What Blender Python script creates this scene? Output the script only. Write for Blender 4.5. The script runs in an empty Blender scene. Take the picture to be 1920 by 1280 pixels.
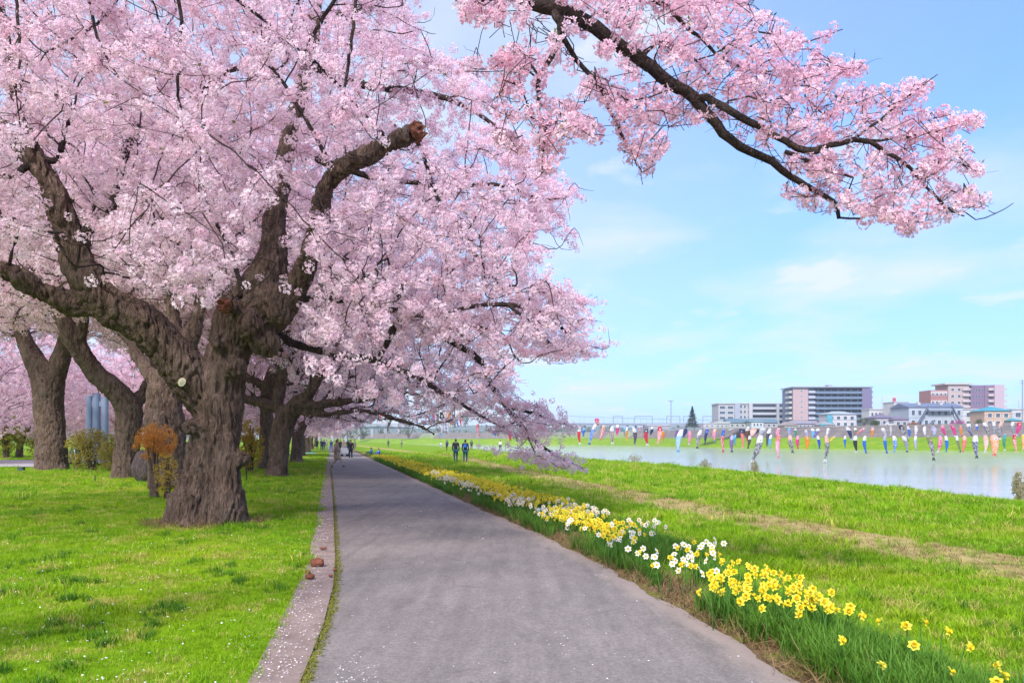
import bpy, math, random
import numpy as np
from mathutils import Vector, Matrix, noise

random.seed(7)
RNG = np.random.default_rng(11)
SC = bpy.context.scene
COL = SC.collection
R = math.radians

# ------------------------------------------------------------------ camera, sky, sun
F, CX, HY, EYE = 1400.0, 960.0, 824.0, 1.65          # focal length in photo pixels, horizon row, eye height


def P(px, py, Y):
    """A point seen at photo pixel (px, py) that stands Y metres ahead."""
    return np.array([(px - CX) / F * Y, Y, EYE + (HY - py) / F * Y])


cam_data = bpy.data.cameras.new('camera')
cam_data.sensor_width = 36.0
cam_data.lens = F / 1920 * 36.0
cam_data.shift_y = (HY - 640) / 1920
cam_data.clip_start = 0.1
cam_data.clip_end = 20000
cam = bpy.data.objects.new('camera', cam_data)
cam.location = (0, 0, EYE)
cam.rotation_euler = (R(90), 0, 0)
COL.objects.link(cam)
SC.camera = cam

SUN_EL, SUN_AZ = R(42), R(198)        # azimuth clockwise from +Y
world = bpy.data.worlds.new('World')
SC.world = world
world.use_nodes = True
wn, wl = world.node_tree.nodes, world.node_tree.links
wn.clear()
w_out = wn.new('ShaderNodeOutputWorld')
w_bg = wn.new('ShaderNodeBackground')
w_bg.inputs['Strength'].default_value = 0.15
sky = wn.new('ShaderNodeTexSky')
sky.sky_type = 'NISHITA'
sky.sun_disc = False
sky.sun_elevation = SUN_EL
sky.sun_rotation = SUN_AZ
sky.altitude = 0
sky.air_density = 1.0
sky.dust_density = 1.2
sky.ozone_density = 1.5
# thin soft clouds over the sky: direction projected on a cloud ceiling
w_tc = wn.new('ShaderNodeTexCoord')
w_sep = wn.new('ShaderNodeSeparateXYZ')
wl.new(w_tc.outputs['Generated'], w_sep.inputs[0])
w_z = wn.new('ShaderNodeMath'); w_z.operation = 'MAXIMUM'; w_z.inputs[1].default_value = 0.0
wl.new(w_sep.outputs['Z'], w_z.inputs[0])
w_za = wn.new('ShaderNodeMath'); w_za.operation = 'ADD'; w_za.inputs[1].default_value = 0.12
wl.new(w_z.outputs[0], w_za.inputs[0])
w_dx = wn.new('ShaderNodeMath'); w_dx.operation = 'DIVIDE'
w_dy = wn.new('ShaderNodeMath'); w_dy.operation = 'DIVIDE'
wl.new(w_sep.outputs['X'], w_dx.inputs[0]); wl.new(w_za.outputs[0], w_dx.inputs[1])
wl.new(w_sep.outputs['Y'], w_dy.inputs[0]); wl.new(w_za.outputs[0], w_dy.inputs[1])
w_cmb = wn.new('ShaderNodeCombineXYZ')
wl.new(w_dx.outputs[0], w_cmb.inputs[0]); wl.new(w_dy.outputs[0], w_cmb.inputs[1])
w_n = wn.new('ShaderNodeTexNoise')
w_n.inputs['Scale'].default_value = 1.1
w_n.inputs['Detail'].default_value = 6
w_n.inputs['Roughness'].default_value = 0.5
w_n.inputs['Distortion'].default_value = 0.3
wl.new(w_cmb.outputs[0], w_n.inputs['Vector'])
w_r = wn.new('ShaderNodeValToRGB')
w_r.color_ramp.elements[0].position = 0.46; w_r.color_ramp.elements[0].color = (0, 0, 0, 1)
w_r.color_ramp.elements[1].position = 0.74; w_r.color_ramp.elements[1].color = (1, 1, 1, 1)
wl.new(w_n.outputs['Fac'], w_r.inputs[0])
w_n2 = wn.new('ShaderNodeTexNoise')
w_n2.inputs['Scale'].default_value = 2.6; w_n2.inputs['Detail'].default_value = 7; w_n2.inputs['Roughness'].default_value = 0.55
w_cm2 = wn.new('ShaderNodeMapping'); w_cm2.inputs['Location'].default_value = (3.3, 1.7, 0); w_cm2.inputs['Scale'].default_value = (1.0, 0.8, 1)
wl.new(w_cmb.outputs[0], w_cm2.inputs['Vector']); wl.new(w_cm2.outputs[0], w_n2.inputs['Vector'])
w_r2 = wn.new('ShaderNodeValToRGB')
w_r2.color_ramp.elements[0].position = 0.58; w_r2.color_ramp.elements[0].color = (0, 0, 0, 1)
w_r2.color_ramp.elements[1].position = 0.70; w_r2.color_ramp.elements[1].color = (.7, .7, .7, 1)
wl.new(w_n2.outputs['Fac'], w_r2.inputs[0])
w_add = wn.new('ShaderNodeMath'); w_add.operation = 'ADD'; w_add.use_clamp = True
wl.new(w_r.outputs[0], w_add.inputs[0]); wl.new(w_r2.outputs[0], w_add.inputs[1])
w_f = wn.new('ShaderNodeMath'); w_f.operation = 'MULTIPLY_ADD'
w_f.inputs[1].default_value = 0.80; w_f.inputs[2].default_value = 0.0
wl.new(w_add.outputs[0], w_f.inputs[0])
w_v = wn.new('ShaderNodeMath'); w_v.operation = 'MULTIPLY_ADD'; w_v.use_clamp = True      # thin veil, denser away from the clear side
w_v.inputs[1].default_value = -0.30; w_v.inputs[2].default_value = 0.30
wl.new(w_dx.outputs[0], w_v.inputs[0])
w_vm = wn.new('ShaderNodeMath'); w_vm.operation = 'MINIMUM'; w_vm.inputs[1].default_value = 0.5
wl.new(w_v.outputs[0], w_vm.inputs[0]); wl.new(w_vm.outputs[0], w_f.inputs[2])
# soft shoulder, so that the bright horizon keeps its pale blue, and a clean spring azure
w_k = wn.new('ShaderNodeVectorMath'); w_k.operation = 'MULTIPLY_ADD'
w_k.inputs[1].default_value = (1 / 3.1, 1 / 4.5, 1 / 8.5); w_k.inputs[2].default_value = (1, 1, 1)
wl.new(sky.outputs[0], w_k.inputs[0])
w_sh = wn.new('ShaderNodeVectorMath'); w_sh.operation = 'DIVIDE'
wl.new(sky.outputs[0], w_sh.inputs[0]); wl.new(w_k.outputs[0], w_sh.inputs[1])
w_t = wn.new('ShaderNodeVectorMath'); w_t.operation = 'MULTIPLY'
w_t.inputs[1].default_value = (0.51, 0.645, 0.835)
wl.new(w_sh.outputs[0], w_t.inputs[0])
w_mix = wn.new('ShaderNodeMixRGB')
w_mix.inputs[2].default_value = (1.55, 1.62, 1.68, 1)
wl.new(w_f.outputs[0], w_mix.inputs[0])
wl.new(w_t.outputs[0], w_mix.inputs[1])
wl.new(w_mix.outputs[0], w_bg.inputs['Color'])
wl.new(w_bg.outputs[0], w_out.inputs['Surface'])

sun_d = bpy.data.lights.new('sun', 'SUN')
sun_d.energy = 1.5
sun_d.angle = R(12)
sun_d.color = (1.0, 0.96, 0.9)
sun = bpy.data.objects.new('sun', sun_d)
to_sun = Vector((math.sin(SUN_AZ) * math.cos(SUN_EL), math.cos(SUN_AZ) * math.cos(SUN_EL), math.sin(SUN_EL)))
sun.rotation_euler = to_sun.to_track_quat('Z', 'Y').to_euler()
COL.objects.link(sun)

SC.view_settings.view_transform = 'Standard'
SC.view_settings.look = 'None'
SC.view_settings.exposure = 2.0
SC.view_settings.gamma = 1.0
SC.view_settings.use_curve_mapping = False
SC.render.engine = 'CYCLES'
cy = SC.cycles
cy.use_denoising = True
cy.max_bounces = 8
cy.diffuse_bounces = 6
cy.glossy_bounces = 3
cy.transmission_bounces = 6
cy.transparent_max_bounces = 6
cy.volume_bounces = 0
cy.caustics_reflective = False
cy.caustics_refractive = False
cy.sample_clamp_indirect = 6


# ------------------------------------------------------------------ helpers
def tag(o, label=None, cat=None, group=None, kind=None):
    if label: o['label'] = label
    if cat: o['category'] = cat
    if group: o['group'] = group
    if kind: o['kind'] = kind
    return o


def empty(name, loc=(0, 0, 0), rz=0, **kw):
    o = bpy.data.objects.new(name, None)
    o.location = loc
    o.rotation_euler = (0, 0, rz)
    o.empty_display_size = 0.2
    COL.objects.link(o)
    return tag(o, **kw)


def mesh_np(name, v, f, smooth=False):
    """v (n,3), f (m,k) uniform faces -> mesh"""
    me = bpy.data.meshes.new(name)
    v = np.asarray(v, np.float32).reshape(-1, 3)
    f = np.asarray(f, np.int32)
    me.vertices.add(len(v))
    me.vertices.foreach_set('co', v.ravel())
    m, k = f.shape
    me.loops.add(m * k)
    me.loops.foreach_set('vertex_index', f.ravel())
    me.polygons.add(m)
    me.polygons.foreach_set('loop_start', np.arange(0, m * k, k, dtype=np.int32))
    me.update(calc_edges=True)
    if smooth:
        me.polygons.foreach_set('use_smooth', np.ones(m, bool))
    return me


def mesh_py(name, v, f, smooth=False):
    me = bpy.data.meshes.new(name)
    me.from_pydata([tuple(map(float, q)) for q in v], [], [tuple(map(int, q)) for q in f])
    me.update()
    if smooth:
        me.polygons.foreach_set('use_smooth', np.ones(len(me.polygons), bool))
    return me


def link(name, me, mat=None, parent=None, loc=None, **kw):
    if mat is not None and len(me.materials) == 0:
        me.materials.append(mat)
    o = bpy.data.objects.new(name, me)
    COL.objects.link(o)
    if parent is not None: o.parent = parent
    if loc is not None: o.location = loc
    return tag(o, **kw)


def copy_tree(o, parent=None):
    c = o.copy()
    COL.objects.link(c)
    if parent is not None:
        c.parent = parent
    for ch in list(o.children):
        copy_tree(ch, c)
    return c


class MB:
    """collects simple shapes into one mesh"""
    def __init__(s): s.v, s.f = [], []

    def add(s, v, f):
        n = len(s.v)
        s.v += [tuple(map(float, q)) for q in v]
        s.f += [tuple(int(i) + n for i in q) for q in f]
        return s

    def box(s, x0, x1, y0, y1, z0, z1):
        v = [(x0, y0, z0), (x1, y0, z0), (x1, y1, z0), (x0, y1, z0), (x0, y0, z1), (x1, y0, z1), (x1, y1, z1), (x0, y1, z1)]
        return s.add(v, [(0, 3, 2, 1), (4, 5, 6, 7), (0, 1, 5, 4), (1, 2, 6, 5), (2, 3, 7, 6), (3, 0, 4, 7)])

    def tube(s, pts, rad, k=6):
        v, f = tube(np.array(pts, float), np.broadcast_to(np.array(rad, float), (len(pts),)), k, True)
        return s.add(v, f)

    def gable(s, x0, x1, y0, y1, z0, z1, over=0.4, along='x'):
        if along == 'x':
            ym = (y0 + y1) / 2
            a, b = x0 - over, x1 + over
            v = [(a, y0 - over, z0), (b, y0 - over, z0), (b, y1 + over, z0), (a, y1 + over, z0), (a, ym, z1), (b, ym, z1)]
        else:
            xm = (x0 + x1) / 2
            a, b = y0 - over, y1 + over
            v = [(x1 + over, a, z0), (x1 + over, b, z0), (x0 - over, b, z0), (x0 - over, a, z0), (xm, a, z1), (xm, b, z1)]
        return s.add(v, [(0, 1, 5, 4), (2, 3, 4, 5), (0, 4, 3), (1, 2, 5), (0, 3, 2, 1)])

    def hip(s, x0, x1, y0, y1, z0, z1, over=0.4):
        a, b, c, d = x0 - over, x1 + over, y0 - over, y1 + over
        ym = (c + d) / 2
        ins = min((b - a) / 2 - 0.1, (d - c) / 2)
        v = [(a, c, z0), (b, c, z0), (b, d, z0), (a, d, z0), (a + ins, ym, z1), (b - ins, ym, z1)]
        return s.add(v, [(0, 1, 5, 4), (2, 3, 4, 5), (0, 4, 3), (1, 2, 5), (0, 3, 2, 1)])

    def obj(s, name, mat, parent=None, smooth=False, loc=None, **kw):
        return link(name, mesh_py(name, s.v, s.f, smooth), mat, parent, loc, **kw)


def frames(p):
    """tangents and two normals along polyline p (n,3) by parallel transport"""
    n = len(p)
    t = np.gradient(p, axis=0)
    t /= np.linalg.norm(t, axis=1, keepdims=True) + 1e-9
    a = np.array([0, 0, 1.0]) if abs(t[0, 2]) < 0.9 else np.array([1.0, 0, 0])
    u = np.cross(t[0], a); u /= np.linalg.norm(u)
    U = np.zeros_like(p); U[0] = u
    for i in range(1, n):
        u = U[i - 1] - t[i] * np.dot(U[i - 1], t[i])
        U[i] = u / (np.linalg.norm(u) + 1e-9)
    return t, U, np.cross(t, U)


def tube(p, r, k=8, cap=False):
    n = len(p)
    _t, U, V = frames(p)
    a = np.arange(k) / k * 2 * np.pi
    v = p[:, None, :] + r[:, None, None] * (np.cos(a)[None, :, None] * U[:, None, :] + np.sin(a)[None, :, None] * V[:, None, :])
    v = v.reshape(-1, 3)
    f = []
    for i in range(n - 1):
        for j in range(k):
            j2 = (j + 1) % k
            f.append((i * k + j, i * k + j2, (i + 1) * k + j2, (i + 1) * k + j))
    if cap:
        f.append(tuple(range(k - 1, -1, -1)))
        f.append(tuple((n - 1) * k + j for j in range(k)))
    return v, f


def tubes_batch(p, r, k=3):
    """p (M,S,3), r (M,S): open tubes, all in one pair of arrays"""
    M, S, _ = p.shape
    t = np.gradient(p, axis=1)
    t /= np.linalg.norm(t, axis=2, keepdims=True) + 1e-9
    ref = np.where(np.abs(t[..., 2:3]) < 0.9, np.array([0, 0, 1.0]), np.array([1.0, 0, 0]))
    u = np.cross(t, ref); u /= np.linalg.norm(u, axis=2, keepdims=True) + 1e-9
    w = np.cross(t, u)
    a = np.arange(k) / k * 2 * np.pi
    v = p[:, :, None, :] + r[:, :, None, None] * (np.cos(a)[:, None] * u[:, :, None, :] + np.sin(a)[:, None] * w[:, :, None, :])
    base = (np.arange(M) * S * k)[:, None, None] + (np.arange(S - 1) * k)[None, :, None]
    j = np.arange(k)[None, None, :]; j2 = (np.arange(k) + 1)[None, None, :] % k
    f = np.stack([base + j, base + j2, base + k + j2, base + k + j], -1).reshape(-1, 4)
    return v.reshape(-1, 3), f


def catmull(p, step):
    """resample polyline (rows may carry extra columns) smoothly, about STEP apart"""
    p = np.asarray(p, float)
    if len(p) < 3:
        n = max(2, int(np.linalg.norm(p[-1, :3] - p[0, :3]) / step) + 1)
        s = np.linspace(0, 1, n)[:, None]
        return p[0] * (1 - s) + p[-1] * s
    q = np.vstack([2 * p[0] - p[1], p, 2 * p[-1] - p[-2]])
    out = []
    for i in range(1, len(q) - 2):
        n = max(1, int(round(np.linalg.norm(q[i + 1, :3] - q[i, :3]) / step)))
        t = (np.arange(n) / n)[:, None]
        a, b, c, d = q[i - 1], q[i], q[i + 1], q[i + 2]
        out.append(0.5 * (2 * b + (c - a) * t + (2 * a - 5 * b + 4 * c - d) * t ** 2 + (3 * b - a - 3 * c + d) * t ** 3))
    out.append(p[-1:])
    return np.vstack(out)


def interp(x, xs, ys):
    """np.interp with straight extrapolation"""
    x = np.asarray(x, float)
    y = np.interp(x, xs, ys)
    y = np.where(x < xs[0], ys[0] + (x - xs[0]) * (ys[1] - ys[0]) / (xs[1] - xs[0]), y)
    return np.where(x > xs[-1], ys[-1] + (x - xs[-1]) * (ys[-1] - ys[-2]) / (xs[-1] - xs[-2]), y)


def inside(pts, poly):
    """pts (n,2) inside polygon"""
    x, y = pts[:, 0], pts[:, 1]
    poly = np.asarray(poly, float)
    r = np.zeros(len(pts), bool)
    j = len(poly) - 1
    for i in range(len(poly)):
        xi, yi = poly[i]; xj, yj = poly[j]
        c = ((yi > y) != (yj > y)) & (x < (xj - xi) * (y - yi) / (yj - yi + 1e-12) + xi)
        r ^= c
        j = i
    return r


def proj(p):
    Y = np.maximum(p[:, 1], 0.05)
    return np.stack([CX + F * p[:, 0] / Y, HY - F * (p[:, 2] - EYE) / Y], 1)


def seg_dist(q, poly):
    """distance of pts (n,2) to polyline (m,3: x, y, r) less the radius there"""
    best = np.full(len(q), 1e9)
    for a, b in zip(poly[:-1], poly[1:]):
        d = b[:2] - a[:2]
        t = np.clip(((q - a[:2]) @ d) / (d @ d + 1e-9), 0, 1)
        c = a[:2] + t[:, None] * d
        best = np.minimum(best, np.hypot(*(q - c).T) - (a[2] + t * (b[2] - a[2])))
    return best


# ------------------------------------------------------------------ materials
class NT:
    def __init__(s, name):
        s.m = bpy.data.materials.new(name)
        s.m.use_nodes = True
        s.n, s.l = s.m.node_tree.nodes, s.m.node_tree.links
        s.b = s.n['Principled BSDF']
        s.out = s.n['Material Output']

    def new(s, t, **kw):
        x = s.n.new('ShaderNode' + t)
        for k, v in kw.items():
            if k in x.inputs: x.inputs[k].default_value = v
            else: setattr(x, k, v)
        return x

    def noise(s, scale, detail=4, rough=0.55, vec=None, dist=0.0):
        x = s.new('TexNoise', Scale=scale, Detail=detail, Roughness=rough, Distortion=dist)
        if vec is not None: s.l.new(vec, x.inputs['Vector'])
        return x.outputs['Fac']

    def ramp(s, fac, stops):
        x = s.new('ValToRGB')
        e = x.color_ramp.elements
        while len(e) < len(stops): e.new(0.5)
        for q, (p, c) in zip(e, stops):
            q.position = p
            q.color = (*c, 1) if not isinstance(c, (int, float)) else (c, c, c, 1)
        s.l.new(fac, x.inputs[0])
        return x.outputs[0]

    def mix(s, fac, a, b, mode='MIX'):
        x = s.new('MixRGB', blend_type=mode)
        for i, q in enumerate((fac, a, b)):
            if isinstance(q, (int, float)): x.inputs[i].default_value = q if i == 0 else (q, q, q, 1)
            elif isinstance(q, tuple): x.inputs[i].default_value = (*q, 1)
            else: s.l.new(q, x.inputs[i])
        return x.outputs[0]

    def math(s, op, a, b=0.0, clamp=False):
        x = s.new('Math', operation=op, use_clamp=clamp)
        for i, q in enumerate((a, b)):
            if isinstance(q, (int, float)): x.inputs[i].default_value = q
            else: s.l.new(q, x.inputs[i])
        return x.outputs[0]

    def attr(s, name):
        return s.new('Attribute', attribute_name=name).outputs['Fac']

    def pos(s):
        return s.new('NewGeometry').outputs['Position']

    def obj(s):
        return s.new('TexCoord').outputs['Object']

    def rnd(s):
        return s.new('ObjectInfo').outputs['Random']

    def map(s, vec, scale):
        x = s.new('Mapping')
        x.inputs['Scale'].default_value = scale
        s.l.new(vec, x.inputs['Vector'])
        return x.outputs[0]

    def bump(s, h, strength=0.3, dist=0.02):
        x = s.new('Bump', Strength=strength, Distance=dist)
        s.l.new(h, x.inputs['Height'])
        s.l.new(x.outputs[0], s.b.inputs['Normal'])

    def color(s, c):
        if isinstance(c, tuple): s.b.inputs['Base Color'].default_value = (*c, 1)
        else: s.l.new(c, s.b.inputs['Base Color'])

    def rough(s, r, spec=0.3):
        s.b.inputs['Roughness'].default_value = r
        s.b.inputs['Specular IOR Level'].default_value = spec

    def translucent(s, c, w):
        t = s.new('BsdfTranslucent')
        s.l.new(c, t.inputs['Color'])
        x = s.new('MixShader'); x.inputs[0].default_value = w
        s.l.new(s.b.outputs[0], x.inputs[1]); s.l.new(t.outputs[0], x.inputs[2])
        s.l.new(x.outputs[0], s.out.inputs['Surface'])


_plain = {}


def plain(c, rough=0.7, vary=0.12, scale=3.0, spec=0.3, metal=0.0):
    """a painted or cloth surface: one colour, slightly uneven"""
    key = (tuple(c), rough, vary, scale, spec, metal)
    if key not in _plain:
        t = NT('surface')
        f = t.noise(scale, 5, 0.6, t.obj())
        lo = tuple(max(0, q * (1 - vary)) for q in c); hi = tuple(min(1, q * (1 + vary)) for q in c)
        t.color(t.ramp(f, [(0.3, lo), (0.7, hi)]))
        t.rough(rough, spec)
        t.b.inputs['Metallic'].default_value = metal
        _plain[key] = t.m
    return _plain[key]


def grass_color(t, pos):
    """lawn colour at a place: shared by the soil sheet and the blades on it"""
    a = t.noise(0.35, 5, 0.6, pos)
    b = t.noise(1.7, 4, 0.6, pos)
    c = t.ramp(a, [(0.30, (0.125, 0.275, 0.005)), (0.52, (0.200, 0.345, 0.005)), (0.72, (0.285, 0.385, 0.009))])
    dry = t.math('MULTIPLY', t.ramp(b, [(0.50, 0.0), (0.66, 1.0)]), t.ramp(a, [(0.40, 0.2), (0.60, 0.9)]))
    return c, dry


def mat_ground():
    t = NT('lawn_soil')
    pos = t.pos()
    c, dry = grass_color(t, pos)
    fine = t.noise(28, 4, 0.7, pos)
    c = t.mix(t.math('MULTIPLY', dry, 0.6), c, (0.33, 0.26, 0.07))
    c = t.mix(0.55, c, t.ramp(fine, [(0.3, 0.35), (0.7, 1.0)]), 'MULTIPLY')
    ragged = t.noise(2.6, 6, 0.7, t.map(pos, (1.0, 0.55, 1)))
    tr = t.math('ADD', t.attr('track'), t.math('MULTIPLY', t.math('SUBTRACT', ragged, 0.5), 1.3))
    straw = t.ramp(t.noise(9, 6, 0.75, t.map(pos, (1, 0.4, 1))), [(0.3, (0.20, 0.14, 0.05)), (0.5, (0.40, 0.30, 0.115)), (0.72, (0.52, 0.42, 0.22))])
    c = t.mix(t.ramp(tr, [(0.42, 0.0), (0.62, 0.92)]), c, straw)
    di = t.math('ADD', t.attr('dirt'), t.math('MULTIPLY', t.math('SUBTRACT', t.noise(5, 5, 0.7, pos), 0.5), 1.0))
    soil = t.ramp(t.noise(22, 6, 0.7, pos), [(0.3, (0.075, 0.045, 0.025)), (0.6, (0.20, 0.13, 0.07)), (0.75, (0.32, 0.22, 0.12))])
    c = t.mix(t.ramp(di, [(0.4, 0.0), (0.6, 1.0)]), c, soil)
    ur = t.attr('urban')
    c = t.mix(ur, c, t.ramp(t.noise(0.06, 4, 0.6, pos), [(0.35, (0.16, 0.17, 0.14)), (0.65, (0.28, 0.27, 0.25))]))
    t.color(c); t.rough(0.95, 0.1)
    t.bump(fine, 0.6, 0.03)
    return t.m


def mat_asphalt():
    t = NT('old_asphalt')
    pos = t.pos()
    big = t.noise(0.45, 5, 0.6, pos)
    mid = t.noise(3.5, 5, 0.65, t.map(pos, (1.6, 0.5, 1)))
    grit = t.noise(120, 2, 0.6, pos)
    c = t.ramp(big, [(0.3, (0.215, 0.186, 0.172)), (0.7, (0.282, 0.244, 0.226))])
    c = t.mix(0.6, c, t.ramp(mid, [(0.3, 0.66), (0.7, 1.08)]), 'MULTIPLY')
    agg = t.noise(34, 5, 0.75, pos)
    c = t.mix(0.6, c, t.ramp(agg, [(0.34, 0.55), (0.5, 0.95), (0.66, 1.35)]), 'MULTIPLY')
    lane = t.noise(1.0, 4, 0.6, t.map(pos, (5.0, 0.16, 1)))
    c = t.mix(0.35, c, t.ramp(lane, [(0.38, 0.70), (0.56, 1.05)]), 'MULTIPLY')
    st = t.noise(1.3, 6, 0.7, pos, 0.8)
    c = t.mix(t.ramp(st, [(0.60, 0.0), (0.68, 0.35)]), c, (0.10, 0.085, 0.08))
    c = t.mix(0.5, c, t.ramp(grit, [(0.35, 0.6), (0.65, 1.25)]), 'MULTIPLY')
    # paler sandy margin on the river side, worn joint lines along the path
    c = t.mix(t.ramp(t.math('ADD', t.attr('edge'), t.math('MULTIPLY', t.math('SUBTRACT', mid, 0.5), 0.8)), [(0.45, 0.0), (0.80, 0.60)]), c, (0.34, 0.265, 0.23))
    vor = t.new('TexVoronoi', feature='DISTANCE_TO_EDGE', Scale=0.55)
    wob = t.mix(0.12, pos, t.new('TexNoise', Scale=3.0).outputs['Color'])
    t.l.new(wob, vor.inputs['Vector'])
    crack = t.ramp(vor.outputs['Distance'], [(0.0, 1.0), (0.012, 0.0)])
    c = t.mix(t.math('MULTIPLY', crack, t.ramp(t.noise(0.8, 2, 0.5, pos), [(0.56, 0.0), (0.66, 0.30)])), c, (0.07, 0.04, 0.04))
    t.color(c); t.rough(0.85, 0.25)
    t.bump(grit, 0.25, 0.004)
    return t.m


def mat_concrete(name, a, b, scale=5.0):
    t = NT(name)
    pos = t.pos()
    c = t.ramp(t.noise(scale, 6, 0.7, pos), [(0.3, a), (0.7, b)])
    g = t.noise(scale * 14, 3, 0.7, pos)
    c = t.mix(0.5, c, t.ramp(g, [(0.3, 0.65), (0.7, 1.15)]), 'MULTIPLY')
    t.color(c); t.rough(0.9, 0.2); t.bump(g, 0.3, 0.006)
    return t.m


def mat_water():
    t = NT('river_water')
    pos = t.pos()
    t.color(t.ramp(t.noise(0.05, 4, 0.6, pos), [(0.35, (0.46, 0.45, 0.58)), (0.65, (0.58, 0.54, 0.64))]))
    t.rough(0.05, 0.6)
    t.b.inputs['IOR'].default_value = 1.33
    h = t.math('ADD', t.noise(0.9, 4, 0.6, t.map(pos, (1, 0.45, 1))), t.math('MULTIPLY', t.noise(4.0, 3, 0.6, pos), 0.3))
    t.bump(h, 0.18, 0.25)
    return t.m


def mat_bark(name, dark, light, lenticel=False, scale=1.0):
    t = NT(name)
    o = t.obj()
    v = t.map(o, (1, 1, 0.28)) if not lenticel else o
    n1 = t.noise(9 * scale, 8, 0.7, v, 0.6)
    n2 = t.noise(34 * scale, 6, 0.7, v, 0.4)
    n3 = t.noise(1.6, 4, 0.6, o)
    c = t.ramp(n1, [(0.32, dark), (0.52, tuple((a + b) / 2 for a, b in zip(dark, light))), (0.72, light)])
    c = t.mix(0.7, c, t.ramp(n2, [(0.3, 0.25), (0.65, 1.2)]), 'MULTIPLY')
    c = t.mix(t.ramp(n3, [(0.45, 0.0), (0.75, 0.4)]), c, (0.27, 0.20, 0.17), 'MIX')
    c = t.mix(t.ramp(t.noise(3.1, 6, 0.7, o), [(0.62, 0.0), (0.74, 0.35)]), c, (0.10, 0.11, 0.03))
    c = t.mix(t.ramp(t.noise(7.5, 7, 0.75, o), [(0.64, 0.0), (0.70, 0.45)]), c, (0.36, 0.34, 0.29))
    if lenticel:
        w = t.noise(22, 3, 0.5, t.map(o, (2.6, 0.35, 1.0)))
        c = t.mix(t.ramp(w, [(0.56, 0.0), (0.66, 0.5)]), c, (0.20, 0.14, 0.13))
    t.color(c); t.rough(0.92, 0.2)
    vo = t.new('TexVoronoi', feature='DISTANCE_TO_EDGE', Scale=15.0 * scale)
    wv_ = t.mix(0.10, v, t.new('TexNoise', Scale=7.0, Detail=4).outputs['Color'])
    t.l.new(t.map(wv_, (1, 1, 0.7)), vo.inputs['Vector'])
    plate = t.ramp(vo.outputs['Distance'], [(0.0, 0.0), (0.16, 1.0)])
    t.bump(t.math('ADD', t.math('ADD', n1, t.math('MULTIPLY', n2, 0.9)), t.math('MULTIPLY', plate, 0.35)), 1.0, 0.07)
    return t.m


def mat_petal(name, centre, mid, edge, w=0.35, vary=0.16):
    t = NT(name)
    c = t.ramp(t.attr('rad'), [(0.0, centre), (0.32, mid), (1.0, edge)])
    h = t.new('HueSaturation')
    t.l.new(c, h.inputs['Color'])
    rv = t.math('MULTIPLY_ADD', t.rnd(), vary)
    rv.node.inputs[2].default_value = 1 - vary * 0.5
    t.l.new(rv, h.inputs['Value'])
    rs = t.math('MULTIPLY_ADD', t.new('ObjectInfo').outputs['Random'], -0.5)
    rs.node.inputs[2].default_value = 1.25
    t.l.new(rs, h.inputs['Saturation'])
    t.color(h.outputs[0]); t.rough(0.75, 0.1)
    t.translucent(h.outputs[0], w)
    return t.m


def mat_leaf(name, a, b, w=0.4):
    t = NT(name)
    c = t.mix(t.rnd(), a, b)
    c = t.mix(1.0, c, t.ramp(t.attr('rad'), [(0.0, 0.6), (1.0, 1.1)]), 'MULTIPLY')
    t.color(c); t.rough(0.6, 0.3)
    t.translucent(c, w)
    return t.m


def mat_blade():
    t = NT('grass_blade')
    pos = t.pos()
    c, dry = grass_color(t, pos)
    r = t.rnd()
    dr = t.math('GREATER_THAN', t.math('ADD', r, t.math('MULTIPLY', dry, 0.75)), 0.93)
    c = t.mix(t.math('MULTIPLY', dr, 0.9), c, (0.42, 0.34, 0.10))
    h = t.new('HueSaturation')
    t.l.new(c, h.inputs['Color'])
    v = t.math('MULTIPLY_ADD', r, 0.6); v.node.inputs[2].default_value = 0.85
    t.l.new(v, h.inputs['Value'])
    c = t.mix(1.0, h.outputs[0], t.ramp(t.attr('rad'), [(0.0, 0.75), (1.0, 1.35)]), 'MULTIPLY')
    t.color(c); t.rough(0.6, 0.25)
    t.translucent(c, 0.4)
    return t.m


M_ground = mat_ground()
M_asphalt = mat_asphalt()
M_gutter = mat_concrete('gutter_concrete', (0.20, 0.145, 0.125), (0.34, 0.255, 0.23), 4)
M_wall = mat_concrete('bank_concrete', (0.12, 0.105, 0.105), (0.22, 0.185, 0.18), 0.3)
M_water = mat_water()
M_bark = mat_bark('cherry_bark', (0.058, 0.033, 0.024), (0.330, 0.220, 0.168))
M_bark_far = mat_bark('cherry_bark_far', (0.065, 0.040, 0.028), (0.320, 0.215, 0.168))
M_bark_smooth = mat_bark('cherry_branch_bark', (0.030, 0.018, 0.018), (0.105, 0.070, 0.066), True)
M_twig = plain((0.045, 0.026, 0.024), 0.85, 0.4, 9)
M_twig_gr = plain((0.09, 0.06, 0.045), 0.85, 0.4, 9)
M_petal = mat_petal('cherry_petal', (0.50, 0.13, 0.24), (0.93, 0.63, 0.745), (0.95, 0.81, 0.872), 0.52)
M_petal_near = mat_petal('cherry_petal_near', (0.36, 0.05, 0.13), (0.92, 0.54, 0.68), (0.95, 0.745, 0.835), 0.48)
M_young = mat_leaf('young_leaf', (0.20, 0.24, 0.02), (0.30, 0.22, 0.04))
M_blade = mat_blade()
M_dafleaf = mat_leaf('daffodil_leaf', (0.085, 0.225, 0.018), (0.165, 0.33, 0.035), 0.4)
M_wood_red = plain((0.16, 0.055, 0.032), 0.9, 0.5, 14)
M_straw = plain((0.36, 0.27, 0.13), 0.9, 0.3, 6)

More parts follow.
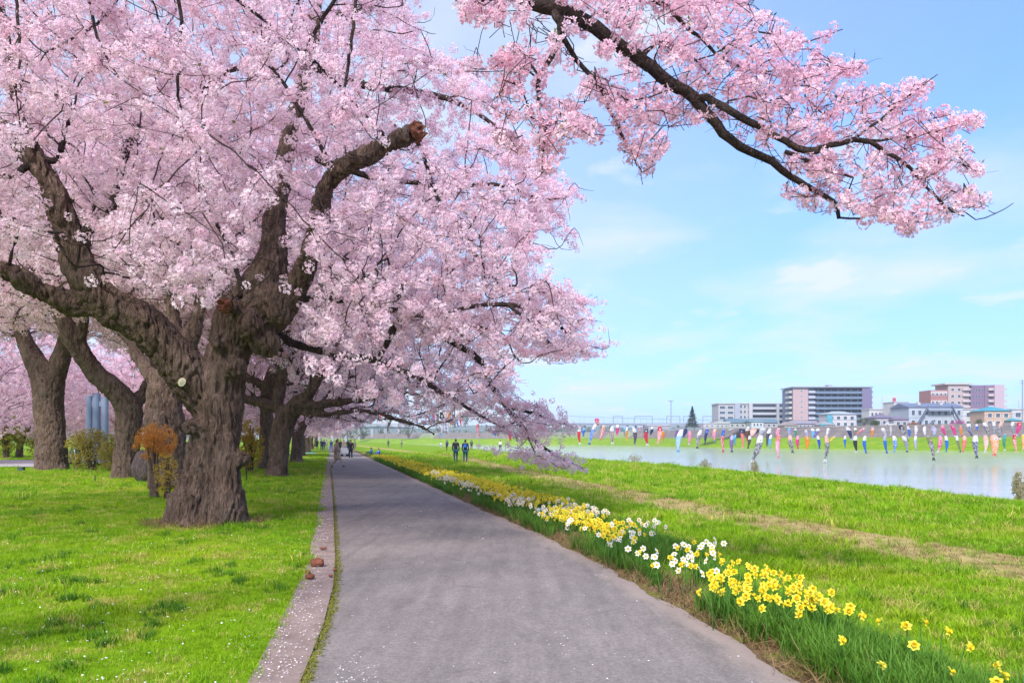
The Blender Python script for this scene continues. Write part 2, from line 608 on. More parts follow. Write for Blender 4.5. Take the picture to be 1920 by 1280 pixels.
# ------------------------------------------------------------------ lie of the land
GUT_L = ([5.0, 5.59, 7.2, 9.28, 13.8, 19.6, 44.4], [-1.74, -1.845, -2.14, -2.54, -3.62, -5.03, -11.1])
MOSS = ([4.5, 5.37, 7.2, 9.39, 12.6, 19.6, 33.5, 44.4], [-1.32, -1.45, -1.73, -2.19, -2.97, -4.67, -8.1, -10.8])
PATH_R = ([4.5, 5.11, 5.78, 6.94, 8.56, 10.85, 13.7, 17.6, 26.6, 44.4], [2.07, 1.97, 1.89, 1.68, 1.41, 0.976, 0.32, -0.70, -2.9, -7.3])
TRACK = ([4.0, 9.79, 13.8, 26.25, 41.0, 68.0, 190.0], [8.3, 6.57, 5.33, 2.6, 0.0, -4.6, -38.0])
CREST = ([-40.0, 5.0, 20.8, 41.0, 64.0, 110.0, 192.0, 350.0, 551.0, 800.0], [19.0, 16.6, 14.3, 12.3, 6.9, -0.5, -15.0, -62.0, -150.0, -260.0])
FARSH = ([-40.0, 200.0, 245.0, 290.0, 441.0, 490.0, 551.0, 800.0], [190.0, 134.0, 112.0, 88.0, 58.0, 14.0, -79.0, -300.0])
WATER_Z = -1.5


def ground_z(x, y):
    x = np.asarray(x, float); y = np.asarray(y, float)
    d = x - interp(y, *CREST)
    z = np.interp(d, [-6, -1.5, 0, 1.0, 4.5, 9], [0, -0.02, -0.12, -0.45, -1.6, -2.6])
    g = interp(y, *GUT_L) - x
    z = z + np.interp(g, [0, 0.06, 3.0], [0.0, 0.045, 0.06])
    return z


ys = np.concatenate([np.arange(-12, 4, 1.0), np.arange(4, 14, 0.25), np.geomspace(14, 300, 110), np.geomspace(310, 2600, 26)])
rows = []
for y in ys:
    gl, mo, pr, tr, cr, fa = (float(interp(y, *q)) for q in (GUT_L, MOSS, PATH_R, TRACK, CREST, FARSH))
    if y > 44.4:
        gl, pr = -11.1 - 0.246 * (y - 44.4), -7.3 - 0.246 * (y - 44.4)
        mo = gl + 0.35
    if fa < cr + 30: fa = cr + 30
    xs = [(-2600, 0), (-900, 0), (-300, 0), (-120, 0)] + [(gl - q, 0) for q in (60, 40, 28, 20, 14, 10, 7, 5, 3.5, 2.5, 1.6, 0.9, 0.4, 0.06)]
    xs += [(gl + 0.02, 0), (mo, 0), (pr - 0.1, 2), (pr + 0.12, 2), (pr + 0.4, 3), (pr + 0.65, 2), (pr + 0.95, 0), (pr + 1.6, 0)]
    a = tr - 1.6
    if a > pr + 2.0: xs += [(pr + 2 + (a - pr - 2) * q, 0) for q in (0.2, 0.5, 0.8)]
    xs += [(tr - 1.4, 0), (tr - 1.0, 0.3), (tr - 0.75, 0.8), (tr - 0.4, 1), (tr, 1), (tr + 0.4, 1), (tr + 0.75, 0.8), (tr + 1.0, 0.3), (tr + 1.4, 0)]
    b = tr + 1.6; c = cr - 1.6
    if b >= c:
        c = b + 0.5
    xs += [(b + (c - b) * q, 0) for q in (0.15, 0.4, 0.7, 1.0)]
    cr = max(cr, c + 1.5)
    xs += [(cr + q, 0) for q in (-0.8, 0, 0.4, 1.0, 2.2, 4.5, 9.0)]
    rows.append((y, gl, pr, tr, cr, fa, xs))
nc = len(rows[3][6])
nc = max(len(r[6]) for r in rows)
V, A_track, A_dirt, A_urb = [], [], [], []
EXTRA = [(-8, -3.0, 0), (0, WATER_Z, 0), (3, -0.6, 0), (10, 1.4, 0), (19, 2.3, 0), (23, 2.5, 0.0), (23.5, 2.5, 0.3), (28, 6.5, 1), (60, 6.6, 1), (200, 6.6, 1), (700, 6.8, 0.8), (2600, 7.5, 0.5)]
for (y, gl, pr, tr, cr, fa, xs) in rows:
    while len(xs) < nc: xs = xs[:18] + [((xs[17][0] + xs[18][0]) / 2, 0)] + xs[18:]
    x = np.array([q[0] for q in xs])
    g = gl - x
    d = x - cr
    z = np.interp(d, [-6, -1.5, 0, 1.0, 4.5, 9], [0, -0.02, -0.12, -0.45, -1.6, -2.6]) + np.interp(g, [0, 0.06, 3.0], [0.0, 0.045, 0.06])
    if y > 200: z = z + np.where(x < cr, np.interp(y, [200, 2600], [0, 6]), 0)
    for (xx, w), zz in zip(xs, z):
        V.append((xx, y, zz))
        A_track.append(w if w <= 1 else 0.0)
        A_dirt.append({2: 0.6, 3: 0.75}.get(w, 0.0))
        A_urb.append(0.0)
    for off, zz, u in EXTRA:
        V.append((fa + off, y, zz)); A_track.append(0.0); A_dirt.append(0.0); A_urb.append(u)
nc += len(EXTRA)
i, j = np.meshgrid(np.arange(len(ys) - 1), np.arange(nc - 1), indexing='ij')
q = (i * nc + j).ravel()
me = mesh_np('ground', np.array(V), np.stack([q, q + 1, q + nc + 1, q + nc], 1), True)
for nm, arr in (('track', A_track), ('dirt', A_dirt), ('urban', A_urb)):
    me.attributes.new(nm, 'FLOAT', 'POINT').data.foreach_set('value', np.array(arr, np.float32))
link('ground', me, M_ground, kind='structure')


def strip(name, mat, ys, fl, fr, z, cols=6, edge=None, **kw):
    v, e = [], []
    for y in ys:
        a, b = fl(y), fr(y)
        for c in range(cols):
            s = c / (cols - 1)
            v.append((a + (b - a) * s, y, z)); e.append(edge(s) if edge else 0)
    n = cols
    i, j = np.meshgrid(np.arange(len(ys) - 1), np.arange(n - 1), indexing='ij')
    q = (i * n + j).ravel()
    me = mesh_np(name, np.array(v), np.stack([q, q + 1, q + n + 1, q + n], 1))
    me.attributes.new('edge', 'FLOAT', 'POINT').data.foreach_set('value', np.array(e, np.float32))
    return link(name, me, mat, **kw)


def far(fn):
    return lambda y: float(interp(y, *fn))


path_ys = np.concatenate([np.arange(-8, 4, 0.5), np.arange(4, 20, 0.07), np.arange(20, 40, 0.4), np.arange(40, 260, 4)])
wob = lambda y: 0.03 * math.sin(y * 2.1) + 0.02 * math.sin(y * 5.3 + 1) + 0.05 * noise.noise((y * 3.1, 0, 2)) + 0.025 * noise.noise((y * 11, 4, 2)) - 0.02
strip('path', M_asphalt, path_ys, far(MOSS), lambda y: far(PATH_R)(y) + wob(y), 0.012, 14,
      lambda s: 1.0 if s > 0.97 else (0.55 if s > 0.9 else (0.25 if s < 0.02 else 0.0)), kind='structure')
# concrete gutter of cast slabs between lawn and path
gut = empty('gutter', (0, 0, 0), kind='structure')
y = -6.0
while y < 70:
    L = 1.8
    a0, a1 = far(GUT_L)(y) - 0.03, far(GUT_L)(y + L - 0.02) - 0.03
    b0, b1 = far(MOSS)(y) - 0.03, far(MOSS)(y + L - 0.02) - 0.03
    zt = 0.022 + random.uniform(-0.004, 0.006)
    v = [(a0, y, -0.05), (b0, y, -0.05), (b1, y + L - 0.02, -0.05), (a1, y + L - 0.02, -0.05),
         (a0, y, zt + 0.01), (b0, y, zt), (b1, y + L - 0.02, zt), (a1, y + L - 0.02, zt + 0.01)]
    MB().add(v, [(0, 3, 2, 1), (4, 5, 6, 7), (0, 1, 5, 4), (1, 2, 6, 5), (2, 3, 7, 6), (3, 0, 4, 7)]).obj('slab', M_gutter, gut)
    y += L
# side path that crosses the lawn far on the left
sp = []
for px in (-420, -200, 0, 60, 110):
    sp.append((P(px, 877, 1)[0] * 43.6, P(px, 864, 1)[0] * 57.8))
v = []
for a, b in sp:
    v += [(a, 43.6, 0.08), (b, 57.8, 0.08)]
link('side_path', mesh_py('side_path', v, [(2 * k, 2 * k + 2, 2 * k + 3, 2 * k + 1) for k in range(4)]), mat_concrete('pale_paving', (0.36, 0.33, 0.36), (0.46, 0.42, 0.44), 1.0), kind='structure')
# river
wv = []
wy = np.concatenate([[-200, -40], np.linspace(-20, 300, 80), np.geomspace(310, 1500, 20)])
for y in wy:
    cr = float(interp(y, *CREST)); fa = max(float(interp(y, *FARSH)), cr + 30)
    for s in np.linspace(0, 1, 12): wv.append((cr + 2 + (fa + 4 - cr - 2) * s, y, WATER_Z))
i, j = np.meshgrid(np.arange(len(wy) - 1), np.arange(11), indexing='ij')
q = (i * 12 + j).ravel()
link('river', mesh_np('river', np.array(wv), np.stack([q, q + 1, q + 13, q + 12], 1), True), M_water, kind='structure')


# ------------------------------------------------------------------ scattering of uncountable small things
def hidden(name, me, mat):
    """source shape of a scatter: never linked to the scene"""
    me.materials.append(mat)
    return bpy.data.objects.new(name, me)


def scatter_group(sources):
    g = bpy.data.node_groups.new('scatter', 'GeometryNodeTree')
    g.interface.new_socket('Geometry', in_out='INPUT', socket_type='NodeSocketGeometry')
    g.interface.new_socket('Geometry', in_out='OUTPUT', socket_type='NodeSocketGeometry')
    n, l = g.nodes, g.links
    gi, go = n.new('NodeGroupInput'), n.new('NodeGroupOutput')
    iop = n.new('GeometryNodeInstanceOnPoints')
    join = n.new('GeometryNodeJoinGeometry')
    for s in reversed(sources):
        oi = n.new('GeometryNodeObjectInfo')
        oi.inputs['Object'].default_value = s
        oi.transform_space = 'ORIGINAL'
        oi.inputs['As Instance'].default_value = False
        ti = n.new('GeometryNodeGeometryToInstance')
        l.new(oi.outputs['Geometry'], ti.inputs[0])
        l.new(ti.outputs[0], join.inputs[0])

    def attr(nm, ty):
        a = n.new('GeometryNodeInputNamedAttribute')
        a.data_type = ty
        a.inputs['Name'].default_value = nm
        return a.outputs['Attribute']
    l.new(gi.outputs[0], iop.inputs['Points'])
    l.new(join.outputs[0], iop.inputs['Instance'])
    iop.inputs['Pick Instance'].default_value = True
    l.new(attr('pick', 'INT'), iop.inputs['Instance Index'])
    l.new(attr('rot', 'FLOAT_VECTOR'), iop.inputs['Rotation'])
    l.new(attr('size', 'FLOAT'), iop.inputs['Scale'])
    l.new(iop.outputs[0], go.inputs[0])
    return g


def scatter_mesh(name, pts, rot, size, nvar):
    me = bpy.data.meshes.new(name)
    pts = np.asarray(pts, np.float32)
    me.vertices.add(len(pts))
    me.vertices.foreach_set('co', pts.ravel())
    me.attributes.new('rot', 'FLOAT_VECTOR', 'POINT').data.foreach_set('vector', np.asarray(rot, np.float32).ravel())
    me.attributes.new('size', 'FLOAT', 'POINT').data.foreach_set('value', np.asarray(size, np.float32))
    me.attributes.new('pick', 'INT', 'POINT').data.foreach_set('value', RNG.integers(0, nvar, len(pts)).astype(np.int32))
    return me


def scatter(name, pts, rot, size, group, nvar, parent=None, **kw):
    o = link(name, scatter_mesh(name, pts, rot, size, nvar), None, parent, **kw)
    m = o.modifiers.new('scatter', 'NODES')
    m.node_group = group
    return o


def any_rot(n):
    return RNG.uniform(0, 2 * np.pi, (n, 3))


def with_rad(me, rad):
    me.attributes.new('rad', 'FLOAT', 'POINT').data.foreach_set('value', np.asarray(rad, np.float32))
    return me


def unit(v):
    return v / (np.linalg.norm(v, axis=-1, keepdims=True) + 1e-9)


def flower_parts(c, nrm, rad, petals, verts, faces, rads, cup=0.35):
    a = np.array([0, 0, 1.0]) if abs(nrm[2]) < 0.9 else np.array([1.0, 0, 0])
    u = np.cross(nrm, a); u /= np.linalg.norm(u); w = np.cross(nrm, u)
    th0 = RNG.uniform(0, 6.28)
    for k in range(petals):
        th = th0 + k * 2 * np.pi / petals + RNG.normal(0, 0.08)
        cu = cup + RNG.normal(0, 0.15)

        def pt(r, dth, z): return c + rad * (r * (math.cos(th + dth) * u + math.sin(th + dth) * w) + z * nrm)
        n = len(verts)
        verts += [c, pt(0.72, -0.50, cu * 0.6), pt(0.98, -0.2, cu), pt(0.98, 0.2, cu), pt(0.72, 0.50, cu * 0.6)]
        rads += [0.0, 0.8, 1.0, 1.0, 0.8]
        faces += [(n, n + 1, n + 2), (n, n + 2, n + 3), (n, n + 3, n + 4)]


def blossom_ball(nf, ball, frad, petals=5):
    """an umbel of open cherry flowers on short stalks"""
    V, Fc, Rr = [], [], []
    for k in range(nf):
        z = 1 - 2 * (k + 0.5) / nf
        ph = k * 2.39996 + RNG.normal(0, 0.25)
        d = np.array([math.sqrt(max(0, 1 - z * z)) * math.cos(ph), math.sqrt(max(0, 1 - z * z)) * math.sin(ph), z])
        d = unit(d + RNG.normal(0, 0.25, 3))
        flower_parts(d * ball * RNG.uniform(0.75, 1.15), unit(d + RNG.normal(0, 0.35, 3)), frad * RNG.uniform(0.85, 1.1), petals, V, Fc, Rr)
    return with_rad(mesh_np('blossom', np.array(V), np.array(Fc)), Rr)


def blossom_tuft(nf, ball, frad):
    """far blossom: each flower a shallow five-sided cup"""
    V, Fc, Rr = [], [], []
    for k in range(nf):
        d = unit(RNG.normal(0, 1, 3))
        c = d * ball * RNG.uniform(0.3, 1.0) ** 0.6
        nrm = unit(d + RNG.normal(0, 0.6, 3))
        a = np.array([0, 0, 1.0]) if abs(nrm[2]) < 0.9 else np.array([1.0, 0, 0])
        u = np.cross(nrm, a); u /= np.linalg.norm(u); w = np.cross(nrm, u)
        n = len(V)
        V.append(c - nrm * frad * 0.3); Rr.append(0.1)
        for j in range(5):
            V.append(c + frad * (math.cos(j * 1.2566) * u + math.sin(j * 1.2566) * w)); Rr.append(1.0)
            Fc.append((n, n + 1 + j, n + 1 + (j + 1) % 5))
    return with_rad(mesh_np('blossom', np.array(V), np.array(Fc)), Rr)


def leaf_spray(nl, L):
    V, Fc, Rr = [], [], []
    for k in range(nl):
        d = unit(RNG.normal(0, 1, 3) + np.array([0, 0, 0.8])); s = unit(np.cross(d, RNG.normal(0, 1, 3)))
        l = L * RNG.uniform(0.6, 1.1); n = len(V)
        V += [d * 0.01, d * l * 0.5 + s * l * 0.2, d * l, d * l * 0.5 - s * l * 0.2]; Rr += [0, 0.6, 1, 0.6]
        Fc += [(n, n + 1, n + 2), (n, n + 2, n + 3)]
    return with_rad(mesh_np('leaf', np.array(V), np.array(Fc)), Rr)


G_near = scatter_group([hidden('blossom_near', blossom_ball(18, 0.048, 0.0178), M_petal_near) for _ in range(4)])
G_mid = scatter_group([hidden('blossom_mid', blossom_ball(17, 0.062, 0.0225), M_petal) for _ in range(4)])
G_far = scatter_group([hidden('blossom_far', blossom_tuft(22, 0.13, 0.030), M_petal) for _ in range(4)])
G_young = scatter_group([hidden('leaf_young', leaf_spray(5, 0.055), M_young) for _ in range(3)])


# ------------------------------------------------------------------ cherry trees
def grow(limb_pts, limb_len, att, bf=0.25):
    """joins every point of ATT to the skeleton by the cheapest branch; returns all points, parents, order"""
    n0, n = len(limb_pts), len(att)
    allp = np.vstack([limb_pts, att])
    par = np.full(n0 + n, -1)
    plen = np.concatenate([limb_len, np.zeros(n)])
    best = np.full(n, 1e9); bp = np.zeros(n, int)
    for s in range(0, n0, 64):
        d = np.linalg.norm(att[:, None] - limb_pts[None, s:s + 64], axis=2)
        cst = d + bf * limb_len[None, s:s + 64]
        k = cst.argmin(1); m = cst[np.arange(n), k]
        up = m < best; best[up] = m[up]; bp[up] = k[up] + s
    done = np.zeros(n, bool); order = []
    for _ in range(n):
        i = int(np.argmin(np.where(done, 1e9, best)))
        done[i] = True
        g = n0 + i
        par[g] = bp[i]
        plen[g] = plen[bp[i]] + np.linalg.norm(allp[g] - allp[bp[i]])
        order.append(g)
        cst = np.linalg.norm(att - att[i], axis=1) + bf * plen[g]
        up = (cst < best) & ~done
        best[up] = cst[up]; bp[up] = g
    return allp, par, order


def branch_mesh(allp, par, order, n0, limb_r, rtip=0.004, sides=5, power=0.42, rmax=0.09):
    n = len(allp)
    desc = np.ones(n)
    for g in reversed(order): desc[par[g]] += desc[g]
    main = np.full(n, -1)
    for g in order:
        p = par[g]
        if p >= n0 and (main[p] < 0 or desc[g] > desc[main[p]]): main[p] = g
    rad = rtip * desc ** power
    rad = np.minimum(rad, rmax)
    starts = [g for g in order if par[g] < n0 or main[par[g]] != g]
    groups = {}
    for g in starts:
        ch = [par[g], g]
        while main[ch[-1]] >= 0: ch.append(main[ch[-1]])
        p = allp[ch].copy()
        r = rad[ch].copy()
        r[0] = min(limb_r[par[g]] * 0.8, r[1] * 1.2) if par[g] < n0 else r[1]
        r[-1] *= 0.6
        p[1:] += RNG.normal(0, 0.035, p[1:].shape)
        pr = catmull(np.column_stack([p, r]), 0.16)
        if len(pr) < 3: pr = catmull(np.vstack([pr[0], (pr[0] + pr[-1]) / 2, pr[-1]]), 0.1)
        w = RNG.normal(0, 0.010, (len(pr), 3)); w[0] = 0
        pr[:, :3] += w
        groups.setdefault(len(pr), []).append(pr)
    vs, fs, off = [], [], 0
    for S, lst in groups.items():
        a = np.array(lst)
        v, f = tubes_batch(a[..., :3], np.maximum(a[..., 3], 0.003), sides)
        vs.append(v); fs.append(f + off); off += len(v)
    return np.vstack(vs), np.vstack(fs), desc


def twigs(nodes, outward, per, lmin, lmax, sag, step, spread=0.9):
    """short flowering shoots from NODES; returns polylines, radii and blossom places"""
    M = len(nodes) * per
    base = np.repeat(nodes, per, 0)
    d = unit(RNG.normal(0, spread, (M, 3)) * np.array([1, 1, 0.75]) + 0.45 * np.repeat(outward, per, 0))
    L = RNG.uniform(lmin, lmax, M)
    t = np.linspace(0, 1, 4)[None, :, None]
    p = base[:, None, :] + d[:, None, :] * L[:, None, None] * t
    p[..., 2] -= sag * (L[:, None] * t[..., 0]) ** 2
    p[:, 1:] += RNG.normal(0, 0.035, (M, 3, 3)) * L[:, None, None] * 2
    r = np.linspace(0.0045, 0.0016, 4)[None, :] * np.ones((M, 1))
    nb = np.maximum(1, (L / step).astype(int))
    idx = np.repeat(np.arange(M), nb)
    s = RNG.uniform(0.08, 1.0, len(idx)) * 3
    k = np.minimum(s.astype(int), 2); fr = (s - k)[:, None]
    b = p[idx, k] * (1 - fr) + p[idx, k + 1] * fr + RNG.normal(0, 0.028, (len(idx), 3))
    return p, r, b


LIMB_STEP = 0.12


def limb_world(l):
    """[(px, py, Y, r_px)...] -> rows x, y, z, r"""
    return np.array([[*P(a, b, Y), r * Y / F] for a, b, Y, r in l])


def blob_trunk(name, limbs, voxel, mat, parent, rough=0.05, freq=2.2, ridge=0.6, burls=(), smooth=3):
    """limbs (lists of rows x, y, z, r) fused into one gnarled body"""
    mb = MB()
    for l in limbs:
        c = catmull(l, 0.12)
        c[:, 3] = np.maximum(c[:, 3], voxel * 1.3)
        mb.tube(c[:, :3], c[:, 3], 14)
    for (x, y, z, r) in burls:
        n = len(mb.v)
        ring = []
        for a in range(6):
            th = math.pi * (a + 0.5) / 6
            for b in range(10):
                ph = b * math.pi / 5
                ring.append((x + r * math.sin(th) * math.cos(ph), y + r * math.sin(th) * math.sin(ph), z + r * math.cos(th)))
        f = [(a * 10 + b, (a + 1) * 10 + b, (a + 1) * 10 + (b + 1) % 10, a * 10 + (b + 1) % 10) for a in range(5) for b in range(10)]
        f += [tuple(range(10)), tuple(50 + b for b in reversed(range(10)))]
        mb.add(ring, f)
    me = mesh_py(name, mb.v, mb.f)
    tmp = bpy.data.objects.new('tmp', me)
    COL.objects.link(tmp)
    m = tmp.modifiers.new('r', 'REMESH'); m.mode = 'VOXEL'; m.voxel_size = voxel
    s = tmp.modifiers.new('s', 'SMOOTH'); s.iterations = smooth; s.factor = 0.5
    dg = bpy.context.evaluated_depsgraph_get()
    me2 = bpy.data.meshes.new_from_object(tmp.evaluated_get(dg))
    bpy.data.objects.remove(tmp)
    n = len(me2.vertices)
    co = np.empty(n * 3, np.float32); no = np.empty(n * 3, np.float32)
    me2.vertices.foreach_get('co', co); me2.vertex_normals.foreach_get('vector', no)
    co = co.reshape(-1, 3); no = no.reshape(-1, 3)
    d = np.empty(n)
    for k in range(n):
        x, y, z = map(float, co[k])
        big = noise.noise((x * freq, y * freq, z * freq * 0.55))
        w = 0.35 * noise.noise((x * 3, y * 3, z * 3))
        rid = 0.45 - 1.7 * max(0.0, 0.5 - 3.2 * abs(noise.noise((x * freq * 2.9 + w, y * freq * 2.9, z * freq * 0.62 + 7 + w)))) - 0.8 * abs(noise.noise((x * freq * 6, y * freq * 6, z * freq * 1.4)))
        fin = noise.noise((x * 17, y * 17, z * 7))
        d[k] = rough * (1.1 * big + ridge * rid - ridge * 0.5 + 0.35 * fin)
    co = co + no * d[:, None]
    me2.vertices.foreach_set('co', co.astype(np.float32).ravel())
    me2.polygons.foreach_set('use_smooth', np.ones(len(me2.polygons), bool))
    me2.materials.clear()
    me2.name = name
    return link(name, me2, mat, parent)


def attach(l, limbs):
    """extend a free limb back to the nearest earlier limb so that nothing floats"""
    best = None
    for q in limbs:
        d = np.linalg.norm(q[:, :3] - l[0, :3], axis=1) + 0.5 * np.maximum(0, l[0, 3] - q[:, 3]) * 10
        k = d.argmin()
        if best is None or d[k] < best[0]: best = (d[k], q[k])
    if best[0] < 0.25: return l
    a, b = best[1], l[0]
    mid = (a + b) / 2; mid[2] += 0.06 * best[0]
    a = a.copy(); a[3] = min(a[3], l[0, 3] * 1.25); mid[3] = l[0, 3] * 1.1
    return np.vstack([a[None], mid[None], l])


def limb_nodes(limbs, root):
    pts, rad, ln = [], [], []
    for l in limbs:
        c = catmull(l, 0.25)
        pts.append(c[:, :3]); rad.append(c[:, 3]); ln.append(np.linalg.norm(c[:, :3] - root, axis=1))
    return np.vstack(pts), np.concatenate(rad), np.concatenate(ln)


def thin_limbs(limbs, name, mat, parent, kind=None, k=7):
    vs, fs, off = [], [], 0
    for l in limbs:
        c = catmull(l, 0.09)
        c[:, :3] += RNG.normal(0, 0.006, (len(c), 3)) * np.minimum(1, c[:, 3:4] / 0.02)
        v, f = tubes_batch(c[None, :, :3], np.maximum(c[None, :, 3], 0.003), k)
        vs.append(v); fs.append(f + off); off += len(v)
    return link(name, mesh_np(name, np.vstack(vs), np.vstack(fs), True), mat, parent, kind=kind)


def thin_out(cand, spacing):
    """keep points at least SPACING apart (greedy on a grid)"""
    seen, out = {}, []
    for k, p in enumerate(cand):
        c = tuple((p // spacing).astype(int))
        ok = True
        for dx in (-1, 0, 1):
            for dy in (-1, 0, 1):
                for dz in (-1, 0, 1):
                    for q in seen.get((c[0] + dx, c[1] + dy, c[2] + dz), ()):
                        if (p[0] - q[0]) ** 2 + (p[1] - q[1]) ** 2 + (p[2] - q[2]) ** 2 < spacing * spacing:
                            ok = False; break
                    if not ok: break
                if not ok: break
            if not ok: break
        if ok:
            seen.setdefault(c, []).append(p); out.append(k)
    return np.array(out, int)


# ---- the old tree in front, beside the path
Y0 = 14.4
trunk_l = [(385, 992, Y0, 70), (385, 962, Y0, 68), (388, 915, Y0, 59), (395, 860, Y0, 52), (405, 800, Y0, 48), (413, 750, Y0, 46), (422, 700, Y0, 44), (432, 655, Y0, 44), (450, 612, Y0, 55), (468, 582, Y0, 56)]
ridge_l = [(432, 990, Y0 - .35, 40), (430, 900, Y0 - .3, 26), (428, 800, Y0 - .2, 20), (430, 700, Y0 - .2, 16), (440, 620, Y0 - .3, 22)]
ridge_2 = [(340, 992, Y0 - .3, 30), (350, 930, Y0 - .2, 27), (372, 850, Y0 - .1, 20)]
r1a = [(470, 585, Y0, 54), (490, 545, Y0 - .1, 48), (505, 505, Y0 - .1, 40), (512, 460, Y0 - .1, 30), (516, 410, Y0, 21), (528, 330, Y0 + .2, 19), (552, 230, Y0 + .5, 17), (575, 120, Y0 + .8, 15), (592, 20, Y0 + 1, 14), (605, -140, Y0 + 1.2, 10), (590, -300, Y0 + 1.4, 6)]
r1b = [(478, 590, Y0 - .1, 52), (518, 572, Y0 - .25, 46), (550, 545, Y0 - .4, 30), (572, 505, Y0 - .6, 22), (590, 440, Y0 - 1.0, 21), (604, 372, Y0 - 1.4, 21), (630, 328, Y0 - 1.6, 21), (680, 297, Y0 - 1.9, 19), (735, 268, Y0 - 2.2, 20), (776, 250, Y0 - 2.4, 18)]
stub = [(470, 585, Y0 - .3, 22), (445, 578, Y0 - .6, 17), (424, 573, Y0 - .8, 15)]
l1 = [(400, 770, Y0, 42), (368, 722, Y0 - .1, 43), (330, 672, Y0 - .3, 43), (290, 628, Y0 - .5, 42), (250, 598, Y0 - .6, 41), (205, 572, Y0 - .8, 38), (170, 535, Y0 - .9, 35), (145, 480, Y0 - 1.0, 32), (124, 420, Y0 - 1.2, 30), (95, 350, Y0 - 1.4, 25), (62, 300, Y0 - 1.5, 24), (30, 262, Y0 - 1.6, 19), (-20, 215, Y0 - 1.8, 16), (-90, 140, Y0 - 2, 12), (-150, 40, Y0 - 2.2, 7)]
l1b = [(95, 350, Y0 - 1.4, 14), (58, 262, Y0 - 1.5, 13), (40, 220, Y0 - 1.5, 11), (20, 120, Y0 - 1.6, 10), (0, 0, Y0 - 1.7, 8), (-20, -150, Y0 - 1.8, 5)]
l2 = [(190, 572, Y0 - .8, 27), (135, 568, Y0 - .9, 24), (85, 548, Y0 - 1.1, 22), (40, 522, Y0 - 1.3, 20), (-10, 496, Y0 - 1.5, 17), (-80, 455, Y0 - 1.7, 13), (-180, 400, Y0 - 2, 8)]
l3 = [(150, 455, Y0 - 1.0, 12), (172, 420, Y0 - 1.2, 10), (198, 394, Y0 - 1.3, 8), (240, 378, Y0 - 1.4, 5.5), (290, 388, Y0 - 1.6, 3.5), (310, 430, Y0 - 1.6, 2.5)]
big_px = [trunk_l, ridge_l, ridge_2, r1a, r1b, stub, l1, l1b, l2]
